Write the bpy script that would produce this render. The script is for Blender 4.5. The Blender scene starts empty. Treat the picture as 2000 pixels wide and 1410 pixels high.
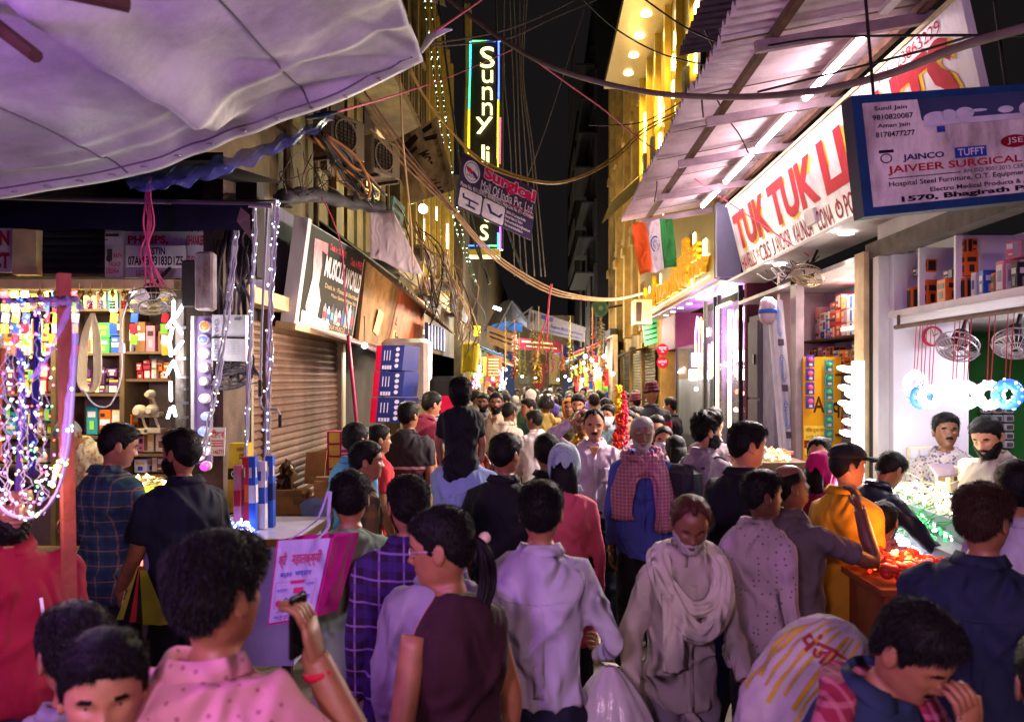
import bpy, math, random
import numpy as np
from mathutils import Vector, Matrix, Euler
R = math.radians
random.seed(7)
SC = bpy.context.scene
COL = SC.collection

# ---------------------------------------------------------------- camera
CAM_H, FPX, VX, VY = 2.0, 1600.0, 1050.0, 740.0        # eye height (m), focal length (px of the 2000 px frame), vanishing point
cam_d = bpy.data.cameras.new('camera'); cam = bpy.data.objects.new('camera', cam_d); COL.objects.link(cam)
cam.location = (0, 0, CAM_H); cam.rotation_euler = (R(90), 0, 0)
cam_d.sensor_width = 36; cam_d.lens = 36 * FPX / 2000
cam_d.shift_x = -(VX - 1000) / 2000; cam_d.shift_y = (VY - 705) / 2000
cam_d.clip_start = 0.05; cam_d.clip_end = 400
cam_d.dof.use_dof = True; cam_d.dof.focus_distance = 6.5; cam_d.dof.aperture_fstop = 3.5
SC.camera = cam

# ---------------------------------------------------------------- world, view
W = bpy.data.worlds.new('World'); SC.world = W; W.use_nodes = True
nt = W.node_tree; bg = nt.nodes['Background']
sky = nt.nodes.new('ShaderNodeTexSky'); sky.sky_type = 'NISHITA'; sky.sun_disc = False
sky.sun_elevation = R(-6); sky.sun_rotation = R(180); sky.air_density = 1.6; sky.dust_density = 4
hs = nt.nodes.new('ShaderNodeHueSaturation'); hs.inputs['Saturation'].default_value = 0.25
ad = nt.nodes.new('ShaderNodeMix'); ad.data_type = 'RGBA'; ad.blend_type = 'ADD'; ad.inputs['Factor'].default_value = 1.0
ad.inputs[7].default_value = (.022, .019, .020, 1)         # faint town glow of the night sky
nt.links.new(sky.outputs[0], hs.inputs['Color']); nt.links.new(hs.outputs[0], ad.inputs[6]); nt.links.new(ad.outputs[2], bg.inputs['Color'])
bg.inputs['Strength'].default_value = 0.14
vs = SC.view_settings
SC.display_settings.display_device = 'sRGB'
vs.view_transform = 'Standard'; vs.look = 'None'; vs.exposure = 1.3; vs.gamma = 1.0; vs.use_curve_mapping = False
cy = SC.cycles
cy.use_denoising = True
try: cy.denoiser = 'OPENIMAGEDENOISE'
except Exception: pass
cy.max_bounces = 6; cy.diffuse_bounces = 3; cy.glossy_bounces = 3; cy.transmission_bounces = 6; cy.transparent_max_bounces = 10
cy.sample_clamp_indirect = 4.0; cy.sample_clamp_direct = 0; cy.caustics_reflective = False; cy.caustics_refractive = False
cy.use_light_tree = True
SC.render.film_transparent = False

def point_light(name, loc, energy, col, radius=0.08, parent=None):
    d = bpy.data.lights.new(name, 'POINT'); d.energy = energy; d.color = col; d.shadow_soft_size = radius
    o = bpy.data.objects.new(name, d); COL.objects.link(o)
    if parent is not None:
        o.parent = parent; o.location = Vector(loc) - OFF.get(parent.name, Vector())
    else: o.location = loc
    return o
def area_light(name, loc, size, energy, col, look=(0, 0, -1), sy=None):
    d = bpy.data.lights.new(name, 'AREA'); d.energy = energy; d.color = col; d.size = size
    if sy: d.shape = 'RECTANGLE'; d.size_y = sy
    o = bpy.data.objects.new(name, d); COL.objects.link(o); o.location = loc
    o.rotation_euler = Vector(look).to_track_quat('-Z', 'Y').to_euler()
    return o
OFF = {}
def spot_light(name, loc, aim, energy, col, size=130, radius=.06):
    d = bpy.data.lights.new(name, 'SPOT'); d.energy = energy; d.color = col; d.spot_size = R(size); d.spot_blend = .8; d.shadow_soft_size = radius
    o = bpy.data.objects.new(name, d); COL.objects.link(o); o.location = loc; o.rotation_euler = Vector(aim).to_track_quat('-Z', 'Y').to_euler(); return o
# unseen fill floods added for the purple stall light, and shop ceiling lamps
spot_light('fill_flood', (-.9, -1.6, 2.75), (.25, 1, -.12), 160, (.86, .52, .98), 165, .22)
spot_light('fill_flood', (.9, -1.8, 2.6), (.1, 1, -.2), 104, (1.0, .60, .74), 165, .2)
point_light('tarp_lamp', (-1.6, .9, 2.25), 46, (.56, .16, 1.0), .15)
area_light('shop_ceiling_lamp', (-3.9, 6.35, 2.70), 1.6, 34, (1.0, .88, .62), (0, .35, -1), .3)
area_light('shop_ceiling_lamp', (3.4, 5.4, 2.40), 1.0, 14, (.95, .88, 1.0), (-.2, 0, -1), .5)
area_light('shop_ceiling_lamp', (3.0, 7.6, 2.94), 1.2, 26, (1.0, .85, .72), (-.3, 0, -1), .3)


# ---------------------------------------------------------------- helpers
def P(px, py, Y):
    "the point at distance Y that the photograph shows at pixel (px, py)"
    return Vector(((px - VX) * Y / FPX, Y, CAM_H - (py - VY) * Y / FPX))
def lin(c):
    if isinstance(c, str):
        c = c.lstrip('#'); c = [int(c[i:i + 2], 16) / 255 for i in (0, 2, 4)]
        return tuple(x / 12.92 if x <= .04045 else ((x + .055) / 1.055) ** 2.4 for x in c)
    return tuple(c)
MATS = {}
def _mat(name):
    m = bpy.data.materials.new(name); m.use_nodes = True
    n = m.node_tree.nodes; return m, n, m.node_tree.links, n['Principled BSDF']
def M(name, col=None, rough=.6, metal=0, var=.18, scale=9, bump=0.15, bscale=60, emis=None, es=0, trans=0, spec=.2, alpha=None, coat=0, dirt=None, dscale=2.0):
    "plain procedural surface: base colour broken up by noise, fine bump, optional stains"
    if name in MATS: return MATS[name]
    m, n, l, b = _mat(name)
    c = lin(col)
    tc = n.new('ShaderNodeTexCoord')
    b.inputs['Roughness'].default_value = rough; b.inputs['Metallic'].default_value = metal
    b.inputs['Specular IOR Level'].default_value = spec
    src = None
    if var:
        nz = n.new('ShaderNodeTexNoise'); nz.inputs['Scale'].default_value = scale; nz.inputs['Detail'].default_value = 5
        l.new(tc.outputs['Object'], nz.inputs['Vector'])
        rp = n.new('ShaderNodeValToRGB')
        rp.color_ramp.elements[0].position = .3; rp.color_ramp.elements[1].position = .72
        rp.color_ramp.elements[0].color = (*[x * (1 - var) for x in c], 1); rp.color_ramp.elements[1].color = (*[min(1, x * (1 + var)) for x in c], 1)
        l.new(nz.outputs['Fac'], rp.inputs['Fac']); src = rp.outputs['Color']
    if dirt:
        dz = n.new('ShaderNodeTexNoise'); dz.inputs['Scale'].default_value = dscale; dz.inputs['Detail'].default_value = 8; dz.inputs['Roughness'].default_value = .7
        mp = n.new('ShaderNodeMapping'); mp.inputs['Scale'].default_value = (1, 1, .35)
        l.new(tc.outputs['Object'], mp.inputs['Vector']); l.new(mp.outputs['Vector'], dz.inputs['Vector'])
        dr = n.new('ShaderNodeValToRGB'); dr.color_ramp.elements[0].position = .42; dr.color_ramp.elements[1].position = .66
        l.new(dz.outputs['Fac'], dr.inputs['Fac'])
        mx = n.new('ShaderNodeMix'); mx.data_type = 'RGBA'
        l.new(dr.outputs['Color'], mx.inputs['Factor'])
        if src is not None: l.new(src, mx.inputs[6])
        else: mx.inputs[6].default_value = (*c, 1)
        mx.inputs[7].default_value = (*lin(dirt), 1); src = mx.outputs[2]
    if src is not None: l.new(src, b.inputs['Base Color'])
    else: b.inputs['Base Color'].default_value = (*c, 1)
    if bump:
        bz = n.new('ShaderNodeTexNoise'); bz.inputs['Scale'].default_value = bscale; bz.inputs['Detail'].default_value = 4
        l.new(tc.outputs['Object'], bz.inputs['Vector'])
        bp = n.new('ShaderNodeBump'); bp.inputs['Strength'].default_value = bump; bp.inputs['Distance'].default_value = .01
        l.new(bz.outputs['Fac'], bp.inputs['Height']); l.new(bp.outputs['Normal'], b.inputs['Normal'])
    if emis is not None:
        b.inputs['Emission Color'].default_value = (*lin(emis), 1); b.inputs['Emission Strength'].default_value = es
    if trans:
        b.inputs['Transmission Weight'].default_value = trans
    if alpha is not None: b.inputs['Alpha'].default_value = alpha
    if coat: b.inputs['Coat Weight'].default_value = coat
    MATS[name] = m; return m
def GLOW(name, col, es, sample=False):
    "surface of a lit lamp"
    if name in MATS: return MATS[name]
    m, n, l, b = _mat(name); c = lin(col)
    b.inputs['Base Color'].default_value = (*[min(.8, x) for x in c], 1); b.inputs['Roughness'].default_value = .4
    b.inputs['Emission Color'].default_value = (*c, 1); b.inputs['Emission Strength'].default_value = es
    m.cycles.emission_sampling = 'AUTO' if sample else 'NONE'
    MATS[name] = m; return m

class MB:
    "collects geometry; build() links it as one mesh object"
    def __init__(s): s.v = []; s.f = []; s.m = []; s.mi = 0
    def add(s, vs, fs):
        o = len(s.v); s.v.extend(tuple(p) for p in vs); s.f.extend(tuple(i + o for i in q) for q in fs); s.m.extend([s.mi] * len(fs)); return s
    def box(s, c, d, rot=None):
        c = Vector(c); h = [x / 2 for x in d]
        pts = [Vector((x * h[0], y * h[1], z * h[2])) for x in (-1, 1) for y in (-1, 1) for z in (-1, 1)]
        if rot is not None: pts = [rot @ p for p in pts]
        return s.add([c + p for p in pts], [(0, 1, 3, 2), (4, 6, 7, 5), (0, 4, 5, 1), (2, 3, 7, 6), (0, 2, 6, 4), (1, 5, 7, 3)])
    def bbox(s, lo, hi): return s.box([(a + b) / 2 for a, b in zip(lo, hi)], [b - a for a, b in zip(lo, hi)])
    def bevbox(s, c, d, b=.01, rot=None):
        "box with chamfered vertical and top edges"
        c = Vector(c); x, y, z = [q / 2 for q in d]; rings = []
        for zz, i in ((-z, b), (-z + b, 0), (z - b, 0), (z, b)):
            r = []
            for sx, sy, ex, ey in ((1, 1, 1, 0), (1, 1, 0, 1), (-1, 1, 0, 1), (-1, 1, 1, 0), (-1, -1, 1, 0), (-1, -1, 0, 1), (1, -1, 0, 1), (1, -1, 1, 0)):
                p = Vector((sx * (x - i - (0 if ex else b)), sy * (y - i - (b if ex else 0)), zz))
                r.append(c + (rot @ p if rot is not None else p))
            rings.append(r)
        return s.loft(rings)
    def quad(s, a, b, c, d): return s.add([a, b, c, d], [(0, 1, 2, 3)])
    def slab(s, q, t):
        "four corners and a thickness behind them (away from the normal side)"
        q = [Vector(p) for p in q]; n = (q[1] - q[0]).cross(q[3] - q[0]).normalized()
        if n.dot(-((q[0] + q[2]) / 2 - Vector((0, 0, CAM_H)))) < 0: n = -n
        return s.add(q + [p - n * t for p in q], [(0, 1, 2, 3), (4, 7, 6, 5), (0, 4, 5, 1), (1, 5, 6, 2), (2, 6, 7, 3), (3, 7, 4, 0)])
    def loft(s, rings, caps=True, closed=True):
        n = len(rings[0]); vs = [p for r in rings for p in r]; fs = []
        for i in range(len(rings) - 1):
            for j in range(n if closed else n - 1):
                k = (j + 1) % n; fs.append((i * n + j, i * n + k, (i + 1) * n + k, (i + 1) * n + j))
        if caps and closed: fs.append(tuple(range(n))[::-1]); fs.append(tuple(range((len(rings) - 1) * n, len(rings) * n)))
        return s.add(vs, fs)
    def tube(s, pts, r, n=6, caps=True, flat=1.0, rib=0):
        pts = [Vector(p) for p in pts]; k = len(pts)
        rr = r if isinstance(r, (list, tuple)) else [r] * k
        rings = []; t0 = (pts[1] - pts[0]).normalized()
        up = Vector((0, 0, 1)) if abs(t0.z) < .9 else Vector((0, 1, 0))
        a = t0.cross(up).normalized()
        for i, p in enumerate(pts):
            t = (pts[min(i + 1, k - 1)] - pts[max(i - 1, 0)])
            t = t.normalized() if t.length > 1e-9 else t0
            a = a - t * a.dot(t); a = a.normalized() if a.length > 1e-6 else t.orthogonal().normalized()
            b = t.cross(a)
            rings.append([p + (a * math.cos(2 * math.pi * j / n) + b * math.sin(2 * math.pi * j / n) * flat) * rr[i] * (1 + rib * math.cos(7 * 2 * math.pi * j / n + i * .35) + rib * .6 * math.cos(4 * 2 * math.pi * j / n - i * .5)) for j in range(n)])
        return s.loft(rings, caps)
    def lathe(s, prof, n=16, o=(0, 0, 0), ax=(0, 0, 1)):
        o = Vector(o); q = Vector((0, 0, 1)).rotation_difference(Vector(ax).normalized())
        return s.loft([[o + q @ Vector((r * math.cos(2 * math.pi * j / n), r * math.sin(2 * math.pi * j / n), z)) for j in range(n)] for r, z in prof])
    def ball(s, c, r, n=8, m=5, sc=(1, 1, 1)):
        c = Vector(c); rings = []
        for i in range(m + 1):
            a = math.pi * (i / m - .5); cr = max(math.cos(a), .04)
            rings.append([c + Vector((r * cr * math.cos(2 * math.pi * j / n) * sc[0], r * cr * math.sin(2 * math.pi * j / n) * sc[1], r * math.sin(a) * sc[2])) for j in range(n)])
        return s.loft(rings)
    def grid(s, fn, nu, nv):
        vs = [fn(i / nu, j / nv) for j in range(nv + 1) for i in range(nu + 1)]
        return s.add(vs, [(j * (nu + 1) + i, j * (nu + 1) + i + 1, (j + 1) * (nu + 1) + i + 1, (j + 1) * (nu + 1) + i) for j in range(nv) for i in range(nu)])
    def build(s, name, mats, parent=None, smooth=False, local=False, kind=None):
        me = bpy.data.meshes.new(name)
        off = Vector() if (local or parent is None) else OFF.get(parent.name, Vector())
        vs = s.v if off.length == 0 else [(p[0] - off.x, p[1] - off.y, p[2] - off.z) for p in s.v]
        me.from_pydata(vs, [], s.f)
        if not isinstance(mats, (list, tuple)): mats = [mats]
        for m in mats: me.materials.append(m)
        if len(mats) > 1: me.polygons.foreach_set('material_index', s.m)
        if smooth: me.polygons.foreach_set('use_smooth', [True] * len(me.polygons))
        me.update()
        o = bpy.data.objects.new(name, me); COL.objects.link(o)
        if parent is not None:
            o.parent = parent; OFF[o.name] = off
        if kind: o['kind'] = kind
        return o
def tag(o, label, cat, group=None, kind=None):
    o['label'] = label; o['category'] = cat
    if group: o['group'] = group
    if kind: o['kind'] = kind
    return o
def thing(name, label, cat, loc=(0, 0, 0), group=None):
    o = bpy.data.objects.new(name, None); COL.objects.link(o); o.location = loc; o.empty_display_size = .1
    OFF[o.name] = Vector(loc); return tag(o, label, cat, group)
def struct(o): o['kind'] = 'structure'; return o
def catmull(pts, k=6):
    pts = [Vector(p) for p in pts]; out = []
    for i in range(len(pts) - 1):
        a, b, c, d = pts[max(i - 1, 0)], pts[i], pts[i + 1], pts[min(i + 2, len(pts) - 1)]
        for j in range(k):
            t = j / k
            out.append(.5 * ((2 * b) + (c - a) * t + (2 * a - 5 * b + 4 * c - d) * t * t + (3 * b - a - 3 * c + d) * t ** 3))
    return out + [pts[-1]]
def sag(a, b, drop, n=14):
    a, b = Vector(a), Vector(b)
    return [a.lerp(b, i / n) - Vector((0, 0, drop * 4 * (i / n) * (1 - i / n))) for i in range(n + 1)]

# ---- flat boards and the print on them
_TXT = {}
def text_polys(s, bold=0.0):
    k = (s, bold)
    if k not in _TXT:
        c = bpy.data.curves.new('t', 'FONT'); c.body = s; c.size = 1; c.offset = bold; c.resolution_u = 3; c.fill_mode = 'FRONT'
        o = bpy.data.objects.new('t', c); me = o.to_mesh()
        v = [(p.co.x, p.co.y) for p in me.vertices]; f = [tuple(q.vertices) for q in me.polygons]
        o.to_mesh_clear(); bpy.data.objects.remove(o); bpy.data.curves.remove(c)
        _TXT[k] = (v, f)
    return _TXT[k]
class Board:
    "four world corners TL TR BR BL; pt(u,v,h) runs u left to right, v top to bottom, h proud of the face"
    def __init__(s, q, n=None):
        s.q = [Vector(p) for p in q]
        s.n = (s.q[3] - s.q[0]).cross(s.q[1] - s.q[0]).normalized() if n is None else Vector(n)
        if n is None and s.n.dot(Vector((0, 0, CAM_H)) - (s.q[0] + s.q[2]) / 2) < 0: s.n = -s.n
    def pt(s, u, v, h=.004):
        a, b, c, d = s.q
        return a.lerp(b, u).lerp(d.lerp(c, u), v) + s.n * h
    def text(s, mb, t, u0, v0, u1, v1, h=.005, bold=0.0, fit=True, du=0, dv=0, rot=0):
        v, f = text_polys(t, bold)
        if not v: return
        x0 = min(p[0] for p in v); x1 = max(p[0] for p in v); y0 = min(p[1] for p in v); y1 = max(p[1] for p in v)
        w = max(x1 - x0, 1e-4); hh = max(y1 - y0, 1e-4)
        pts = []
        for x, y in v:
            a = (x - x0) / w; b = 1 - (y - y0) / hh
            if rot == 90: a, b = 1 - b, a
            elif rot == -90: a, b = b, 1 - a
            pts.append(s.pt(u0 + a * (u1 - u0) + du, v0 + b * (v1 - v0) + dv, h))
        mb.add(pts, f)
    def rect(s, mb, u0, v0, u1, v1, h=.004): mb.add([s.pt(u0, v0, h), s.pt(u1, v0, h), s.pt(u1, v1, h), s.pt(u0, v1, h)], [(0, 1, 2, 3)])
    def poly(s, mb, uv, h=.004): mb.add([s.pt(u, v, h) for u, v in uv], [tuple(range(len(uv)))])
    def disc(s, mb, u, v, ru, rv, h=.004, n=18): s.poly(mb, [(u + ru * math.cos(2 * math.pi * i / n), v + rv * math.sin(2 * math.pi * i / n)) for i in range(n)], h)
    def ring(s, mb, u, v, ru, rv, t=.15, h=.004, n=24):
        pts = []
        for i in range(n):
            a = 2 * math.pi * i / n
            pts += [s.pt(u + ru * math.cos(a), v + rv * math.sin(a), h), s.pt(u + ru * (1 - t) * math.cos(a), v + rv * (1 - t) * math.sin(a), h)]
        mb.add(pts, [(2 * i, 2 * ((i + 1) % n), 2 * ((i + 1) % n) + 1, 2 * i + 1) for i in range(n)])
def ink(name, col, rough=.7): return M('ink_' + name, col, rough=rough, var=.16, scale=14, bump=0, spec=.08)

# ================================================================ setting
XR, XL = 2.6, -2.6
ORDN = ('first', 'second', 'third', 'fourth')
ASPH = M('street_surface', '#6d6158', rough=.85, var=.35, scale=3.0, bump=.6, bscale=45, dirt='#3a332e', dscale=.9)
g = MB(); g.add([(-80, -12, 0), (80, -12, 0), (80, 160, 0), (-80, 160, 0)], [(0, 1, 2, 3)]); struct(g.build('ground', ASPH))
PLASTER = M('plaster_grey', '#8d8379', rough=.9, var=.25, scale=4, bump=.4, bscale=25, dirt='#4b4038', dscale=1.2)
OCHRE = M('plaster_ochre', '#a5823f', rough=.9, var=.3, scale=3, bump=.5, bscale=20, dirt='#4a3a20', dscale=.8)
MAUVE = M('plaster_mauve', '#7a7284', rough=.9, var=.2, scale=3, bump=.4, bscale=25, dirt='#4d4753', dscale=.9)
DARKW = M('wall_dark', '#332d2b', rough=.9, var=.3, scale=3, bump=.4)
WHITEW = M('paint_white', '#d0cac8', rough=.75, var=.06, scale=3, bump=.1, dirt='#a8a0a4', dscale=.8)
STEEL = M('steel_grey', '#7d7b80', rough=.4, metal=.7, var=.15, scale=6, bump=.1)
IRON = M('iron_dark', '#2b2725', rough=.6, metal=.4, var=.2)
RUST = M('iron_rusty', '#5c4236', rough=.8, metal=.2, var=.35, scale=12, bump=.4)
SHUT = M('shutter_brown', '#74594a', rough=.55, metal=.35, var=.3, scale=4, bump=.2, dirt='#54402f', dscale=1.6)
WOOD = M('wood_board', '#7c5a38', rough=.75, var=.35, scale=7, bump=.3, dirt='#4d3620', dscale=3)
WOODD = M('wood_dark', '#3f2a1e', rough=.7, var=.3, scale=8, bump=.3)
BEIGE = M('wood_beige', '#b79c74', rough=.7, var=.25, scale=6, bump=.2)
CORR = M('sheet_corrugated', '#cdbcc0', rough=.6, var=.1, scale=5, bump=.1, dirt='#a8959a', dscale=1.4)
GLASS = M('glass_clear', '#dfe8ea', rough=.05, var=0, bump=0, alpha=.05, spec=.3)
BLACKC = M('cable_black', '#1d1917', rough=.6, var=.2, bump=0)
TAN_C = M('cable_tan', '#a3835a', rough=.6, var=.2, bump=0)
PINK_C = M('rope_pink', '#c0506e', rough=.8, var=.2, bump=0)
WHITE_C = M('cable_white', '#c9c3c6', rough=.5, var=.1, bump=0)
RED_C = M('cord_red', '#b3122e', rough=.6, var=.15, bump=0)
GOLDP = M('panel_gold', '#6d5a1e', rough=.45, metal=.6, var=.12, scale=2, bump=.05)

def wall(name, label, cat, parts):
    "one building: Empty that parents its parts; parts = [(name, mat, MB)]"
    t = thing(name, label, cat)
    for nm, mt, mb in parts: mb.build(nm, mt, t)
    return t
def shutter(parent, x, y0, y1, z0, z1, sgn, mat=None, pitch=.075):
    "roller shutter in the plane X = x; sgn = side of the street it faces"
    mb = MB(); n = int((z1 - z0) / pitch); rings = []
    for i in range(n):
        za = z0 + i * pitch
        for dz, dx in ((0, 0), (.022, .020), (.050, .020), (.070, 0)):
            rings.append([(x + sgn * dx, y0, za + dz), (x + sgn * dx, y1, za + dz)])
    mb.loft(rings, caps=False, closed=False)
    o = mb.build('shutter_curtain', mat or SHUT, parent, kind='stuff'); return o
def shutter_y(parent, y, x0, x1, z0, z1, mat, pitch=.06):
    mb = MB(); n = int((z1 - z0) / pitch); rings = []
    for i in range(n):
        za = z0 + i * pitch
        for dz, dy in ((0, 0), (.018, -.015), (.042, -.015), (.058, 0)): rings.append([(x0, y + dy, za + dz), (x1, y + dy, za + dz)])
    mb.loft(rings, caps=False, closed=False); return mb.build('shutter_curtain', mat, parent, kind='stuff')

# ---------------------------------------------------------------- right side, near shop with wreath lights
t = thing('lamp_shop', 'white walled lamp shop with wreath lights under its storage loft', 'shop', (XR, 5, 0))
INW = M('shop_white', '#d6d2d8', rough=.45, var=.05, scale=2, bump=.03)
INP = M('shop_lilac', '#a79fb0', rough=.5, var=.08, scale=2, bump=.03)
GREENW = M('shop_green', '#2f7d34', rough=.5, var=.1, scale=2, bump=.05)
MAG = M('shop_magenta', '#a0134f', rough=.5, var=.1, bump=.05)
mb = MB(); mb.bbox((2.66, 6.12, 0), (3.22, 6.2, 2.93)); mb.build('side_wall', INW, t)
mb = MB(); mb.bbox((3.22, 7.3, 0), (6.0, 7.4, 3.2)); mb.build('back_wall', GREENW, t)
mb = MB(); mb.bbox((5.2, 2.0, 0), (5.3, 7.3, 3.2)); mb.build('inner_wall', INP, t)
mb = MB(); mb.bbox((2.7, 2.0, 2.42), (5.2, 7.3, 2.46)); mb.build('ceiling_panel', INW, t)
mb = MB(); mb.bbox((3.26, 7.22, .6), (3.52, 7.29, 2.3)); mb.build('magenta_panel', MAG, t)
mb = MB(); mb.bbox((2.62, 2.0, 2.455), (3.15, 6.12, 2.50)); mb.build('loft_shelf', WHITEW, t)
mb = MB(); mb.bbox((3.15, 2.0, 2.50), (3.2, 6.12, 2.95)); mb.build('loft_back', INP, t)
for y in (5.25, 5.75): 
    mb = MB(); mb.bbox((2.68, y, 2.503), (3.15, y + .025, 2.92)); mb.build('loft_divider', INW, t)
mb = MB(); mb.bbox((2.6, 2.0, 2.93), (2.72, 6.5, 3.06)); mb.build('lintel', M('beam_grimy', '#5d5350', rough=.8, var=.3, bump=.4), t)
mb = MB(); mb.bbox((2.74, 1.5, 2.96), (2.80, 6.6, 3.235)); mb.build('fascia_panel', WHITEW, t)
mb = MB(); mb.bbox((2.58, 6.2, 0), (2.74, 6.3, 2.93)); mb.build('door_frame', WHITEW, t)
mb = MB(); mb.bbox((2.60, 6.31, 0), (2.70, 6.42, 2.93)); mb.build('door_frame', IRON, t)
mb = MB(); mb.bbox((2.56, 6.43, 0), (2.70, 6.62, 3.0)); mb.build('door_frame', BEIGE, t)
mb = MB(); mb.bbox((2.85, 3.5, 0), (5.2, 6.1, .86)); mb.build('raised_floor', WOOD, t)
# switch modules on the far inner wall
for i in range(3):
    for j in range(5):
        mb = MB(); c = P(1925 + i * 22, 800 + j * 17, 7.2); mb.bevbox(c, (.085, .05, .062), .008); mb.mi = 1
        mb.box(c + Vector((0, -.027, 0)), (.05, .01, .035)); mb.build('switch_plate', [INW, STEEL], t)
mb = MB(); c = P(1802, 905, 6.1); mb.bevbox(c, (.24, .03, .26), .01); sw = mb.build('switchboard', M('plate_cream', '#d9cfae', rough=.4, var=.05, bump=0), t)
for i in range(3):
    for j in range(3):
        mb = MB(); mb.box(c + Vector((-.072 + .072 * i, -.018, .075 - .075 * j)), (.058, .012, .06)); mb.build('switch', INW, sw)
mb = MB(); mb.tube([(XR, 5.95, 2.375), (XR, 3.6, 2.375)], .016, 8); mb.build('hanging_rail', RUST, t)
mb = MB(); mb.tube([(XR, 5.9, 2.375), (XR, 5.9, 2.46)], .012, 6); mb.build('rail_bracket', RUST, t)
# platform of the second shop and its shelf wall
t2 = thing('bulb_shop', 'narrow shop with crowded bulb shelves and a yellow display panel', 'shop', (XR, 7.4, 0))
mb = MB(); mb.bbox((3.32, 6.5, 0), (3.42, 10.2, 3.2)); mb.build('back_wall', INP, t2)
mb = MB(); mb.bbox((2.72, 9.2, 0), (3.32, 9.3, 3.2)); mb.build('side_wall', M('wall_pink', '#a8898f', rough=.6, var=.1), t2)
for z in (2.42, 2.05, 1.75, 1.45):
    mb = MB(); mb.bbox((2.98, 6.5, z - .02), (3.32, 9.2, z)); mb.build('shelf', WOODD, t2)
mb = MB(); mb.bbox((2.6, 6.5, 2.96), (3.3, 10.6, 3.0)); mb.build('ceiling_panel', WHITEW, t2)
mb = MB(); mb.bbox((2.6, 8.24, 0), (2.68, 8.42, 3.0)); mb.build('pillar', M('pillar_mauve', '#7d6c74', rough=.6, var=.15), t2)
yb = MB(); YP = Board([(2.66, 8.2, 2.22), (3.04, 8.2, 2.22), (3.04, 8.2, .9), (2.66, 8.2, .9)])
yb.slab(YP.q, .03); yp = yb.build('display_panel', M('panel_yellow', '#c98f12', rough=.45, var=.06, bump=0), t2)
mb = MB(); YP.text(mb, 'Anq', .25, .30, .95, .46, bold=.02); mb.build('lettering', ink('brown', '#4a2c10'), yp)
mb = MB(); YP.rect(mb, .02, .52, .62, .74); mb.build('notice', ink('yellow', '#d8b23a'), yp)
mb = MB(); YP.rect(mb, .02, .63, .62, .69, .006); YP.text(mb, 'बिका हुआ माल', .06, .535, .58, .575, .006); YP.text(mb, 'वापिस नहीं होगा', .06, .59, .58, .625, .006); mb.build('lettering', ink('redbrown', '#6b2414'), yp)

# ---------------------------------------------------------------- gold shop
t3 = thing('glass_front_shop', 'glass fronted light shop under a gold lettered fascia', 'shop', (XR, 13, 0))
mb = MB(); mb.bbox((2.35, 10.9, 3.33), (2.45, 18.0, 4.9)); mb.build('fascia', GOLDP, t3)
mb = MB(); mb.bbox((2.36, 10.78, 3.34), (2.68, 10.9, 4.32)); mb.build('end_panel', M('panel_bluegrey', '#6f7086', rough=.5, var=.06, bump=.03), t3)
SOFF = M('soffit_metal', '#9a93a6', rough=.28, metal=.6, var=.05, bump=0)
mb = MB(); mb.bbox((2.452, 10.9, 3.30), (3.0, 18.0, 3.34)); sf = mb.build('soffit', SOFF, t3)
for i in range(7):
    mb = MB(); mb.lathe([(.05, 0), (.055, -.012), (.03, -.013)], 12, (2.62, 11.6 + i * .85, 3.3)); mb.build('downlight', GLOW('downlight_dim', '#ffe9c8', 1.5), sf)
    if i % 2 == 0: spot_light('soffit_glow', (2.55, 11.6 + i * .85, 3.26), (-1, -.3, -.75), 210, (1, .78, .5))
mb = MB(); mb.bbox((3.3, 10.9, 0), (3.4, 18.0, 3.3)); mb.build('back_wall', M('shop_purple', '#4a2266', rough=.5, var=.2, scale=2), t3)
mb = MB(); mb.bbox((2.75, 10.8, 0), (3.3, 10.9, 3.3)); mb.build('side_wall', M('shop_maroon', '#5a2634', rough=.6, var=.1), t3)
mb = MB(); mb.bbox((2.72, 16.2, 2.6), (3.3, 18, 3.3)); mb.build('maroon_box', M('shop_maroon', '#5a2634'), t3)
MARB = M('marble_black', '#17181c', rough=.4, var=.9, scale=6, bump=0, dirt='#3b4046', dscale=3.5)
mb = MB(); mb.bbox((2.78, 13.2, .2), (2.86, 16.2, 2.0)); mb.build('marble_wall', MARB, t3)
for i, (y0, y1, z0, z1) in enumerate(((10.95, 12.2, .9, 3.25), (12.5, 13.2, .3, 3.25), (13.3, 15.9, 1.0, 2.6))):
    mb = MB(); mb.bbox((2.70, y0, z0), (2.712, y1, z1)); mb.build('glass_pane', GLASS, t3)
    for y in (y0 - .03, y1 + .0):
        mb = MB(); mb.bbox((2.68, y, z0), (2.74, y + .04, z1)); mb.build('pane_frame', IRON, t3)
LEDW = GLOW('led_warm_strip', '#ffe2a6', 2.6, True)
for px, y0, y1 in ((1401, 600, 835), (1425, 605, 835)):
    Y = 1600 * 2.66 / (px - 1050); a = P(px, y0, Y); b2 = P(px, y1, Y)
    mb = MB(); mb.bbox((a.x - .02, a.y - .015, b2.z), (a.x + .02, a.y + .015, a.z)); mb.build('led_strip', LEDW, t3)
mb = MB(); a = P(1401, 600, 12.1); mb.bbox((2.64, 11.3, a.z - .02), (2.68, 12.1, a.z + .01)); mb.build('led_strip', LEDW, t3)
for z in (1.55, 1.95, 2.15):
    mb = MB(); mb.bbox((2.95, 10.95, z), (3.5, 12.3, z + .03)); mb.build('display_shelf', WOODD, t3)
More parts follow.
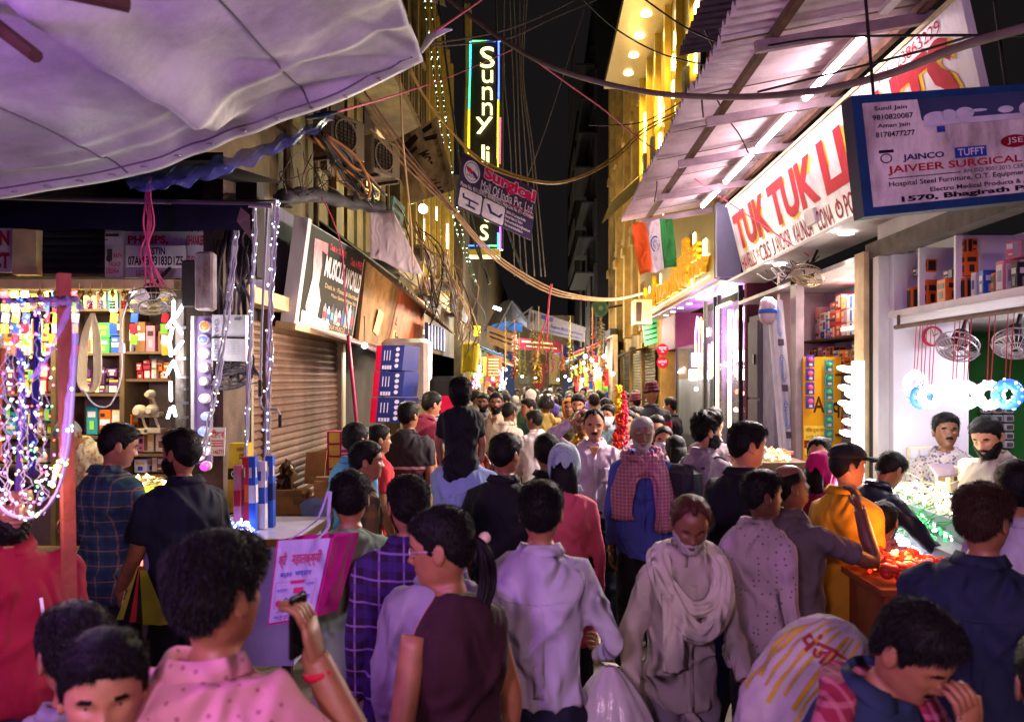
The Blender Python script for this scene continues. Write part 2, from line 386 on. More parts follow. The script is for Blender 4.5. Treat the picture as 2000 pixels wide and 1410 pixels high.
# lettering on the fascia, standing proud and gilded
FB = Board([(2.35, 17.9, 4.25), (2.35, 10.95, 4.25), (2.35, 10.95, 3.36), (2.35, 17.9, 3.36)])
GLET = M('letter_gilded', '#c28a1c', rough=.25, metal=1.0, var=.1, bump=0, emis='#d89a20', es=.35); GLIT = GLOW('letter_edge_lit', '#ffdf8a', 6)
def raised(mb, B, s, u0, v0, u1, v1, h0, h1, bold=.01):
    "letters with depth: front face plus side walls"
    v, f = text_polys(s, bold); x0 = min(p[0] for p in v); x1 = max(p[0] for p in v); y0 = min(p[1] for p in v); y1 = max(p[1] for p in v)
    q = lambda p, h: B.pt(u0 + (p[0] - x0) / (x1 - x0) * (u1 - u0), v0 + (1 - (p[1] - y0) / (y1 - y0)) * (v1 - v0), h)
    mb.mi = 0; mb.add([q(p, h1) for p in v], f)
    cnt = {}
    for t_ in f:
        for a, b in zip(t_, t_[1:] + t_[:1]): cnt[(a, b)] = 1
    ed = [e for e in cnt if (e[1], e[0]) not in cnt]
    o = len(mb.v); mb.add([q(v[a], h) for e in ed for a in e for h in (h0, h1)], [(4 * i, 4 * i + 2, 4 * i + 3, 4 * i + 1) for i in range(len(ed))])
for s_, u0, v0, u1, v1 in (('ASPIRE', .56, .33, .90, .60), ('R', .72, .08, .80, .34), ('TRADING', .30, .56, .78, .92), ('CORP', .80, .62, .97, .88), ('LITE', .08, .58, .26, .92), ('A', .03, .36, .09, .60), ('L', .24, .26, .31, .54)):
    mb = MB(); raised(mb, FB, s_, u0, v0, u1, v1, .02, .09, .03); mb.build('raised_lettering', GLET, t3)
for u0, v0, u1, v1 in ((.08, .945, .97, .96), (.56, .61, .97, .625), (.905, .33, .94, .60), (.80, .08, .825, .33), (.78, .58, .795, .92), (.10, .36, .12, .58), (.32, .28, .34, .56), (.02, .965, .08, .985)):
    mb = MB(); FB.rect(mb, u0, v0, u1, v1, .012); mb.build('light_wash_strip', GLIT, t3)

# upper gold building above it
t4 = thing('gold_building', 'gold panelled building with soffit downlights and glowing slots', 'building', (XR, 15, 0))
mb = MB(); mb.bbox((2.5, 11.0, 4.3), (3.2, 20.0, 13)); mb.build('wall', M('panel_bronze', '#7a6427', rough=.5, metal=.4, var=.15, scale=1.2, bump=.05), t4)
mb = MB(); mb.bbox((1.6, 11.5, 9.0), (2.6, 19.8, 9.15)); so = mb.build('soffit', M('soffit_bronze', '#8a7748', rough=.35, metal=.4, var=.08, bump=.02), t4)
for i, (px, py) in enumerate(((1262, 27), (1250, 70), (1238, 108), (1227, 143))):
    Y = 7.0 * 1600 / (740 - py); mb = MB(); mb.lathe([(.10, 0), (.10, -.02), (.02, -.022)], 14, (2.08, Y, 8.995)); dl = mb.build('downlight', GLOW('downlight_hot', '#fff0c8', 14), so)
    d = bpy.data.lights.new('downlight_beam', 'SPOT'); d.energy = 280; d.color = (1, .72, .25); d.spot_size = R(110); d.spot_blend = .7; d.shadow_soft_size = .08
    lo = bpy.data.objects.new('downlight_beam', d); COL.objects.link(lo); lo.location = (2.08, Y, 8.95)
SLOT = GLOW('slot_glow', '#ffdd80', 5)
for k, (px, y0, y1) in enumerate(((1317, 110, 135), (1317, 160, 190), (1290, 185, 245), (1290, 262, 290), (1261, 222, 262), (1261, 270, 296), (1261, 305, 350), (1362, 5, 40), (1362, 70, 120), (1362, 128, 140), (1322, 60, 95), (1300, 400, 425))):
    Y = 1600 * 2.48 / (px - 1050); a = P(px, y0, Y); c = P(px, y1, Y)
    mb = MB(); mb.bbox((2.44, Y - .09, c.z), (2.495, Y + .09, a.z)); mb.build('glowing_slot', SLOT, t4)
    if k % 2 == 0: point_light('slot_glow', (2.2, Y, (a.z + c.z) / 2), 18, (1, .74, .28), .1)
for Y in np.arange(11.6, 19.8, 1.25):
    mb = MB(); mb.bbox((2.38, Y, 4.92), (2.5, Y + .14, 12)); mb.build('fin', M('fin_gold', '#9a7d2c', rough=.4, metal=.6, var=.1), t4)
    if int(Y * 10) % 2 == 0:
        mb = MB(); mb.bbox((2.30, Y - .03, 6.2), (2.38, Y + .2, 6.9)); mb.build('bracket', IRON, t4)
# ochre old building further on
t5 = thing('ochre_building', 'old ochre building with peeling pilasters and a small tin awning', 'building', (XR, 25, 0))
mb = MB(); mb.bbox((2.75, 18.2, 0), (4.5, 30.0, 12.5)); mb.build('wall', OCHRE, t5)
for i, Y in enumerate((18.6, 20.3, 22.0, 24.0, 26.5, 29)):
    mb = MB(); mb.bbox((2.55, Y, 3.2), (2.75, Y + .45, 12.4)); mb.bbox((2.48, Y - .05, 5.6), (2.55, Y + .5, 5.85)); mb.bbox((2.50, Y - .05, 8.9), (2.55, Y + .5, 9.1)); mb.build('pilaster', OCHRE, t5)
    if i < 5:
        mb = MB(); mb.bbox((2.70, Y + .75, 6.3), (2.76, Y + 1.35, 8.3)); mb.build('window_shutter', M('wood_olive', '#4f4526', rough=.7, var=.3), t5)
        mb = MB(); mb.bbox((2.60, Y + .65, 6.15), (2.76, Y + 1.45, 6.28)); mb.build('window_sill', OCHRE, t5)
mb = MB()
def aw(u, v): return Vector((2.7 - 1.0 * v, 19.0 + 2.6 * u, 7.0 - .9 * v + .03 * math.sin(u * 60)))
mb.grid(aw, 60, 2); mb.build('tin_awning', M('tin_olive', '#5a5132', rough=.7, metal=.2, var=.3, scale=3), t5)
# dark building at the far right side
t6 = thing('dark_building', 'unlit far building with stacked balconies against the night sky', 'building', (XR, 36, 0))
mb = MB(); mb.bbox((2.2, 30.2, 0), (6, 60, 17)); mb.build('wall', M('wall_night', '#0d0c0c', rough=.9, var=.25, scale=2), t6)
for i in range(7):
    mb = MB(); mb.bbox((1.45 + .12 * (i % 3), 31 + i * .1, 6 + i * 1.35), (2.2, 37, 6.06 + i * 1.35)); bl = mb.build('balcony_slab', M('slab_night', '#161517', rough=.9, var=.3), t6)
    rb = MB(); [rb.bbox((1.36, 31 + k * .5, 6.12 + i * 1.35), (1.40, 31.04 + k * .5, 6.7 + i * 1.35)) for k in range(12)]; rb.build('railing', IRON, bl, kind='stuff')
# shutters under the ochre building
t7 = thing('shuttered_shop', 'row of closed brown shutters beyond the glass shop', 'shop', (XR, 21, 0))
for k, (y0, y1) in enumerate(((18.6, 20.4), (20.7, 23.0), (23.3, 25.6))):
    shutter(t7, 2.68, y0, y1, 0, 2.75, -1, M('shutter_olive', '#6b5f3a', rough=.6, metal=.3, var=.25, scale=4)); mb = MB(); mb.bbox((2.6, y1, 0), (2.74, y1 + .3, 2.9)); mb.build('pillar', OCHRE, t7)
mb = MB(); mb.grid(lambda u, v: Vector((2.7 - .9 * v, 19.5 + 2.4 * u, 2.75 - .35 * v * v + .04 * math.sin(u * 14) * v)), 24, 4); mb.build('cloth_awning', M('cloth_black', '#1d1a1a', rough=.9), t7)
t8 = thing('far_stall_row', 'far row of lit stalls with hanging blue and white wares', 'stall', (XR, 30, 0))
mb = MB(); mb.bbox((2.3, 26, 0), (2.5, 60, 3.6)); mb.build('stall_back', DARKW, t8)
for i in range(7):
    mb = MB(); Y = 24.5 + i * .9; mb.bbox((2.15, Y, 1.2 + .1 * (i % 2)), (2.22, Y + .6, 3.0)); mb.build('hanging_ware', M('ware_%d' % (i % 3), ('#4b4fa0', '#9a9aa8', '#6d6a78')[i % 3], rough=.5), t8)

# ---------------------------------------------------------------- corrugated awning over the right side
ta = thing('corrugated_awning', 'long corrugated sheet awning on steel purlins along the shop side', 'awning', (2, 7, 4.3))
def awn(y0, y1, x0, x1, zo, zi, n):
    m_ = MB(); k = int((y1 - y0) / .062)
    rings = []
    for i in range(k + 1):
        y = y0 + (y1 - y0) * i / k; dz = .034 * math.cos(math.pi * i)
        rings.append([(x0, y, zo + dz), ((x0 + x1) / 2, y, (zo + zi) / 2 + dz), (x1, y, zi + dz)])
    m_.loft(rings, caps=False, closed=False); return m_
seg = [3.0, 4.1, 5.2, 6.2, 7.1, 8.0, 8.9, 9.8, 10.7, 11.3]
for i in range(len(seg) - 1):
    o = awn(seg[i], seg[i + 1] + .06, 1.17 + random.uniform(-.015, .015), 2.52, 4.2 + .012 * (i % 2), 4.46 + .012 * (i % 2), 0).build('roof_sheet', CORR, ta); o.modifiers.new('s', 'SOLIDIFY').thickness = .003
    mb = MB(); mb.add([(1.17, seg[i], 4.14), (2.5, seg[i], 4.40), (2.5, seg[i] + .035, 4.40), (1.17, seg[i] + .035, 4.14)], [(0, 1, 2, 3)]); mb.build('lap_shadow_strip', RUST, ta)  # thin dark strip standing in for the shadow line between sheets
for x, z, w_ in ((1.5, 4.215, .05), (2.42, 4.36, .05)):
    mb = MB(); mb.bbox((x - w_ / 2, 3.0, z - .06), (x + w_ / 2, 11.3, z)); mb.build('purlin', RUST, ta)
for Y in (4.1, 5.2, 6.72, 8.04, 9.53, 11.0):
    mb = MB(); r_ = Matrix.Rotation(math.atan2(-.25, 1.35) * -1, 3, 'Y'); mb.box((1.95, Y, 4.20), (1.15, .05, .07), Matrix.Rotation(-.17, 3, 'Y')); mb.build('bracket_arm', M('steel_mauve', '#8d7b82', rough=.5, metal=.3, var=.2), ta)
tb = thing('upper_tin_sheet', 'upper loose tin sheet above the awning edge', 'roof sheet', (1.6, 6.5, 5.1))
o = awn(5.6, 7.4, 1.28, 1.9, 4.95, 5.05, 0).build('roof_sheet', M('tin_grey', '#6d6468', rough=.6, metal=.3, var=.2), tb); o.modifiers.new('s', 'SOLIDIFY').thickness = .003
TUBE = GLOW('tube_white', '#ffe2ec', 33, True)
names = ('nearest the blue framed sign', 'second from the blue framed sign', 'third from the blue framed sign', 'farthest, at the end of the awning')
for i, (y0, y1) in enumerate(((5.4, 6.6), (6.85, 7.98), (8.1, 9.4), (9.65, 10.7))):
    tl = thing('tube_light', 'white tube light under the corrugated awning, ' + names[i], 'tube light', (2.15, y0, 4.3), 'tube lights under the awning')
    mb = MB(); mb.bbox((2.12, y0, 4.265), (2.18, y1, 4.30)); mb.build('batten', WHITEW, tl)
    mb = MB(); mb.tube([(2.15, y0 + .02, 4.245), (2.15, y1 - .02, 4.245)], .02, 8); mb.build('tube', TUBE, tl)
tl = thing('tube_light', 'unlit grey batten above the sign at the frame edge', 'tube light', (2.15, 4.2, 4.3)); mb = MB(); mb.bbox((2.12, 3.9, 4.265), (2.18, 5.1, 4.30)); mb.build('batten', WHITEW, tl)

# ---------------------------------------------------------------- painted shop sign TUK TUK LIGHTS
SGN = M('sign_white', '#c9c5c8', rough=.4, var=.08, scale=2, bump=.08, bscale=8, dirt='#948c92', dscale=2.2)
TB = Board([(2.43, 10.5, 4.2), (2.45, 4.75, 4.22), (2.66, 4.75, 3.28), (2.66, 10.5, 3.28)])
mb = MB(); mb.slab(TB.q, .05); sg = tag(mb.build('shop_sign', SGN), 'long white shop sign with big red yellow shadowed letters under the awning', 'sign')
mb = MB()
for k, (u0, v0, u1, v1) in enumerate(((-.004, -.03, 1.004, .0), (-.004, 1.0, 1.004, 1.03))): mb.slab([TB.pt(u0, v0, .015), TB.pt(u1, v0, .015), TB.pt(u1, v1, .015), TB.pt(u0, v1, .015)], .07)
mb.build('sign_border', M('trim_cream', '#a59a76', rough=.7, var=.2), sg)
RED_I, YEL_I, DRED = ink('sign_red', '#a81c2c'), ink('sign_yellow', '#d0a832'), ink('sign_crimson', '#8f1d33')
for s_, u0, u1, v0, v1 in (('TUK', .02, .265, .16, .63), ('TUK', .285, .535, .16, .63), ('LI', .56, .66, .14, .63), ('GHTS', .69, .965, .12, .63)):
    mb = MB(); TB.text(mb, s_, u0 + .008, v0 + .03, u1 + .01, v1 + .035, .004, .035); mb.build('letter_shadow', YEL_I, sg)
    mb = MB(); TB.text(mb, s_, u0, v0, u1, v1, .008, .045); mb.build('lettering', RED_I, sg)
mb = MB()
for s_, u0, u1 in (('HAVELLS', .01, .12), ('C&S', .155, .225), ('ANCHOR', .265, .355), ('KALINGA', .375, .47), ('CONA', .495, .565), ('POLYCAB', .615, .74), ('FINOLEX', .77, .88)): TB.text(mb, s_, u0, .70, u1, .90, .006, .01)
TB.ring(mb, .592, .80, .014, .08, .3, .006); TB.rect(mb, .589, .70, .594, .80, .007); TB.text(mb, '*', .13, .70, .15, .86, .006); TB.text(mb, 'J', .24, .70, .255, .9, .006); mb.build('lettering', DRED, sg)
mb = MB(); TB.text(mb, 'PH.: 23863229', .80, .02, .955, .10, .006); mb.build('lettering', RED_I, sg)
mb = MB(); mb.slab([TB.pt(.455, .66, .03), TB.pt(.50, .66, .03), TB.pt(.50, .80, .03), TB.pt(.455, .80, .03)], .025); mb.build('junction_plate', WHITEW, sg)
mb = MB(); mb.bbox((2.45, 4.0, 3.24), (2.95, 10.6, 3.27)); struct(tag(mb.build('canopy_soffit', WHITEW), 'flat white canopy underside below the painted sign', 'canopy', kind='thing'))

# ---------------------------------------------------------------- blue framed surgical sign
q = [P(1662, 188, 3.55), P(2180, 152, 3.7), P(2195, 372, 3.7), P(1688, 424, 3.55)]
BB = Board(q); mb = MB(); mb.slab(q, .09); bs = tag(mb.build('hanging_sign', M('sign_edge', '#3d3a44', rough=.6)), 'blue framed surgical furniture sign hanging in front of the painted sign', 'sign')
mb = MB(); BB.rect(mb, .0, .0, 1, 1, .002); mb.build('frame', M('frame_blue', '#14355e', rough=.6, var=.25), bs)
mb = MB(); BB.rect(mb, .035, .07, .975, .93, .005); mb.build('sheet', M('sheet_pinkwhite', '#d2c8c2', rough=.6, var=.1, scale=5, bump=.05, dirt='#8a7c78', dscale=5), bs)
mb = MB(); BB.poly(mb, [(.235, .065), (.98, .065), (.98, .27), (.50, .27), (.40, .235), (.245, .25)], .008); mb.build('picture', M('print_blue', '#343a58', rough=.5, var=.4, scale=3, bump=0), bs)
mb = MB()
for u, v, ru, rv in ((.30, .235, .05, .05), (.345, .22, .03, .045), (.405, .215, .035, .05), (.455, .20, .035, .012), (.56, .21, .03, .03), (.64, .22, .03, .06), (.72, .22, .045, .04)): BB.disc(mb, u, v, ru, rv, .010)
BB.rect(mb, .25, .25, .62, .30, .0095); BB.rect(mb, .63, .26, .95, .30, .0095); mb.build('picture_bed', ink('paleprint', '#b9b4c0'), bs)
mb = MB(); BB.rect(mb, .295, .31, .325, .36, .012); BB.rect(mb, .355, .50, .475, .59, .008); mb.build('blue_badge', ink('badgeblue', '#24408c'), bs)
mb = MB(); BB.disc(mb, .585, .485, .055, .055, .008); mb.build('red_badge', ink('badgered', '#7a1220'), bs)
mb = MB(); BB.text(mb, 'TUFFT', .365, .515, .465, .575, .011, .01); BB.text(mb, 'JSE', .555, .455, .615, .515, .011); mb.build('lettering', ink('cream', '#cdbfc4'), bs)
mb = MB()
for s_, u0, v0, u1, v1, bd in (('Sunil Jain', .075, .105, .195, .15, .02), ('9810820087', .065, .175, .215, .22, .02), ('Aman Jain', .08, .25, .20, .295, .02), ('8178477277', .07, .32, .215, .365, .02), ('Hospital Steel Furniture, O.T. Equipment, O.T. Tables, O.T. Lights', .10, .735, .95, .79, .015), ('Electro Medical Products & All Kinds Of Surgical Goods', .25, .81, .96, .86, .02), ('1570, Bhagirath Palace, Delhi-6', .14, .865, .97, .925, .04), ('AN ISO 9001:2015 CERTIFIED COMPANY', .38, .685, .80, .72, 0)): BB.text(mb, s_, u0, v0, u1, v1, .008, bd)
BB.rect(mb, .10, .705, .37, .712, .008); BB.ring(mb, .10, .54, .022, .04, .2, .008); BB.rect(mb, .075, .47, .13, .495, .008); mb.build('lettering', ink('nearblack', '#1c1826'), bs)
mb = MB(); BB.text(mb, 'JAINCO', .16, .52, .315, .585, .008, .03); mb.build('lettering', ink('navy', '#1a1f55'), bs)
mb = MB(); BB.text(mb, 'JAIVEER SURGICAL ENTERPRISES', .10, .605, .97, .685, .008, .02); BB.text(mb, 'CMS', .66, .46, .76, .51, .008, .03); mb.build('lettering', ink('red', '#9c1328'), bs)
mb = MB(); mb.tube([BB.pt(.1, 0, -.04), BB.pt(.1, 0, -.04) + Vector((.05, .3, 1.0))], .008); mb.build('hanger', IRON, bs); mb = MB(); mb.tube([BB.pt(.6, 0, -.04), BB.pt(.6, 0, -.04) + Vector((.05, .3, 1.0))], .008); mb.build('hanger', IRON, bs)

# ---------------------------------------------------------------- left side: front shop facing us
tl_ = thing('electric_shop', 'open electric shop with crowded wooden shelves facing the street', 'shop', (-3.6, 6.6, 0))
BACK = M('shop_back', '#8a7d62', rough=.7, var=.15)
SHELF = M('shelf_wood', '#5f4a30', rough=.6, var=.2)
mb = MB(); mb.bbox((-6.2, 7.3, 0), (-2.55, 7.36, 3.0)); mb.build('back_wall', BACK, tl_)
mb = MB(); mb.bbox((-6.2, 5.5, 0), (-6.1, 7.3, 3.6)); mb.build('side_wall', BACK, tl_)
mb = MB(); mb.bbox((-6.1, 6.45, 2.82), (-2.6, 7.3, 2.85)); mb.build('ceiling_panel', BACK, tl_)
a = P(0, 560, 6.25).z; mb = MB(); mb.bbox((-6.1, 6.2, a - .02), (P(345, 0, 6.25).x, 6.32, a + .05)); mb.build('lintel', BEIGE, tl_)
SHY = [(0, 252, (605, 690, 768, 850, 905)), (252, 372, (606, 687, 740, 836, 884, 925))]
for x0, x1, ys in SHY:
    for y in ys:
        z = P(0, y, 7.0).z; mb = MB(); mb.bbox((P(x0, 0, 7.0).x - (1.2 if x0 == 0 else 0), 6.88, z - .022), (P(x1, 0, 7.0).x, 7.3, z)); mb.build('shelf', SHELF, tl_)
for px in (252, 372, 120): mb = MB(); x = P(px, 0, 6.98).x; mb.bbox((x - .02, 6.86, 0), (x + .02, 7.3, 2.9)); mb.build('upright', SHELF, tl_)
mb = MB(); mb.bbox((-6, 5.55, 0), (P(300, 0, 5.7).x, 5.9, .80)); mb.build('counter', WOOD, tl_)
# wall above: boards and rolled shutter
mb = MB(); mb.bbox((-6.2, 6.42, 2.8), (-2.2, 6.6, 3.6)); mb.build('upper_wall', DARKW, tl_)
shutter_y(tl_, 6.38, P(78, 0, 6.38).x, P(205, 0, 6.38).x, P(0, 540, 6.38).z, P(0, 448, 6.38).z, M('shutter_navy', '#20222c', rough=.5, metal=.4, var=.2))
mb = MB(); a, b_ = P(27, 448, 6.3), P(74, 537, 6.3); mb.bbox((a.x, 6.28, b_.z), (b_.x, 6.36, a.z)); mb.build('beige_post', BEIGE, tl_)
def flat_sign(name, label, x0, y0, x1, y1, Y, mat, prints, th=.03, cat='sign'):
    B = Board([P(x0, y0, Y), P(x1, y0, Y), P(x1, y1, Y), P(x0, y1, Y)]); m_ = MB(); m_.slab(B.q, th); o = tag(m_.build(name, mat), label, cat)
    for mt, items in prints:
        m_ = MB()
        for it in items:
            if it[0] == 'r': B.rect(m_, *it[1:])
            elif it[0] == 'd': B.disc(m_, *it[1:])
            elif it[0] == 'o': B.ring(m_, *it[1:])
            else: B.text(m_, it[0], *it[1:5], .006, it[5] if len(it) > 5 else .02)
        m_.build('lettering', mt, o)
    return o
SW = M('sign_dirtywhite', '#b9b0b4', rough=.5, var=.1, scale=4, bump=.05, dirt='#8c7f84', dscale=2.5)
flat_sign('shop_sign', 'white board with red letters cut off at the left edge of the shop', -40, 446, 23, 532, 6.3, SW, [(ink('sign_crimson', '#8f1d33'), [('SHAN', -.2, .05, .95, .40, .05), ('ELECT', -.2, .55, .95, .92, .05)])])
flat_sign('shop_sign', 'white board with slanting red lettering above the open electric shop', 243, 440, 363, 543, 6.3, SW, [(ink('sign_crimson', '#8f1d33'), [('BAJAJ,', .06, -.02, .60, .09, .03), ('PHILIPS,', .06, .20, .72, .38, .04), ('LEGERO TUBE', .2, .86, .68, .96, .02)])])
flat_sign('number_plate', 'white tax number plate with black digits on the red lettered board', 246, 480, 363, 523, 6.26, M('plate_white', '#c6c0ba', rough=.5, var=.06), [(ink('plateblack', '#28241f'), [('GSTIN', .36, .08, .66, .42, .03), ('07AMEPP3183D1Z5', .04, .48, .96, .90, .03)])], cat='plate')
flat_sign('shop_sign', 'narrow dirty white board with red lettering beside the meter box', 365, 440, 402, 540, 6.3, SW, [(ink('sign_crimson', '#8f1d33'), [('SHANKER', .05, .20, .95, .40, .03), ('ELECTRIC', .05, .60, .95, .78, .03), ('C-FORI', .2, .03, .9, .14, .02)])])
flat_sign('shutter_door', 'white metal flap with padlock and red address lettering', 205, 448, 240, 542, 6.24, SW, [(ink('redink', '#a3262f'), [('RATH', .5, .50, .96, .60), ('PALACE', .25, .68, .9, .77), ('DELHI-6', .1, .80, .8, .92)]), (ink('lockgrey', '#3a3430'), [('r', .1, .10, .85, .16, .02), ('d', .35, .62, .18, .07, .03), ('r', .22, .42, .50, .58, .025), ('r', .05, .22, .3, .24, .03)])], cat='door')

# shuttered wall along the left, and the upper walls
tw = thing('shutter_wall', 'row of closed brown roller shutters below the muscle sign', 'shop', (XL, 8.5, 0))
mb = MB(); mb.bbox((-3.0, 6.7, 0), (-2.66, 10.9, 2.75)); mb.build('wall', DARKW, tw)
for y0, y1, z1 in ((6.85, 7.78, 2.62), (7.90, 10.7, 2.66)): shutter(tw, XL - .03, y0, y1, 0, z1, 1)
for y in (6.76, 7.79, 10.7): mb = MB(); mb.bbox((-2.66, y, 0), (-2.56, y + .09, 2.72)); mb.build('shutter_rail', M('rail_brown', '#6f5a49', rough=.5, metal=.4, var=.2), tw)
mb = MB(); mb.bbox((-2.62, 6.7, 2.66), (-2.45, 10.9, 2.80)); mb.build('lintel', BEIGE, tw)
tu = thing('mauve_house', 'mauve plastered house front above the shutters', 'building', (XL, 8, 3))
mb = MB(); mb.bbox((-3.0, 6.65, 2.8), (-2.62, 11.0, 3.75)); mb.build('wall', MAUVE, tu)
mb = MB(); mb.bbox((-3.2, 6.65, 3.76), (-2.7, 14.5, 9.5)); mb.build('upper_wall', M('plaster_umber', '#5f4c34', rough=.9, var=.35, scale=3, bump=.5, dirt='#3f3018', dscale=1.0), tu)
for Y in (8.2, 10.2, 12.2): mb = MB(); mb.bbox((-2.70, Y, 4.6), (-2.62, Y + .9, 6.2)); wv = mb.build('window', WOODD, tu); m2 = MB(); m2.bbox((-2.62, Y + .1, 4.7), (-2.60, Y + .8, 6.1)); m2.build('pane', M('pane_dark', '#15181c', rough=.15, var=0, bump=0), wv)
# boards of the muscle sign, plywood, orange sign
q = [P(603, 433, 8.2), P(713, 500, 10.9), P(688, 662, 10.9), P(576, 632, 8.2)]
MW = Board(q); mb = MB(); mb.slab(q, .12); ms = tag(mb.build('shop_sign', M('sign_side', '#8b8288', rough=.6)), 'black supplement shop sign picturing a muscular arm and bottles', 'sign')
mb = MB(); MW.rect(mb, .02, .01, .98, .97, .004); mb.build('print_ground', M('print_black', '#141013', rough=.75, var=.25, bump=.03, spec=.1), ms)
mb = MB(); MW.poly(mb, [(.10, .12), (.30, .10), (.31, .22), (.22, .20), (.25, .35), (.24, .55), (.30, .70), (.27, .97), (.16, .97), (.10, .80), (.14, .5), (.11, .25)], .008); MW.poly(mb, [(.06, .85), (.5, .9), (.5, .97), (.06, .97)], .007); mb.build('arm_picture', M('print_flesh', '#b0707c', rough=.4, var=.5, scale=14, bump=0), ms)
mb = MB(); MW.text(mb, 'MUSCLE', .30, .22, .63, .44, .008, .03); MW.text(mb, 'WORLD', .66, .24, .99, .46, .008, .03); mb.build('lettering', ink('offwhite', '#d8cdd0'), ms)
mb = MB(); MW.text(mb, 'Deals in : ISOPURE', .34, .08, .62, .15, .008, .02); MW.text(mb, 'Deals in WHEY', .72, .10, .97, .19, .008, .02); mb.build('lettering', ink('pinkred', '#c23a55'), ms)
mb = MB(); MW.text(mb, 'Deals in : Fitness & Nutrition', .34, .50, .97, .55, .008); MW.text(mb, 'Mass Gainer, Whey Etc', .46, .58, .94, .63, .008); MW.text(mb, 'GET YOUR MUSCLE', .35, .91, .80, .96, .008); mb.build('lettering', ink('gold', '#c8a878'), ms)
bt = random.Random(4)
for i in range(9):
    u = .36 + i * .066; h_ = bt.uniform(.16, .30); mb = MB(); mb.mi = 0; MW.poly(mb, [(u, .90), (u, .90 - h_ * .75), (u + .018, .90 - h_ * .9), (u + .018, .90 - h_), (u + .036, .90 - h_), (u + .036, .90 - h_ * .9), (u + .055, .90 - h_ * .75), (u + .055, .90)], .008); mb.mi = 1; MW.rect(mb, u + .004, .90 - h_ * .55, u + .05, .90 - h_ * .2, .010)
    mb.build('bottle_picture', [ink('bottle%d' % (i % 3), ('#8a8a94', '#d0ccd0', '#4a4a58')[i % 3]), ink('blabel%d' % (i % 4), ('#b03045', '#3a4fa0', '#5fa8b8', '#e0dce0')[i % 4])], ms)
mb = MB(); mb.slab([MW.pt(-.045, -.02, .03), MW.pt(.0, -.02, .03), MW.pt(.0, 1.02, .03), MW.pt(-.045, 1.02, .03)], .14); mb.build('frame_edge', WHITEW, ms)
mb = MB(); mb.slab([MW.pt(-.05, 1.0, .05), MW.pt(1.03, 1.0, .05), MW.pt(1.03, 1.06, .05), MW.pt(-.05, 1.06, .05)], .2); mb.build('ledge', BEIGE, ms)
q = [P(716, 505, 11.0), P(785, 545, 12.6), P(752, 690, 12.6), P(700, 668, 11.0)]
PW = Board(q); mb = MB(); mb.slab(q, .05); pw = tag(mb.build('plywood_board', WOOD), 'bare plywood board with a torn paper strip beside the muscle sign', 'board')
mb = MB(); PW.poly(mb, [(.50, .50), (.68, .53), (.60, .83), (.42, .80)], .004); mb.build('paper_strip', M('paper_tan', '#b89570', rough=.9, var=.1), pw)
q = [P(783, 560, 12.7), P(830, 590, 14.6), P(822, 700, 14.6), P(758, 678, 12.7)]
OB = Board(q); mb = MB(); mb.slab(q, .08); ob = tag(mb.build('shop_sign', M('sign_orange', '#a4502c', rough=.6, var=.25, scale=6, dirt='#6b3a26', dscale=3)), 'faded orange shop sign half hidden behind hanging wires', 'sign')
mb = MB(); OB.text(mb, 'GALAXY', .30, .15, .95, .42, .006, .04); OB.text(mb, 'LIGHTS', .05, .48, .55, .62, .006, .03); OB.text(mb, 'HOSPITAL', .1, .72, .95, .88, .006, .04); OB.ring(mb, .15, .26, .09, .12, .3, .006); mb.build('lettering', ink('darkbrown', '#33241f'), ob)
mb = MB(); [OB.rect(mb, .03 + .19 * i, .70, .17 + .19 * i, .93, .005) for i in range(4)]; mb.build('lettering_tile', ink('tan', '#a88c60'), ob)
# pink canopy panel under the signs
mb = MB(); mb.grid(lambda u, v: Vector((-2.6 + .75 * v, 8.6 + 4.6 * u, 2.58 - .22 * v - .12 * math.sin(u * 3.1) * v)), 16, 4); o = tag(mb.build('sheet_canopy', M('sheet_mauve', '#94828e', rough=.5, var=.1)), 'buckled pale sheet canopy under the muscle sign', 'canopy'); o.modifiers.new('s', 'SOLIDIFY').thickness = .02

# shops further along the left
tv = thing('wire_draped_house', 'dark house draped with wires and warm light sticks', 'building', (XL, 17, 0))
mb = MB(); mb.bbox((-3.2, 11.0, 0), (-2.72, 15.0, 3.7)); mb.build('wall', DARKW, tv)
mb = MB(); mb.bbox((-3.2, 14.6, 0), (-2.45, 24.0, 11.0)); mb.build('upper_wall', M('wall_brownblack', '#54462e', rough=.85, var=.45, scale=2, bump=.4, dirt='#3a2e1a', dscale=1.2), tv)
for k, (px, y0, y1) in enumerate(((827, 428, 475), (852, 405, 430), (874, 438, 485), (908, 410, 505), (912, 460, 540), (921, 500, 560), (838, 520, 545))):
    Y = 1600 * 2.38 / (1050 - px); a = P(px, y0, Y); c = P(px, y1, Y); mb = MB(); mb.bbox((-2.40, Y - .03, c.z), (-2.36, Y + .03, a.z)); mb.build('light_stick', GLOW('stick_warm', '#ffd9a0', 7), tv)
    if k % 2 == 0: point_light('stick_glow', (-2.2, Y, (a.z + c.z) / 2), 7, (1, .72, .4), .08)
for i in range(9): Y = 14.9 + i * 1.0; mb = MB(); mb.bbox((-2.45, Y, 4.2), (-2.36, Y + .12, 10.8)); mb.build('fin', M('fin_ochre', '#8a7430', rough=.6, var=.2), tv)
mb = MB(); mb.grid(lambda u, v: Vector((-2.7 + 1.0 * v, 9.9 + 7.0 * u, 3.95 - .75 * v + .025 * math.sin(u * 160) - .3 * u)), 120, 3); o = tag(mb.build('tin_awning', M('tin_brown', '#54463e', rough=.8, metal=.2, var=.35, scale=3)), 'sagging brown tin awning over the left shops', 'awning')
tx = thing('left_stall_shops', 'dim open stall fronts beyond the orange sign', 'shop', (XL, 15, 0))
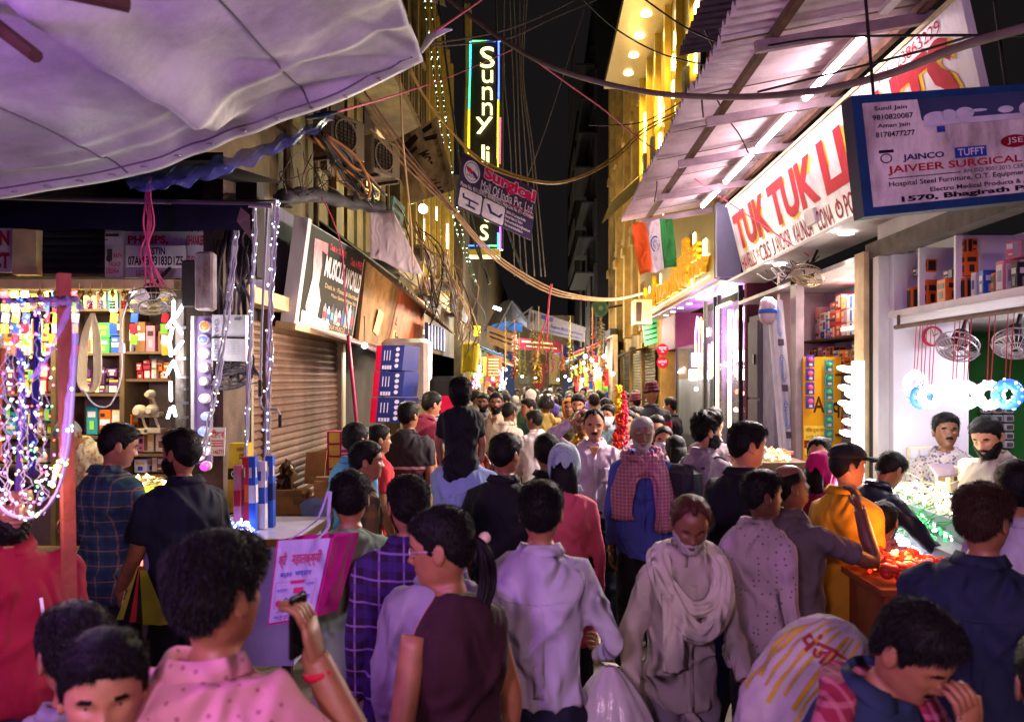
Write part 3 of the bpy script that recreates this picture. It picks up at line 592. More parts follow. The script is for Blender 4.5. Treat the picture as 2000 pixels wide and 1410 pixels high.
mb = MB(); mb.bbox((-3.4, 11.0, 0), (-3.3, 24, 3.2)); mb.build('back_wall', M('wall_maroon', '#4a2a24', rough=.8, var=.2), tx)
mb = MB(); mb.bbox((-3.3, 12.9, 2.9), (-2.3, 17.5, 3.0)); mb.build('shelf', BEIGE, tx)
mb = MB(); mb.bbox((-2.62, 13.6, 2.45), (-2.3, 16.5, 2.5)); mb.build('shelf', BEIGE, tx)
mb = MB(); mb.bbox((-2.75, 10.95, 0), (-2.6, 11.1, 2.6)); mb.build('pillar', M('tile_cream', '#a8a07a', rough=.3, var=.1), tx)
mb = MB(); mb.bbox((-3.3, 11.6, 0), (-2.9, 11.7, 2.6)); mb.build('lit_wall', M('wall_lime', '#b0b070', rough=.5, var=.1), tx)
mb = MB(); mb.bbox((-2.55, 18.0, 0), (-2.45, 24, 2.6)); mb.build('shutter_front', M('shutter_rust', '#5b3420', rough=.7, var=.3), tx)
ty = thing('far_left_building', 'far dark building at the end of the lane', 'building', (-3, 30, 0))
mb = MB(); mb.bbox((-6, 24.1, 0), (-2.2, 60, 8.0)); mb.build('wall', M('wall_brownblack', '#4a3d22'), ty)
tz = thing('street_end_building', 'dark building closing the far end of the street', 'building', (0, 62, 0))
mb = MB(); mb.bbox((-8, 46.5, 0), (8, 48, 5.6)); mb.build('wall', M('wall_end', '#7a6a54', rough=.9, var=.4, scale=.8, dirt='#40362a', dscale=.5), tz)
for i in range(9): mb = MB(); mb.bbox((-3.6 + .85 * i, 46.3, .8 + .9 * (i % 2)), (-3.0 + .85 * i, 46.5, 2.2 + .7 * (i % 3))); mb.build('shop_front', M('front_%d' % (i % 4), ('#8a3a30', '#a89060', '#3a4a78', '#7a7468')[i % 4], rough=.7, var=.3), tz)
point_light('end_glow', (.3, 40, 3.4), 420, (1, .84, .62), .15)

# ---- clutter of the upper left front: balcony, planks, pipes, ledges
tq = thing('wooden_balcony', 'old wooden balcony hidden among wires above the air conditioners', 'balcony', (-2.4, 11.5, 6))
OKW = M('wood_ochre', '#5a4628', rough=.8, var=.35, scale=5, bump=.3, dirt='#3a2c14', dscale=2)
mb = MB(); mb.bbox((-2.7, 10.2, 6.1), (-1.95, 14.2, 6.25)); mb.build('floor_slab', OKW, tq)
for i in range(15): mb = MB(); mb.bbox((-2.0, 10.25 + i * .27, 6.25), (-1.95, 10.32 + i * .27, 7.3)); mb.build('baluster', OKW, tq)
for i in range(5): mb = MB(); mb.bbox((-2.02, 10.2 + i * .98, 6.25), (-1.92, 10.3 + i * .98, 8.6)); mb.build('post', OKW, tq)
mb = MB(); mb.bbox((-2.05, 10.2, 7.3), (-1.92, 14.2, 7.38)); mb.build('handrail', OKW, tq); mb = MB(); mb.grid(lambda u, v: Vector((-2.7 + 1.1 * v, 10 + 4.4 * u, 8.9 - .4 * v + .03 * math.sin(u * 90))), 90, 2); mb.build('tin_roof', M('tin_brown', '#54463e'), tq)
for i in range(6): mb = MB(); mb.bbox((-2.68, 10.6 + i * .6, 3.9), (-2.60, 11.0 + i * .6, 6.0)); mb.build('plank', OKW, tq)
for i, (Y, r_) in enumerate(((8.6, .05), (9.7, .035), (13.2, .05), (14.3, .04))):
    mb = MB(); mb.tube([(-2.62, Y, 3.8), (-2.62, Y, 9.4)], r_, 8); tag(mb.build('drain_pipe', M('pipe_rust', '#5a4a34', rough=.8, var=.3)), 'rusty drain pipe on the upper left front, ' + ORDN[i] + ' along the lane', 'pipe')
for i in range(4): mb = MB(); mb.bbox((2.05, 32 + i * 6, 1), (2.2, 34 + i * 6, 15)); mb.build('window_bay', M('bay_night', '#121010', rough=.8, var=.3), t6)
for i in range(14): Y = 30.4 + (i % 4) * 1.5; z = 5 + (i // 4) * 2.4; mb = MB(); mb.bbox((2.12, Y, z), (2.22, Y + .7, z + 1.3)); wn = mb.build('window', M('frame_night', '#1c1918', rough=.8), t6); m2 = MB(); m2.bbox((2.09, Y + .1, z + .1), (2.12, Y + .6, z + 1.2)); m2.build('pane', M('pane_dark', '#15181c'), wn)

for i, Y in enumerate((6.9, 8.8)):  # added discs and spots that side-light the crowd
    mb = MB(); mb.lathe([(.06, 0), (.065, -.02), (.05, -.022), (.01, -.024)], 16, (2.6, Y, 3.238)); tag(mb.build('canopy_fill_disc', GLOW('canopy_fill_glow', '#fff0e8', 6)), ('nearer', 'farther')[i] + ' added lamp disc under the white canopy to side light the crowd', 'lamp'); spot_light('canopy_fill_spot', (2.55, Y, 3.19), (-1, -.25, -.75), 430, (1, .84, .80))

sr = random.Random(33)   # small faded boards and ledges along the left front
for i in range(13):
    Y = 11.2 + i * .95; z = sr.uniform(3.0, 5.6); h_ = sr.uniform(.35, .8); L_ = sr.uniform(.5, .9); x = -2.3 - .1 * (i % 2); q = [(x, Y, z + h_), (x + .04, Y + L_, z + h_), (x - .04, Y + L_, z), (x - .06, Y, z)]
    cn = ('cream', 'rust', 'teal', 'grey', 'maroon')[i % 5]; B = Board(q); mb = MB(); mb.slab(q, .05); o = tag(mb.build('faded_board', M('board_' + cn, {'cream': '#9a8860', 'rust': '#7a4428', 'teal': '#3a5a58', 'grey': '#77706a', 'maroon': '#5a2428'}[cn], rough=.8, var=.25, dirt='#40362a', dscale=3)), f'faded {cn} board among the wires on the left front, {ORDN[i // 5]} of its colour', 'sign')
    mb = MB(); [B.rect(mb, .1, .15 + .24 * k, sr.uniform(.6, .92), .28 + .24 * k, .006) for k in range(3)]; mb.build('worn_print', ink('worn%d' % (i % 2), ('#2a221c', '#c0b090')[i % 2]), o)
for i in range(5): mb = MB(); Y = 11.5 + 2.4 * i; mb.bbox((-2.75, Y, 3.72 + .5 * (i % 2)), (-1.95, Y + 1.9, 3.78 + .5 * (i % 2))); mb.bbox((-2.0, Y, 3.5 + .5 * (i % 2)), (-1.95, Y + 1.9, 3.72 + .5 * (i % 2))); tag(mb.build('stone_ledge', M('ledge_grime', '#6a5a44', rough=.9, var=.35, dirt='#38301f', dscale=2)), f'grimy projecting ledge on the left front, {("first", "second", "third", "fourth", "fifth")[i]} along the lane', 'ledge')

# ================================================================ people
def cloth(name, col, rough=.85, pat=None, col2=None, pscale=30, wr=.35, sheen=0.0):
    "woven cloth: base colour, weave, soft wrinkles; pat = plaid | dots | hstripes | floral"
    if name in MATS: return MATS[name]
    m, n, l, b = _mat(name); c = lin(col)
    tc = n.new('ShaderNodeTexCoord')
    b.inputs['Roughness'].default_value = rough; b.inputs['Specular IOR Level'].default_value = .25
    if sheen: b.inputs['Sheen Weight'].default_value = sheen
    nz = n.new('ShaderNodeTexNoise'); nz.inputs['Scale'].default_value = 5; nz.inputs['Detail'].default_value = 6
    l.new(tc.outputs['Object'], nz.inputs['Vector'])
    rp = n.new('ShaderNodeValToRGB'); rp.color_ramp.elements[0].position = .3; rp.color_ramp.elements[1].position = .75
    rp.color_ramp.elements[0].color = (*[x * .86 for x in c], 1); rp.color_ramp.elements[1].color = (*[min(1, x * 1.1) for x in c], 1)
    l.new(nz.outputs['Fac'], rp.inputs['Fac']); src = rp.outputs['Color']
    def mixin(fac, colr):
        nonlocal src
        mx = n.new('ShaderNodeMix'); mx.data_type = 'RGBA'; l.new(fac, mx.inputs['Factor']); l.new(src, mx.inputs[6])
        mx.inputs[7].default_value = (*lin(colr), 1); src = mx.outputs[2]
    def bands(axis, sc, lo, hi, phase=0.0):
        sp = n.new('ShaderNodeSeparateXYZ'); l.new(tc.outputs['Object'], sp.inputs[0])
        a = n.new('ShaderNodeMath'); a.operation = 'MULTIPLY_ADD'; a.inputs[1].default_value = sc; a.inputs[2].default_value = phase
        l.new(sp.outputs[axis], a.inputs[0])
        f = n.new('ShaderNodeMath'); f.operation = 'FRACT'; l.new(a.outputs[0], f.inputs[0])
        g = n.new('ShaderNodeMath'); g.operation = 'COMPARE'; g.inputs[1].default_value = (lo + hi) / 2; g.inputs[2].default_value = (hi - lo) / 2
        l.new(f.outputs[0], g.inputs[0]); return g.outputs[0]
    def scaled(o, k):
        q = n.new('ShaderNodeMath'); q.operation = 'MULTIPLY'; q.inputs[1].default_value = k; l.new(o, q.inputs[0]); return q.outputs[0]
    if pat == 'plaid':
        for ax in (0, 2):
            mixin(scaled(bands(ax, pscale, .1, .45), .45), col2[0])
            mixin(scaled(bands(ax, pscale, .7, .78), .7), col2[1])
    elif pat == 'check':
        for ax in (0, 2): mixin(scaled(bands(ax, pscale, .0, .3), .42), col2)
    elif pat == 'front': mixin(bands(1, .5, .006, .4), col2)
    elif pat == 'hstripes':
        for lo, hi, cc in col2: mixin(bands(2, 1.0, lo, hi), cc)
    elif pat in ('dots', 'floral'):
        vo = n.new('ShaderNodeTexVoronoi'); vo.inputs['Scale'].default_value = pscale; vo.inputs['Randomness'].default_value = .35 if pat == 'dots' else 1
        l.new(tc.outputs['Object'], vo.inputs['Vector'])
        g = n.new('ShaderNodeMath'); g.operation = 'LESS_THAN'; g.inputs[1].default_value = .2 if pat == 'dots' else .36; l.new(vo.outputs['Distance'], g.inputs[0])
        mixin(scaled(g.outputs[0], .85), col2)
        if pat == 'floral':
            n2 = n.new('ShaderNodeTexNoise'); n2.inputs['Scale'].default_value = pscale * 1.3; l.new(tc.outputs['Object'], n2.inputs['Vector'])
            g2 = n.new('ShaderNodeMath'); g2.operation = 'GREATER_THAN'; g2.inputs[1].default_value = .6; l.new(n2.outputs['Fac'], g2.inputs[0]); mixin(scaled(g2.outputs[0], .5), col2)
    l.new(src, b.inputs['Base Color'])
    wv = n.new('ShaderNodeTexNoise'); wv.noise_type = 'RIDGED_MULTIFRACTAL'; wv.inputs['Scale'].default_value = 9; wv.inputs['Detail'].default_value = 3; wv.inputs['Distortion'].default_value = .8
    mp = n.new('ShaderNodeMapping'); mp.inputs['Scale'].default_value = (1, 1, .5); mp.inputs['Rotation'].default_value = (.3, .6, .2)
    l.new(tc.outputs['Object'], mp.inputs['Vector']); l.new(mp.outputs['Vector'], wv.inputs['Vector'])
    bp = n.new('ShaderNodeBump'); bp.inputs['Strength'].default_value = min(1, wr * 2.0); bp.inputs['Distance'].default_value = .09
    l.new(wv.outputs['Fac'], bp.inputs['Height'])
    fw = n.new('ShaderNodeTexNoise'); fw.inputs['Scale'].default_value = 420; l.new(tc.outputs['Object'], fw.inputs['Vector'])
    b2 = n.new('ShaderNodeBump'); b2.inputs['Strength'].default_value = .25; b2.inputs['Distance'].default_value = .002
    l.new(fw.outputs['Fac'], b2.inputs['Height']); l.new(bp.outputs['Normal'], b2.inputs['Normal']); l.new(b2.outputs['Normal'], b.inputs['Normal'])
    MATS[name] = m; return m
def skin(name, col):
    if name in MATS: return MATS[name]
    m, n, l, b = _mat(name); c = lin(col)
    tc = n.new('ShaderNodeTexCoord'); nz = n.new('ShaderNodeTexNoise'); nz.inputs['Scale'].default_value = 22; nz.inputs['Detail'].default_value = 5
    l.new(tc.outputs['Object'], nz.inputs['Vector']); rp = n.new('ShaderNodeValToRGB')
    rp.color_ramp.elements[0].position = .3; rp.color_ramp.elements[1].position = .7
    rp.color_ramp.elements[0].color = (c[0] * .82, c[1] * .78, c[2] * .76, 1); rp.color_ramp.elements[1].color = (c[0] * 1.1, c[1] * 1.06, c[2] * 1.02, 1)
    l.new(nz.outputs['Fac'], rp.inputs['Fac']); l.new(rp.outputs['Color'], b.inputs['Base Color'])
    b.inputs['Roughness'].default_value = .48; b.inputs['Specular IOR Level'].default_value = .4
    b.inputs['Subsurface Weight'].default_value = .08; b.inputs['Subsurface Radius'].default_value = (.02, .008, .004)
    fz = n.new('ShaderNodeTexNoise'); fz.inputs['Scale'].default_value = 240; l.new(tc.outputs['Object'], fz.inputs['Vector'])
    bp = n.new('ShaderNodeBump'); bp.inputs['Strength'].default_value = .2; bp.inputs['Distance'].default_value = .002; l.new(fz.outputs['Fac'], bp.inputs['Height']); l.new(bp.outputs['Normal'], b.inputs['Normal'])
    MATS[name] = m; return m
def hairmat(name, col):
    if name in MATS: return MATS[name]
    m, n, l, b = _mat(name); c = lin(col)
    tc = n.new('ShaderNodeTexCoord'); nz = n.new('ShaderNodeTexNoise'); nz.inputs['Scale'].default_value = 60; nz.inputs['Detail'].default_value = 3
    mp = n.new('ShaderNodeMapping'); mp.inputs['Scale'].default_value = (3, 3, .6); l.new(tc.outputs['Object'], mp.inputs['Vector']); l.new(mp.outputs['Vector'], nz.inputs['Vector'])
    rp = n.new('ShaderNodeValToRGB'); rp.color_ramp.elements[0].color = (*[x * .55 for x in c], 1); rp.color_ramp.elements[1].color = (*[x * 1.25 for x in c], 1)
    l.new(nz.outputs['Fac'], rp.inputs['Fac']); l.new(rp.outputs['Color'], b.inputs['Base Color'])
    b.inputs['Roughness'].default_value = .55; b.inputs['Specular IOR Level'].default_value = .12
    bp = n.new('ShaderNodeBump'); bp.inputs['Strength'].default_value = .6; bp.inputs['Distance'].default_value = .006; l.new(nz.outputs['Fac'], bp.inputs['Height']); l.new(bp.outputs['Normal'], b.inputs['Normal'])
    MATS[name] = m; return m
SK = {'a': skin('skin_brown', '#8f5f42'), 'b': skin('skin_deep', '#6d4530'), 'c': skin('skin_tan', '#a87556'), 'd': skin('skin_dark', '#54352a')}
HB = hairmat('hair_black', '#100d0c'); HG = hairmat('hair_grey', '#8f8a86'); HW = hairmat('hair_white', '#c4bfba'); HR = hairmat('hair_brown', '#2e1d14'); HN = hairmat('hair_henna', '#43231a')
EYEW = M('eye_white', '#877a72', rough=.2, var=0, bump=0); EYEB = M('eye_dark', '#140c08', rough=.15, var=0, bump=0)
# head profile rows: z, half width, front y, back y   (head centre at 0, +Y = face)
_HP = np.array([(.118, .006, .004, -.012), (.113, .030, .030, -.040), (.102, .047, .055, -.066), (.085, .061, .074, -.085), (.062, .071, .087, -.097), (.035, .0765, .0925, -.103),
    (.012, .0775, .090, -.104), (-.010, .076, .0865, -.100), (-.032, .0715, .087, -.090), (-.055, .065, .0865, -.074), (-.078, .056, .083, -.060), (-.096, .045, .080, -.055), (-.107, .040, .070, -.054),
    (-.114, .047, .050, -.055), (-.124, .054, .036, -.056), (-.150, .056, .036, -.060), (-.180, .058, .040, -.066), (-.205, .070, .046, -.074), (-.23, .10, .05, -.08)])
def head_grid(nr, ns, jaw=1.0, nose=1.0):
    zs = np.concatenate([np.linspace(.118, -.125, nr), np.linspace(-.14, -.23, max(4, nr // 8))])
    o = np.argsort(_HP[:, 0]); T = _HP[o]
    w = np.interp(zs, T[:, 0], T[:, 1]); yf = np.interp(zs, T[:, 0], T[:, 2]); yb = np.interp(zs, T[:, 0], T[:, 3])
    for _ in range(2):
        for a in (w, yf, yb): a[1:-1] = (a[:-2] + 2 * a[1:-1] + a[2:]) / 4
    th = np.linspace(0, 2 * np.pi, ns, endpoint=False)
    c, s = np.cos(th), np.sin(th); ym = -.012
    X = w[:, None] * np.sign(c) * np.abs(c) ** .92
    hf = (yf - ym)[:, None]; hb = (ym - yb)[:, None]
    Yv = ym + np.where(s > 0, hf, hb) * np.sign(s) * np.abs(s) ** .9
    Z = np.repeat(zs[:, None], ns, 1)
    fr = np.clip(s, 0, 1)[None, :] ** .5
    g = lambda x0, z0, sx, sz: np.exp(-((X - x0) / sx) ** 2 - ((Z - z0) / sz) ** 2)
    d = np.zeros_like(X)
    nh = np.interp(Z, [-.046, -.038, -.030, -.012, .010, .022], [0, .016, .024, .014, .006, 0]) * nose
    d += nh * np.exp(-(X / np.interp(Z, [-.04, 0, .02], [.013, .008, .009])) ** 2)
    d += .006 * nose * (g(.013, -.034, .007, .007) + g(-.013, -.034, .007, .007))
    d -= .012 * (g(.032, .002, .017, .011) + g(-.032, .002, .017, .011))
    d += .004 * (g(.030, .021, .02, .007) + g(-.030, .021, .02, .007))
    d += .004 * (g(.045, -.022, .018, .016) + g(-.045, -.022, .018, .016))
    d += .006 * g(0, -.057, .022, .006) + .006 * g(0, -.069, .019, .005) - .005 * g(0, -.063, .024, .0028)
    d += .006 * jaw * g(0, -.095, .02, .012)
    Yv = Yv + d * fr
    return np.stack([X, Yv, Z], -1), th
def grid_normals(G):
    du = np.roll(G, -1, 1) - np.roll(G, 1, 1); dv = np.empty_like(G); dv[1:-1] = G[2:] - G[:-2]; dv[0] = G[1] - G[0]; dv[-1] = G[-1] - G[-2]
    n = np.cross(dv, du); n /= np.linalg.norm(n, axis=-1, keepdims=True) + 1e-9
    n[(n * (G - np.array([0, -.01, 0]))).sum(-1) < 0] *= -1
    return n
def sstep(x): x = np.clip(x, 0, 1); return x * x * (3 - 2 * x)
def hairline(th, style):
    a = (np.degrees(th) + 180) % 360 - 180            # +90 is the face, -90 the nape
    a = np.where(a > 90, 180 - a, np.where(a < -90, -180 - a, a))   # fold to one side: 90 face .. 0 side .. -90 nape
    if style == 'bald': return np.interp(a, [-90, -50, -20, 0, 20, 40, 90], [-.065, -.055, -.03, .018, .02, .09, .2])
    if style == 'recede': return np.interp(a, [-90, -50, -20, -2, 12, 22, 50, 70, 90], [-.07, -.055, -.03, .018, -.015, .03, .09, .098, .085])
    if style in ('long', 'bob'): return np.interp(a, [-90, -50, -15, 0, 15, 30, 50, 75, 90], [-.14, -.14, -.10, -.05, -.005, .03, .055, .07, .075])
    return np.interp(a, [-90, -50, -20, -2, 12, 22, 45, 70, 90], [-.072, -.06, -.035, .016, -.020, .02, .050, .060, .064])
def patch(G, N, thick, mb, thr=.0005):
    "lift the part of the head surface where thick > 0"
    nr, ns = thick.shape; idx = -np.ones((nr, ns), int); V = []; F = []
    keep = thick > thr
    Pn = G + N * np.maximum(thick, .0002)[..., None]
    for i in range(nr - 1):
        for j in range(ns):
            k = (j + 1) % ns; q = ((i, j), (i, k), (i + 1, k), (i + 1, j))
            if sum(keep[a] for a in q) < 2: continue
            f = []
            for a in q:
                if idx[a] < 0: idx[a] = len(V); V.append(tuple(Pn[a]))
                f.append(int(idx[a]))
            F.append(tuple(f))
    if keep[0].all(): F.append(tuple(int(idx[0, j]) for j in range(ns))[::-1])
    if V: mb.add(V, F)

ARMS = {  # elbow, wrist, hand direction, palm normal; for the right arm, mirrored for the left
 'down': ((.200, -.03, 1.105), (.208, .04, .855), (0, .15, -1), (-1, .1, 0)),
 'fwd': ((.203, .06, 1.115), (.19, .23, .945), (0, .6, -.8), (-1, 0, 0)),
 'back': ((.200, -.13, 1.12), (.205, -.12, .87), (0, .1, -1), (-1, 0, 0)),
 'hold': ((.245, .02, 1.10), (.12, .25, 1.10), (-.5, .8, .1), (0, 0, 1)),
 'low': ((.25, .04, 1.11), (.13, .21, .95), (-.4, .6, -.5), (-1, 0, 0)),
 'ear': ((.31, .13, 1.20), (.15, .10, 1.46), (-.25, -.1, 1), (-1, -.2, 0)),
 'head': ((.38, .05, 1.50), (.17, .02, 1.66), (-.8, .05, .5), (-.5, 0, -1)),
 'mouth': ((.22, .19, 1.13), (.06, .21, 1.35), (-.4, .05, .9), (0, -1, .2)),
 'hip': ((.37, -.09, 1.16), (.19, .02, 1.02), (-.8, .5, -.1), (-1, -1, 0)),
 'reach': ((.27, .19, 1.19), (.20, .43, 1.17), (-.05, 1, -.1), (0, 0, -1)),
 'strap': ((.27, .10, 1.14), (.13, .17, 1.32), (-.3, .1, .9), (-.2, -1, 0)),
 'chest': ((.27, .06, 1.12), (.02, .19, 1.18), (-1, .1, .2), (0, -1, 0)),
}
PEOPLE = []; BAKE = []
def bake_cloth():
    "freeze the grown garments and press folds into them"
    bpy.context.view_layer.update(); dg = bpy.context.evaluated_depsgraph_get()
    new = [bpy.data.meshes.new_from_object(o.evaluated_get(dg)) for o, *_ in BAKE]
    for (o, ph, wr, hem, det), me in zip(BAKE, new):
        o.modifiers.clear(); old = o.data; o.data = me; bpy.data.meshes.remove(old)
        n = len(me.vertices); co = np.empty(n * 3, np.float32); me.vertices.foreach_get('co', co); nr = np.empty(n * 3, np.float32); me.vertex_normals.foreach_get('vector', nr)
        co = co.reshape(-1, 3); nr = nr.reshape(-1, 3); x, y, z = co.T; sn = np.sin
        w1 = sn(7 * x + ph) + .8 * sn(6 * z + 2 * ph) + .7 * sn(8 * y + 3 * ph) + .5 * sn(15 * z + 11 * x + ph); w2 = sn(9 * x - 5 * z + 1.7 * ph) + .8 * sn(7 * y + 4 * z + .6 * ph) + .5 * sn(17 * x - 13 * z)
        crest = lambda t: (1 - np.abs(sn(t))) ** 2.5
        mk = lambda a, b, c, q: np.clip(.5 + .75 * sn(a * x + q * ph) * sn(b * z + 1.3 * q * ph) + .4 * sn(c * y + q), 0, 1) ** 1.5
        if hem > 0:
            sl = np.clip((np.abs(x) - .165) / .03, 0, 1); lo = np.clip((1.12 - z) / .2, 0, 1)
            d = .013 * crest(10 * (.85 * x + .75 * z) + 1.1 * w1) * mk(9, 6, 5, 1.0) + .013 * crest(10 * (-.85 * x + .75 * z) + 1.1 * w2) * mk(8, 7, 6, 2.1)
            d += .010 * crest(15 * z + 3 * y + 1.3 * w1) * lo * mk(7, 5, 4, 3.3) + .009 * crest(13 * x + 5 * y + .9 * w2) * mk(6, 4, 7, 4.2)
            d = d * (1 - .6 * sl) + sl * .008 * crest(24 * z + 16 * y + 1.5 * w1) * mk(5, 9, 6, 5.1)
            if hem > .9: d += .008 * crest(30 * x + 12 * y + .6 * w1) * np.clip((1.02 - z) / .08, 0, 1)
            d += .006 * sn(5 * x + ph) * sn(4 * z + ph * 2) - .004
        else: d = .011 * crest(11 * z + 6 * x + 1.4 * w1) * mk(9, 5, 6, 1.2) + .008 * crest(14 * x - 5 * z + w2) * mk(6, 6, 5, 2.7) - .003; d = d * np.clip((.93 - z) / .12, 0, 1) - .004 * np.clip((z - .86) / .06, 0, 1)
        co += nr * (d * wr * 1.7)[:, None]; me.vertices.foreach_set('co', co.ravel()); me.update()
def person(label, px, top, Y, face=0, lean=0, hy=0, hp=0, roll=0, arms=('down', 'down'), shirt=None, sleeve='long', hem=.80, pants=None, sk='a', hair='short', hc=None, hs=1.0,
           beard=0, bc=None, mous=0, mask=None, det=2, w=1.0, belly=0, z0=0.0, collar=True, walk=0, female=False, cuff=None, h=None, strands=0, eyes=None, head=.94, legs=None, belt=None, group=None, vary=None, wr=1.0, X=None, shoes=True, sc_w=1.0):
    rng = random.Random(len(PEOPLE) * 31 + 5); hs *= .74
    if X is None: X = (px - VX) * Y / FPX
    if h is None: h = CAM_H - (top - VY) * Y / FPX - z0
    s = h / 1.71
    root = thing('person', label, 'person', (X, Y, z0), group)
    root.rotation_euler = (0, 0, R(face)); root.scale = (s, s, s)
    hc = hc or HB; bc = bc or hc; skm = SK[sk]
    pants = pants or cloth('trousers_dark', '#1b1c24')
    ca, sa = math.cos(R(-lean)), math.sin(R(-lean))
    def S(p):
        "bend the upper body forward"
        p = Vector(p)
        if not lean: return p
        t = max(0, min(1, (p.z - .86) / .28)); a = R(lean) * t * t * (3 - 2 * t)
        y, z = p.y, p.z - .95
        return Vector((p.x, y * math.cos(a) + max(z, -.09) * math.sin(a), .95 + z * math.cos(a) - (y * math.sin(a) if t > 0 else 0)))
    hm = Matrix.Rotation(R(hy), 3, 'Z') @ Matrix.Rotation(R(-hp), 3, 'X') @ Matrix.Rotation(R(roll), 3, 'Y')
    HC = Vector((0, .012, 1.592))                       # head centre
    piv = Vector((0, -.015, 1.47))
    def HX(p):
        "head-local point -> person-local"
        p = Vector(p) * head; q = HC + p
        wt = max(0, min(1, (p.z + .20) / .09))
        r = piv + hm @ (q - piv)
        return S(q.lerp(r, wt))
    nr, ns = {1: (18, 20), 2: (34, 44), 3: (52, 80)}[det]
    G, th = head_grid(nr, ns, nose=rng.uniform(.85, 1.15)); N = grid_normals(G); X_, Y_, Z_ = G[..., 0], G[..., 1], G[..., 2]
    # ---- body: head, neck and trunk are one loft; arms and hands join it inside the sleeves
    b = MB()
    rings = [[HX(G[i, j]) for j in range(ns)] for i in range(len(G))]
    for z, ww, dd in ((1.33, .12, .075), (1.2, .12, .08), (1.0, .12, .08), (.92, .10, .07)):
        rings.append([S((ww * math.cos(a), -.01 + dd * math.sin(a), z)) for a in th])
    b.loft(rings)
    if det >= 2:
        for sx in (-1, 1):                              # ears
            er = []
            for k, (o, rr) in enumerate(((-.004, .75), (.006, 1.0), (.012, .95), (.012, .45))):
                er.append([HX((sx * (.074 + o), -.012 - .006 * k * .5 + rr * .019 * math.cos(a) - .004 * math.sin(a), -.008 + rr * .033 * math.sin(a))) for a in np.linspace(0, 2 * math.pi, 10, endpoint=False)])
            b.loft(er)
    aw = w * (1 if not female else .9)
    joints = []
    for k, sx in ((0, -1), (1, 1)):
        a = arms[k]; a = ARMS[a] if isinstance(a, str) else a
        mir = lambda v: Vector((v[0] * sx, v[1], v[2]))
        sh = S((sx * .147 * aw, -.008, 1.362)); el = S(mir(a[0]) + Vector((sx * .02 * (aw - 1), 0, 0))); wr_ = S(mir(a[1])); dr = (S(mir(a[1]) + mir(a[2]) * .1) - wr_).normalized(); pn = mir(a[3])
        joints.append((sh, el, wr_))
        pts = catmull([sh, sh.lerp(el, .5), el, el.lerp(wr_, .5), wr_, wr_ + dr * .02], 3 if det > 1 else 2)
        kk = len(pts); rad = [float(np.interp(i / (kk - 1), [0, .3, .45, .6, .9, 1], [.044, .040, .036, .038, .027, .025])) * (.9 if female else 1) * (.6 if sleeve == 'long' and i < kk * .8 else 1) for i in range(kk)]
        b.tube(pts, rad, 10 if det > 1 else 6)
        if det == 1: b.tube([wr_, wr_ + dr * .05, wr_ + dr * .12, wr_ + dr * .17], [.024, .036, .034, .014], 6, flat=.6); continue
        ax = dr.cross(pn).normalized(); pn = ax.cross(dr).normalized()
        if pn.dot(mir(a[3])) < 0: pn = -pn
        pr = []
        for t, hw, ht in ((-.01, .024, .018), (.02, .034, .016), (.06, .041, .014), (.092, .039, .011)):
            pr.append([wr_ + dr * t + ax * hw * math.cos(q) + pn * ht * math.sin(q) for q in np.linspace(0, 2 * math.pi, 10, endpoint=False)])
        b.loft(pr)
        curl = .55
        for fi, (off, L) in enumerate(((-.029, .062), (-.010, .074), (.010, .078), (.029, .070))):
            p0 = wr_ + dr * .082 + ax * off; p1 = p0 + (dr * math.cos(curl * .5) + pn * math.sin(curl * .5)) * L * .5
            p2 = p1 + (dr * math.cos(curl * 1.6) + pn * math.sin(curl * 1.6)) * L * .32; p3 = p2 + (dr * math.cos(curl * 2.6) + pn * math.sin(curl * 2.6)) * L * .25
            b.tube([p0, p1, p2, p3], [.0095, .009, .008, .006], 6)
        t0 = wr_ + dr * .03 + ax * .03 * (1 if (ax.dot(Vector((0, 1, 0))) > 0) else -1); td = (dr * .7 + (t0 - wr_ - dr * .03).normalized() * .6 + pn * .3).normalized()
        b.tube([t0, t0 + td * .035, t0 + (td * .8 + dr * .3).normalized() * .068], [.012, .0105, .007], 6)
    if legs == 'bare':
        for sx in (-1, 1): b.tube([S((sx * .09, 0, .9)), (sx * .10, .01, .5), (sx * .10, -.02, .1)], [.07, .05, .035], 8)
    o = b.build('body', skm, root, smooth=True, local=True)
    # ---- hair
    if hair and hair != 'none':
        hl = hairline(th, hair)[None, :]
        tk = sstep((Z_ - hl) / .022) * (.011 + .012 * sstep((Z_ - .02) / .08)) * hs
        if hair == 'bald': tk *= sstep((.075 - Z_) / .03) * .7
        if hair == 'recede': tk *= .8
        if hair in ('long', 'bob'): tk = sstep((Z_ - hl) / .015) * .016 * hs; tk[Z_ < -.215] = 0
        nse = (np.sin(X_ * 90 + 3 * np.sin(Z_ * 60)) * np.sin(Y_ * 80 + rng.random() * 6))
        amp = .16 if hair != 'curly' else .5
        tk = tk * (1 + amp * nse) * (1.9 if hair == 'curly' else 1)
        hb = MB(); patch(G, N, tk, hb)
        hb.v = [tuple(HX(p)) for p in hb.v]
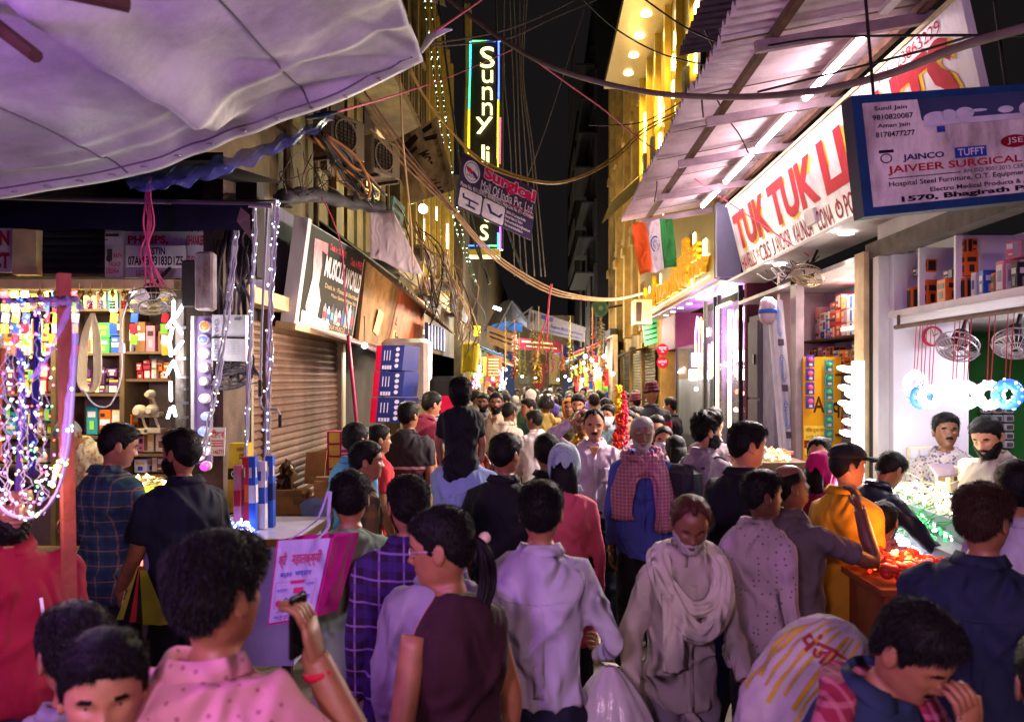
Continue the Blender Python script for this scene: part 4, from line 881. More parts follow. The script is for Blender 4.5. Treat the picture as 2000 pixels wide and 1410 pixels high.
        if strands:
            c_ = np.argwhere(tk[:nr] > .004); Nw = len(c_)
            for _ in range(strands):
                i, j = c_[rng.randrange(Nw)]; j2 = (j + 1) % ns; i2 = min(i + 1, len(G) - 1); u, v = rng.random(), rng.random()
                p = (G[i, j] * (1 - u) + G[i, j2] * u) * (1 - v) + (G[i2, j] * (1 - u) + G[i2, j2] * u) * v
                nn = Vector(N[i, j]); t_ = tk[i, j]
                p = Vector(p) + nn * t_ * rng.uniform(.6, .98)
                top_ = max(0, min(1, (p.z - .02) / .07))
                flow = Vector((p.x * 3, -.2 - top_ * .1 + (.6 * top_ if p.y > .02 else 0), -.9 + .5 * top_))
                dv = (nn * (rng.uniform(.2, .7) + .35 * top_) + flow.normalized() * 1.0 + Vector((rng.uniform(-1, 1), rng.uniform(-1, 1), rng.uniform(-1, 1))) * (.35 if hair != 'curly' else 1.0)).normalized()
                L = rng.uniform(.012, .030) * hs * (.6 + .6 * top_)
                if hair == 'curly': L *= 1.3
                q1 = p + dv * L * .55; q2 = p + (dv + Vector((0, 0, -.45)) + flow * .3).normalized() * L
                sd = dv.cross(Vector((rng.uniform(-1, 1), rng.uniform(-1, 1), rng.uniform(-1, 1)))).normalized() * (.0009 if det == 3 else .0015)
                hb.add([HX(p - sd), HX(p + sd), HX(q1 + sd * .7), HX(q1 - sd * .7), HX(q2)], [(0, 1, 2, 3), (3, 2, 4)])
        if hair == 'long':
            rr = []
            for t, wd, dp, y in ((0, .075, .05, -.075), (.09, .082, .045, -.085), (.18, .085, .04, -.085), (.30, .07, .035, -.08), (.36, .04, .02, -.075)):
                rr.append([HX((wd * math.cos(a), y + dp * math.sin(a), .03 - t)) for a in np.linspace(0, 2 * math.pi, 14, endpoint=False)])
            hb.loft(rr)
        if hair == 'tail':
            for k in range(34):
                a = rng.uniform(0, 6.28); q = rng.random() ** .5; ln = rng.uniform(.8, 1.1)
                pts = catmull([HX((0, -.09, .03))] + [HX((x0 + r0 * q * math.cos(a + t0 * .4), y0 + r0 * q * math.sin(a + t0 * .4), z0_ * ln)) for t0, (x0, y0, z0_, r0) in enumerate(((0, -.125, .005, .010), (0, -.138, -.05, .022), (.008, -.130, -.13, .026), (.014, -.122, -.20, .022), (.016, -.118, -.26, .014)))], 4)
                hb.tube(pts, [.0055] * (len(pts) - 4) + [.005, .004, .003, .001], 5)
        hb.build('hair', hc, root, smooth=True, local=True)
    if det >= 2:
        fb = MB(); frn = (np.sin(th) > .12)[None, :]
        if mask is None:
            if beard:
                low = np.interp(np.abs(X_), [0, .02, .04, .062, .08], [-.075, -.052, -.045, -.02, -.02])
                tkb = sstep((low - Z_) / .012) * (Z_ > -.13) * (np.sin(th) > -.05)[None, :] * beard * (1 + .4 * np.sin(X_ * 300) * np.sin(Z_ * 260))
                tkb *= 1 - np.exp(-(X_ / .02) ** 2 - ((Z_ + .066) / .010) ** 2)
                patch(G, N, tkb, fb)
                cb_ = np.argwhere(tkb > beard * .35)
                if det == 3 and len(cb_):
                    for _ in range(700):
                        i, j = cb_[rng.randrange(len(cb_))]; q = Vector(G[i, j]) + Vector((rng.uniform(-.004, .004), rng.uniform(-.004, .004), rng.uniform(-.004, .004))); nn = Vector(N[i, j])
                        dv = (nn * .7 + Vector((rng.uniform(-.4, .4), rng.uniform(-.4, .4), -.9))).normalized(); sd = dv.cross(nn).normalized() * .0008 if dv.cross(nn).length > 1e-4 else Vector((.0008, 0, 0))
                        L = beard * rng.uniform(.6, 1.5); fb.add([q + nn * beard * .6 - sd, q + nn * beard * .6 + sd, q + nn * beard * .6 + dv * L], [(0, 1, 2)])
            if mous:
                patch(G, N, mous * np.exp(-(X_ / .026) ** 4 - ((Z_ + .048 + X_ ** 2 * 6) / .0065) ** 2) * frn, fb, .0022)
        eb = MB(); patch(G, N, .003 * np.exp(-((np.abs(X_) - .034) / .018) ** 4 - ((Z_ - .0205 + (np.abs(X_) - .034) * .12) / .004) ** 2) * frn, eb, .0013)
        eb.v = [tuple(HX(p)) for p in eb.v]; eb.build('eyebrows', hc if hc is not HW else HG, root, smooth=True, local=True, kind='stuff')
        if fb.v:
            fb.v = [tuple(HX(p)) for p in fb.v]; fb.build('facial_hair', bc, root, smooth=True, local=True, kind='stuff')
        if mask is None:
            lb = MB(); patch(G, N, .0012 * np.exp(-(X_ / .021) ** 4 - ((Z_ + .0635) / .0095) ** 4) * frn, lb, .0006)
            if lb.v: lb.v = [tuple(HX(p)) for p in lb.v]; lb.build('lips', skin('lips_' + sk, {'a': '#70413a', 'b': '#583630', 'c': '#8a5048', 'd': '#46302a'}[sk]), root, smooth=True, local=True)
        if eyes is None: eyes = det >= 2
        if eyes:
            for sx in (-1, 1):
                e = MB(); c0 = Vector((sx * .0315, .0592, .001)); e.ball((0, 0, 0), .0125, 10, 8); k0 = len(e.v)
                e.mi = 1; e.ball((-sx * .001, .0072, .0003), .0066, 8, 5)
                e.mi = 2; e.add([(.0135 * math.cos(a), .0135 * (.55 - .3 * q), .0045 + .010 * q * abs(math.sin(a)) + .001) for q in (0, 1) for a in np.linspace(0, math.pi, 7)], [(i, i + 1, i + 8, i + 7) for i in range(6)])
                e.v = [tuple(HX(c0 + Vector(p))) for p in e.v]; e.build('eye', [EYEW, EYEB, skm], root, smooth=True, local=True)
        if mask is not None:
            mb = MB(); tm = .007 * sstep((-.012 - Z_) / .01) * sstep((Z_ + .115) / .01) * (np.sin(th) > .05)[None, :] + .012 * np.exp(-(X_ / .03) ** 2 - ((Z_ + .05) / .03) ** 2) * frn
            patch(G, N, tm * (Z_ < -.010) * (Z_ > -.112), mb, .002); mb.v = [tuple(HX(p)) for p in mb.v]; mb.build('face_mask', mask, root, smooth=True, local=True)
    # ---- shirt: trunk and sleeves grown together
    if shirt is not None:
        t = MB(); na = 24
        rows = [(.78, .163, .118), (.84, .164, .120), (.92, .161, .118), (1.0, .152, .112), (1.08, .151, .112), (1.16, .160, .118), (1.25, .171, .123), (1.32, .174, .119), (1.37, .164, .106), (1.405, .138, .092), (1.435, .105, .080), (1.455, .070, .066), (1.465, .058, .058)]
        if female: rows = [(z, a_ * .88 + (.012 if z < 1 else 0), d_ * .95 + (.014 if 1.18 < z < 1.3 else 0)) for z, a_, d_ in rows]
        rz_ = [r[0] for r in rows]; rg = ([(hem - .02, float(np.interp(hem, rz_, [r[1] for r in rows])), float(np.interp(hem, rz_, [r[2] for r in rows])))] if hem > .79 else []) + [r for r in rows if r[0] >= hem + .01]
        if hem < .78: rg = [(hem, .225, .17), ((hem + .78) / 2, .205, .152), (.80, .19, .138), (.9, .182, .13)] + [r for r in rg if r[0] > .95]
        rr = []
        for z, a_, d_ in rg:
            bl = belly * math.exp(-((z - 1.03) / .13) ** 2)
            kx = w if z < 1.4 else 1 + (w - 1) * .4
            rr.append([S((a_ * kx * math.copysign(abs(math.cos(q)) ** .85, math.cos(q)), -.012 + (d_ * (1 + (w - 1) * .6) + (bl if math.sin(q) > 0 else bl * .25)) * math.copysign(abs(math.sin(q)) ** .9, math.sin(q)) - .03 * sstep((z - 1.15) / .2) * (1 if math.sin(q) < 0 else .2), z)) for q in np.linspace(0, 2 * math.pi, na, endpoint=False)])
        t.loft(rr)
        k1 = len(t.v)
        if sleeve != 'none':
            for sh, el, wr_ in joints:
                inn = S((0, -.01, 1.33)); a0 = sh.lerp(inn, .25)
                if sleeve == 'long': path = [a0, sh, sh.lerp(el, .5), el, el.lerp(wr_, .5), wr_.lerp(el, .03)]; rad = [.058, .062, .055, .048, .043, .036]
                elif sleeve == 'roll': path = [a0, sh, sh.lerp(el, .5), el, el.lerp(wr_, .25)]; rad = [.058, .062, .055, .050, .048]
                else: path = [a0, sh, sh.lerp(el, .4), sh.lerp(el, .72)]; rad = [.058, .063, .061, .062]
                pp = catmull(path, 3); rd = [float(np.interp(i / (len(pp) - 1), np.linspace(0, 1, len(rad)), rad)) * (aw if aw > 1 else 1) * (.86 if female else 1) for i in range(len(pp))]
                t.tube(pp, rd, 12)
        so = t.build('shirt', shirt, root, smooth=True, local=True)
        if det >= 2 or True:
            rm = so.modifiers.new('remesh', 'REMESH'); rm.mode = 'VOXEL'; rm.voxel_size = {1: .034, 2: .018, 3: .0128}[det]; rm.use_smooth_shade = True
            sm = so.modifiers.new('smooth', 'SMOOTH'); sm.factor = .5; sm.iterations = {1: 2, 2: 4, 3: 6}[det]
            BAKE.append((so, rng.random() * 50, wr, hem, det))
        if collar and det >= 2:
            cb = MB(); n_ = 20; rgs = []
            for z, a_, d_ in ((1.445, .070, .064), (1.478, .068, .066), (1.486, .073, .071), (1.452, .092, .090)):
                rgs.append([S((a_ * math.cos(q), -.022 + d_ * math.sin(q), z - (.028 + .02 * (z < 1.46)) * max(0, math.sin(q)) ** 1.5)) for q in [math.pi / 2 + .22 + (2 * math.pi - .44) * i / (n_ - 1) for i in range(n_)]])
            cb.loft(rgs, caps=False, closed=False); co = cb.build('collar', shirt, root, smooth=True, local=True)
            sd = co.modifiers.new('cloth', 'SOLIDIFY'); sd.thickness = .004
    # ---- trousers or skirt
    t = MB(); na = 16
    rr = [[S((a_ * w * math.cos(q), -.012 + d_ * (1 + (w - 1) * .6) * math.sin(q), z)) for q in np.linspace(0, 2 * math.pi, na, endpoint=False)] for z, a_, d_ in (((.80, .155, .11), (.88, .165, .118), (.945, .143, .098), (.985, .105, .065)) if hem > .88 else ((.80, .12, .08), (.88, .13, .085), (.95, .125, .08)))]
    t.loft(rr); shoe = []
    for sx in (-1, 1):
        if legs == 'sit': hipp, kn, an = (sx * .09, 0, .86), (sx * .16, .40, .84), (sx * .15, .42, .42)
        elif legs == 'ride': hipp, kn, an = (sx * .10, .02, .90), (sx * .13, .30, .80), (sx * .12, .26, .45)
        else:
            fw = walk * sx; hipp, kn, an = (sx * .085, 0, .86), (sx * .095, .10 * fw + .02, .48), (sx * .10, .17 * fw - .02 - (.06 if fw < 0 else 0), .085 + (.03 if fw < 0 else 0))
        hipp, kn, an = Vector(hipp), Vector(kn), Vector(an)
        pp = catmull([hipp, hipp.lerp(kn, .5), kn, kn.lerp(an, .5), an], 3)
        t.tube(pp, [float(np.interp(i / (len(pp) - 1), [0, .25, .5, .75, 1], [.094 if hem > .88 else .072, .090 if hem > .76 else .074, .080, .076, .070])) for i in range(len(pp))], 12); shoe.append((sx, an))
    to = t.build('trousers', pants, root, smooth=True, local=True)
    rm = to.modifiers.new('remesh', 'REMESH'); rm.mode = 'VOXEL'; rm.voxel_size = {1: .04, 2: .024, 3: .018}[det]; rm.use_smooth_shade = True
    sm = to.modifiers.new('smooth', 'SMOOTH'); sm.factor = .5; sm.iterations = 3
    BAKE.append((to, rng.random() * 50, .9, 0, 1))
    if shoes:
        for sx, an in shoe:
            f = MB(); rr = []
            for y, hw, ht in ((-.075, .028, .05), (-.05, .037, .075), (0, .038, .085), (.06, .044, .06), (.12, .046, .045), (.165, .03, .03)):
                rr.append([an + Vector((hw * math.cos(q), y + .02, -.085 + ht * .5 + ht * .5 * math.sin(q))) for q in np.linspace(0, 2 * math.pi, 8, endpoint=False)])
            f.loft(rr).build('shoe', M('shoe_leather', '#1a1412', rough=.45), root, smooth=True, local=True)
    if belt is not None:
        f = MB(); f.loft([[S(((.166 + e) * w * math.cos(q), -.012 + (.122 + e) * (1 + (w - 1) * .6) * math.sin(q), z)) for q in np.linspace(0, 2 * math.pi, 24, endpoint=False)] for z, e in ((.945, .004), (.945, .012), (.985, .012), (.985, .004))]).build('belt', belt, root, smooth=False, local=True)
    PEOPLE.append((root, HX, S, s))
    root['h'] = h
    if h < 1.45 or h > 1.9: print('HEIGHT', label, round(h, 2))
    return root, HX, S, joints
def kid_of(root, mb, name, mat, smooth=True, solid=0):
    o = mb.build(name, mat, root, smooth=smooth, local=True)
    if solid: m = o.modifiers.new('cloth', 'SOLIDIFY'); m.thickness = solid; m.offset = 0
    return o
def lay(p, name, fn, nu, nv, m, off=.003, th=.003, front=True):
    "lay a piece of cloth onto the shirt from the front or the back"
    root, HX, S, _ = p; tgt = [c for c in root.children if c.name.startswith('shirt')][0]
    mb = MB(); mb.grid(lambda u, v: S(fn(u, v)), nu, nv); o = kid_of(root, mb, name, m)
    w = o.modifiers.new('lay', 'SHRINKWRAP'); w.target = tgt; w.wrap_method = 'PROJECT'; w.use_project_y = True; w.use_negative_direction = front; w.use_positive_direction = not front; w.offset = off; w.wrap_mode = 'ABOVE_SURFACE'
    d = o.modifiers.new('cloth', 'SOLIDIFY'); d.thickness = th; d.offset = 1 if front else -1
    return o
def shirt_front(p, mat, skm=None, hem=.9, pocket=True):
    "button placket, chest pocket and open neck"
    lay(p, 'placket', lambda u, v: (-.017 + .034 * u, .34, hem + .01 + (1.37 - hem) * v), 2, 24, mat)
    if pocket: lay(p, 'chest_pocket', lambda u, v: (-.125 + .09 * u, .34, 1.17 + .11 * v), 6, 6, mat)
    if skm is not None: lay(p, 'open_neck', lambda u, v: ((u - .5) * .085 * (v + .05), .34, 1.355 + .075 * v), 6, 8, skm, .006, .001)
def shirt_back(p, mat, w=1.0):
    "yoke, its seam and the box pleat down the back"
    lay(p, 'yoke_seam', lambda u, v: ((u - .5) * .28 * w, -.36, 1.29 + .012 * (2 * u - 1) ** 2 + .007 * v), 16, 1, mat, .0005, .0016, False)
    lay(p, 'pleat', lambda u, v: (-.02 + .04 * u, -.36, .95 + .335 * v), 2, 14, mat, .0005, .0018, False)
def neck_scarf(p, mat, ends=((-.09, .9), (.10, 1.0)), thick=.032, name='scarf', fat=1.0):
    "a cloth looped round the neck with ends hanging down the chest"
    root, HX, S, _ = p; mb = MB()
    pts = []
    for i in range(17):
        a = math.pi * (-.62 + i / 16 * 2.24) - math.pi / 2 + math.pi
        a = math.pi / 2 + .35 + (2 * math.pi - .7) * i / 16
        pts.append(S((.105 * fat * math.cos(a), -.01 + .10 * fat * math.sin(a), 1.435 - .045 * max(0, math.sin(a)) + .02 * max(0, -math.sin(a)))))
    a0, a1 = pts[0], pts[-1]
    left = [S((ends[0][0], .145, ends[0][1])), S((ends[0][0] * 1.05, .15, (ends[0][1] + 1.32) / 2)), S((-.10, .125, 1.34))]
    right = [S((.10, .125, 1.34)), S((ends[1][0] * 1.05, .15, (ends[1][1] + 1.32) / 2)), S((ends[1][0], .145, ends[1][1]))]
    path = catmull(left + (pts if a0.x < 0 else pts[::-1]) + right, 3)
    n = len(path); rng = random.Random(3)
    rad = [thick * (1.35 if i < n * .18 or i > n * .82 else 1.0) * rng.uniform(.9, 1.12) for i in range(n)]
    # ribbed section so that the folds of the cloth read
    rings = []; up = None
    for i, q in enumerate(path):
        tt = (path[min(i + 1, n - 1)] - path[max(i - 1, 0)]).normalized()
        out = Vector((q.x, q.y, 0)).normalized(); out = (out - tt * out.dot(tt)).normalized(); sd = tt.cross(out)
        rings.append([q + (out * .6 * math.sin(t) + sd * 1.25 * math.cos(t)) * rad[i] * (1 + .16 * math.cos(7 * t + i * .25)) for t in np.linspace(0, 2 * math.pi, 28, endpoint=False)])
    mb.loft(rings); return kid_of(root, mb, name, mat)

# ================================================================ goods, lamps, cables and other things
ORD = ['first', 'second', 'third', 'fourth', 'fifth', 'sixth', 'seventh', 'eighth', 'ninth', 'tenth', 'eleventh', 'twelfth', 'thirteenth', 'fourteenth', 'fifteenth', 'sixteenth', 'seventeenth', 'eighteenth', 'nineteenth', 'twentieth']
PAL = {'orange': '#d0601c', 'red': '#b32433', 'blue': '#2a4fa8', 'white': '#cfc8c6', 'black': '#2a2422', 'green': '#3f9a4a', 'teal': '#2f7f86', 'yellow': '#cfae3a', 'purple': '#5a2c58', 'cream': '#cdbb93', 'pink': '#c06a7a', 'brown': '#7a5230', 'lime': '#86c23a', 'navy': '#1f2a5a', 'violet': '#4a2f86', 'magenta': '#a8184e', 'grey': '#8a858c'}
def cm(c): return M('carton_' + c, PAL[c], rough=.55, var=.1, scale=8, bump=.06)
_BOX = {}
def carton(label, c, size, col, print_col='white', rz=0, group=None, name='carton', style=0, tilt=0):
    "printed carton: bevelled box, a printed band, a picture patch and a lid seam (mesh shared between alike sizes)"
    key = (tuple(round(s, 3) for s in size), col, print_col, style)
    if key not in _BOX:
        x, y, z = size; mb = MB(); mb.bevbox((0, 0, z / 2), size, min(size) * .04)
        def patch_(u0, v0, u1, v1, mi, e):
            mb.mi = mi
            for sy in (-1, 1): mb.add([((u0 - .5) * x, sy * (y / 2 + e), v0 * z), ((u1 - .5) * x, sy * (y / 2 + e), v0 * z), ((u1 - .5) * x, sy * (y / 2 + e), v1 * z), ((u0 - .5) * x, sy * (y / 2 + e), v1 * z)], [(0, 1, 2, 3)])
            for sx in (-1, 1): mb.add([(sx * (x / 2 + e), (u0 - .5) * y, v0 * z), (sx * (x / 2 + e), (u1 - .5) * y, v0 * z), (sx * (x / 2 + e), (u1 - .5) * y, v1 * z), (sx * (x / 2 + e), (u0 - .5) * y, v1 * z)], [(0, 1, 2, 3)])
        if style == 0: patch_(.15, .60, .85, .80, 1, .0015); patch_(.30, .18, .70, .48, 2, .0015)
        elif style == 1: patch_(.08, .08, .45, .92, 2, .0015); patch_(.52, .55, .92, .85, 1, .0015); patch_(.52, .2, .8, .3, 1, .0015)
        elif style == 2: patch_(.05, .38, .95, .62, 1, .0015); patch_(.1, .72, .5, .86, 2, .0015)
        else: patch_(.12, .12, .88, .88, 1, .0015); patch_(.25, .35, .75, .7, 2, .0025)
        o = mb.build(name, [cm(col), cm(print_col), cm({'orange': 'black', 'black': 'grey', 'white': 'blue', 'blue': 'cream', 'red': 'cream', 'green': 'lime', 'purple': 'cream', 'cream': 'brown', 'teal': 'lime', 'lime': 'green', 'yellow': 'red', 'magenta': 'yellow', 'pink': 'grey', 'brown': 'cream', 'navy': 'teal', 'grey': 'white', 'violet': 'white'}.get(col, 'grey'))]); _BOX[key] = o.data
    else:
        o = bpy.data.objects.new(name, _BOX[key]); COL.objects.link(o)
    o.location = c; o.rotation_euler = (R(tilt), 0, R(rz)); return tag(o, label, 'box', group)
def shelf_row(shelf, x0, x1, py, Y, cols, rng, hmax, group, depth=.16, wr=(.07, .15), pc=('white', 'cream', 'yellow', 'black'), axis='x', stack=1, name='carton'):
    "cartons side by side on a shelf; axis x: facing us, axis y: along the street"
    i = 0; base = P(x0, py, Y); end = P(x1, py, Y) if axis == 'x' else None
    x = base.x; last = base.x + (end.x - base.x if axis == 'x' else 0)
    while x < last - .05 and i < 20:
        w_ = min(rng.uniform(*wr), last - x); c = rng.choice(cols); hh = hmax * rng.uniform(.62, 1.0) / stack; d_ = depth * rng.uniform(.8, 1.1)
        w2 = max(w_ - .006, .03)
        for k in range(stack):
            lab = f'{c} box, {ORD[i]} from the left on {shelf}' if stack == 1 else f'{c} box, {("bottom", "middle", "top")[min(k if stack == 3 else k * 2, 2)]} of the {ORD[i]} pile on {shelf}'
            carton(lab, (x + w_ / 2, Y + .14 + rng.uniform(-.02, .02), base.z + k * hh + .001), (w2, d_, hh - .003), c, rng.choice(pc), rz=rng.uniform(-4, 4), group=group, style=rng.randrange(4), name=name)
        x += w_ + rng.choice((0, 0, 0, .02)); i += 1
rg = random.Random(11)
SH = 'goods on the electric shop shelves'
shelf_row('the top shelf behind the hanging fairy lights', 0, 112, 605, 6.9, ('lime', 'green', 'teal', 'cream', 'yellow'), rg, .17, SH, wr=(.06, .12))
shelf_row('the top shelf left of the dark upright', 155, 248, 605, 6.9, ('cream', 'navy', 'teal', 'blue'), rg, .20, SH)
shelf_row('the second shelf behind the hanging fairy lights', 0, 112, 690, 6.9, ('orange', 'cream', 'white', 'green', 'yellow'), rg, .30, SH, wr=(.07, .12), stack=2)
shelf_row('the second shelf left of the dark upright', 160, 250, 690, 6.9, ('green', 'teal', 'blue', 'cream', 'white'), rg, .33, SH, wr=(.09, .13), stack=2)
shelf_row('the third shelf behind the hanging fairy lights', 0, 112, 768, 6.9, ('red', 'cream', 'lime', 'yellow', 'purple'), rg, .28, SH, wr=(.06, .11), stack=2)
shelf_row('the third shelf beside the cable loop', 150, 250, 768, 6.9, ('purple', 'purple', 'green', 'lime', 'purple'), rg, .32, SH, wr=(.08, .11), stack=3)
shelf_row('the fourth shelf behind the hanging fairy lights', 0, 112, 850, 6.9, ('teal', 'cream', 'blue', 'brown'), rg, .28, SH, wr=(.06, .11), stack=2)
shelf_row('the fourth shelf above the stooping vendor', 160, 250, 850, 6.9, ('blue', 'teal', 'cream', 'orange'), rg, .26, SH, wr=(.07, .11))
shelf_row('the fifth shelf behind the fairy lights', 0, 130, 905, 6.9, ('lime', 'cream', 'white', 'brown'), rg, .2, SH)
shelf_row('the top shelf of the narrow bay', 256, 330, 687, 6.9, ('brown', 'black', 'yellow', 'pink', 'black'), rg, .27, SH, wr=(.07, .12))
shelf_row('the second shelf of the narrow bay', 256, 330, 740, 6.9, ('red', 'red', 'grey', 'orange', 'grey'), rg, .21, SH, wr=(.045, .06), stack=2)
shelf_row('the fourth shelf of the narrow bay', 256, 366, 884, 6.9, ('orange', 'cream', 'brown', 'pink'), rg, .20, SH, wr=(.07, .1))
shelf_row('the lowest shelf of the narrow bay', 256, 366, 925, 6.9, ('yellow', 'white', 'blue', 'brown'), rg, .15, SH)
# round flood lamps on the third shelf of the narrow bay
for i, (px, py, r) in enumerate(((275, 803, .055), (299, 801, .05), (296, 770, .038))):
    tl = thing('flood_lamp', ('large round cream flood lamp on the narrow shelf bay', 'second cream flood lamp beside the large one', 'small round lamp standing above the cream flood lamps')[i], 'lamp', P(px, py, 6.85))
    c = P(px, py, 6.85); CREAM = M('lamp_cream', '#b9a888', rough=.45, var=.08)
    mb = MB(); mb.lathe([(r * .5, .09), (r, .03), (r, 0), (r * .8, -.002), (r * .75, .015)], 18, c, (0, -1, 0)); mb.build('housing', CREAM, tl, smooth=False)
    mb = MB(); mb.tube([c, c + Vector((.02, .02, -r - .05)), c + Vector((.05, .0, -.15))], .012, 6); mb.build('bracket', CREAM, tl)
    mb = MB(); mb.bevbox(c + Vector((0, .03, -.17)), (.14, .1, .045), .006); mb.build('base', CREAM, tl)
# hanging lucky charms below the lintel
for i, px in enumerate((78, 108, 155, 176, 198, 220, 242)):
    c = P(px, 553, 6.15); tl = thing('hanging_charm', f'beaded festive hanging below the shop lintel, {ORD[i]} from the wooden post side', 'ornament', c, 'beaded hangings below the lintel')
    mb = MB(); mb.tube([c, c - Vector((0, 0, .06))], .004, 4); mb.tube([c - Vector((0, 0, .06)), c - Vector((0, 0, .2))], .003, 4); mb.build('string', M('string_gold', '#c9a25a', rough=.5, var=0, bump=0), tl)
    mb = MB(); mb.lathe([(.004, 0), (.022, -.03), (.004, -.06)], 8, c - Vector((0, 0, .05))); mb.build('pendant', M('pendant_gold', '#c08a3a', rough=.3, metal=.6), tl)
    mb = MB(); [mb.ball(c - Vector((dx, 0, .14 + .022 * k)), .012, 6, 4) for k in range(3) for dx in (-.012, .012)]; mb.build('beads', M('bead_%d' % (i % 3), ('#b32433', '#d8d2d0', '#5a9a4a')[i % 3], rough=.3, bump=0), tl, kind='stuff')
# coil of LED rope hanging at the lintel
tl = thing('rope_coil', 'looped coil of clear LED rope hanging in front of the shelves', 'cable', P(180, 610, 6.1)); mb = MB()
for k in range(7):
    o = (k - 3) * 2.2; mb.tube(catmull([P(180 + o * .3, 612, 6.1), P(166 + o, 660, 6.1), P(160 + o * 1.3, 745, 6.08 + k * .01), P(176 + o * .6, 765, 6.1), P(190 + o, 740, 6.1), P(189 + o, 660, 6.1), P(182 + o * .3, 612, 6.1)], 5), .007, 5)
mb.build('rope', M('rope_clear', '#c9b58a', rough=.25, var=.3, scale=3, bump=0), tl)
tl = thing('inline_lead', 'white lead with a small driver box hanging over the shelves', 'cable', P(237, 620, 6.05)); mb = MB(); mb.tube(catmull([P(262, 560, 6.05), P(240, 620, 6.05), P(238, 680, 6.05), P(236, 740, 6.05), P(215, 790, 6.05), P(185, 790, 6.05), P(162, 760, 6.05)], 5), .006, 5); mb.build('lead', WHITE_C, tl); mb = MB(); mb.bevbox(P(238, 680, 6.05), (.045, .03, .075), .005); mb.build('driver_box', WHITEW, tl)
# cross shaped neon battens
tl = thing('neon_cross_display', 'blazing white crossed LED bulbs mounted on a grey board', 'lamp', P(340, 700, 6.0)); NEON = GLOW('neon_white', '#fbfbff', 3, True)
mb = MB(); a, b_ = P(346, 585, 6.1), P(362, 850, 6.1); mb.bbox((a.x, 6.07, b_.z), (b_.x, 6.12, a.z)); mb.build('board', M('board_grey', '#5a575e', rough=.5), tl)
for x0, y0, x1, y1 in ((339, 586, 338, 627), (360, 591, 342, 622), (325, 641, 338, 622), (338, 625, 356, 653), (337, 638, 331, 668), (331, 668, 334, 697), (358, 665, 338, 692), (325, 733, 338, 706), (338, 703, 350, 738), (333, 744, 334, 784), (327, 818, 334, 795), (338, 792, 343, 814)):
    mb = MB(); a, b_ = P(x0, y0, 6.0), P(x1, y1, 6.0); mb.tube([a, a.lerp(b_, .08), a.lerp(b_, .92), b_], [.007, .013, .013, .007], 8); mb.build('led_bulb', NEON, tl)
for y in (640, 700, 737, 760, 787, 815): mb = MB(); mb.box(P(359, y, 6.04), (.05, .05, .02)); mb.build('socket', STEEL, tl)
point_light('neon_glow', P(325, 690, 5.75), 9, (1, .97, 1), .12)
# bulb test board
tl = thing('bulb_test_board', 'purple board with a column of lit round bulbs beside the crossed lamps', 'lamp', P(398, 700, 6.0))
mb = MB(); a, b_ = P(383, 618, 6.02), P(414, 905, 6.02); mb.bbox((a.x, 6.0, b_.z), (b_.x, 6.04, a.z)); mb.build('board', M('board_purple', '#6d5a80', rough=.4, var=.1), tl)
mb = MB(); a, b_ = P(376, 618, 6.0), P(382, 840, 6.0); mb.bbox((a.x, 5.97, b_.z), (b_.x, 6.03, a.z)); mb.build('edge_rail', WHITEW, tl)
for i, (px, py, r, c, e) in enumerate(((400, 637, .040, '#ff5a2a', 1.0), (397, 663, .036, '#4a5aff', .9), (398, 690, .040, '#ffffff', 1.6), (398, 718, .037, '#ffffff', 1.6), (397, 745, .032, '#ffffff', 1.6), (400, 778, .036, '#cfd4ff', 1.0), (403, 813, .034, '#7f8cff', .9), (398, 842, .036, '#6f80ff', .8), (394, 863, .02, '#ffe8d8', 4), (404, 880, .034, '#a8b0ff', 1.5), (392, 893, .024, '#e8f0ff', 3), (402, 910, .036, '#ff3ab8', 1))):
    c3 = P(px, py, 5.97); mb = MB(); mb.lathe([(r, .03), (r * 1.06, 0), (r * .85, -.008), (r * .8, -.004)], 16, c3, (0, 1, 0)); lb = mb.build('bulb_rim', WHITEW, tl); mb = MB()
    if i < 5: mb.lathe([(r * .8, 0), (r * .5, -.006), (.004, -.008)], 14, c3 - Vector((0, .005, 0)), (0, 1, 0))
    else: mb.ball(c3 - Vector((0, .03, 0)), r * .85, 10, 7)
    mb.build('bulb_face', GLOW('bulb_%d' % i, c, e), lb, smooth=True)
# meter boxes and conduit by the pillar
tl = thing('meter_box', 'dirty grey meter box above the bulb board', 'meter', P(402, 545, 5.9)); mb = MB(); mb.bevbox(P(402, 550, 5.9), (.13, .1, .42), .015); mb.build('case', M('case_dirty', '#8d8488', rough=.6, var=.2, dirt='#5d3a34', dscale=6), tl); mb = MB(); mb.bevbox(P(372, 555, 5.95), (.10, .08, .34), .01); mb.build('side_case', IRON, tl)
CH = Board([P(414, 615, 5.95), P(479, 615, 5.95), P(480, 706, 5.95), P(413, 704, 5.95)]); mb = MB(); mb.slab(CH.q, .14); cb_ = tag(mb.build('meter_cabinet', M('case_white', '#b9b5b8', rough=.5, var=.06, dirt='#958f94', dscale=5)), 'white meter cabinet strapped with a cable beside the shutters', 'cabinet')
mb = MB(); CH.text(mb, 'CHAMDMEN', .08, .1, .20, .95, .005, .02, rot=90); CH.rect(mb, .68, .06, .86, .12); [CH.rect(mb, .40 + .004 * i, .56 + .035 * i, .82, .565 + .035 * i) for i in range(9)]; mb.build('lettering', ink('greyprint', '#6a6a78'), cb_)
mb = MB(); mb.tube([CH.pt(0, .5, .01), CH.pt(1, .5, .01)], .008, 6); mb.build('strap', IRON, cb_)
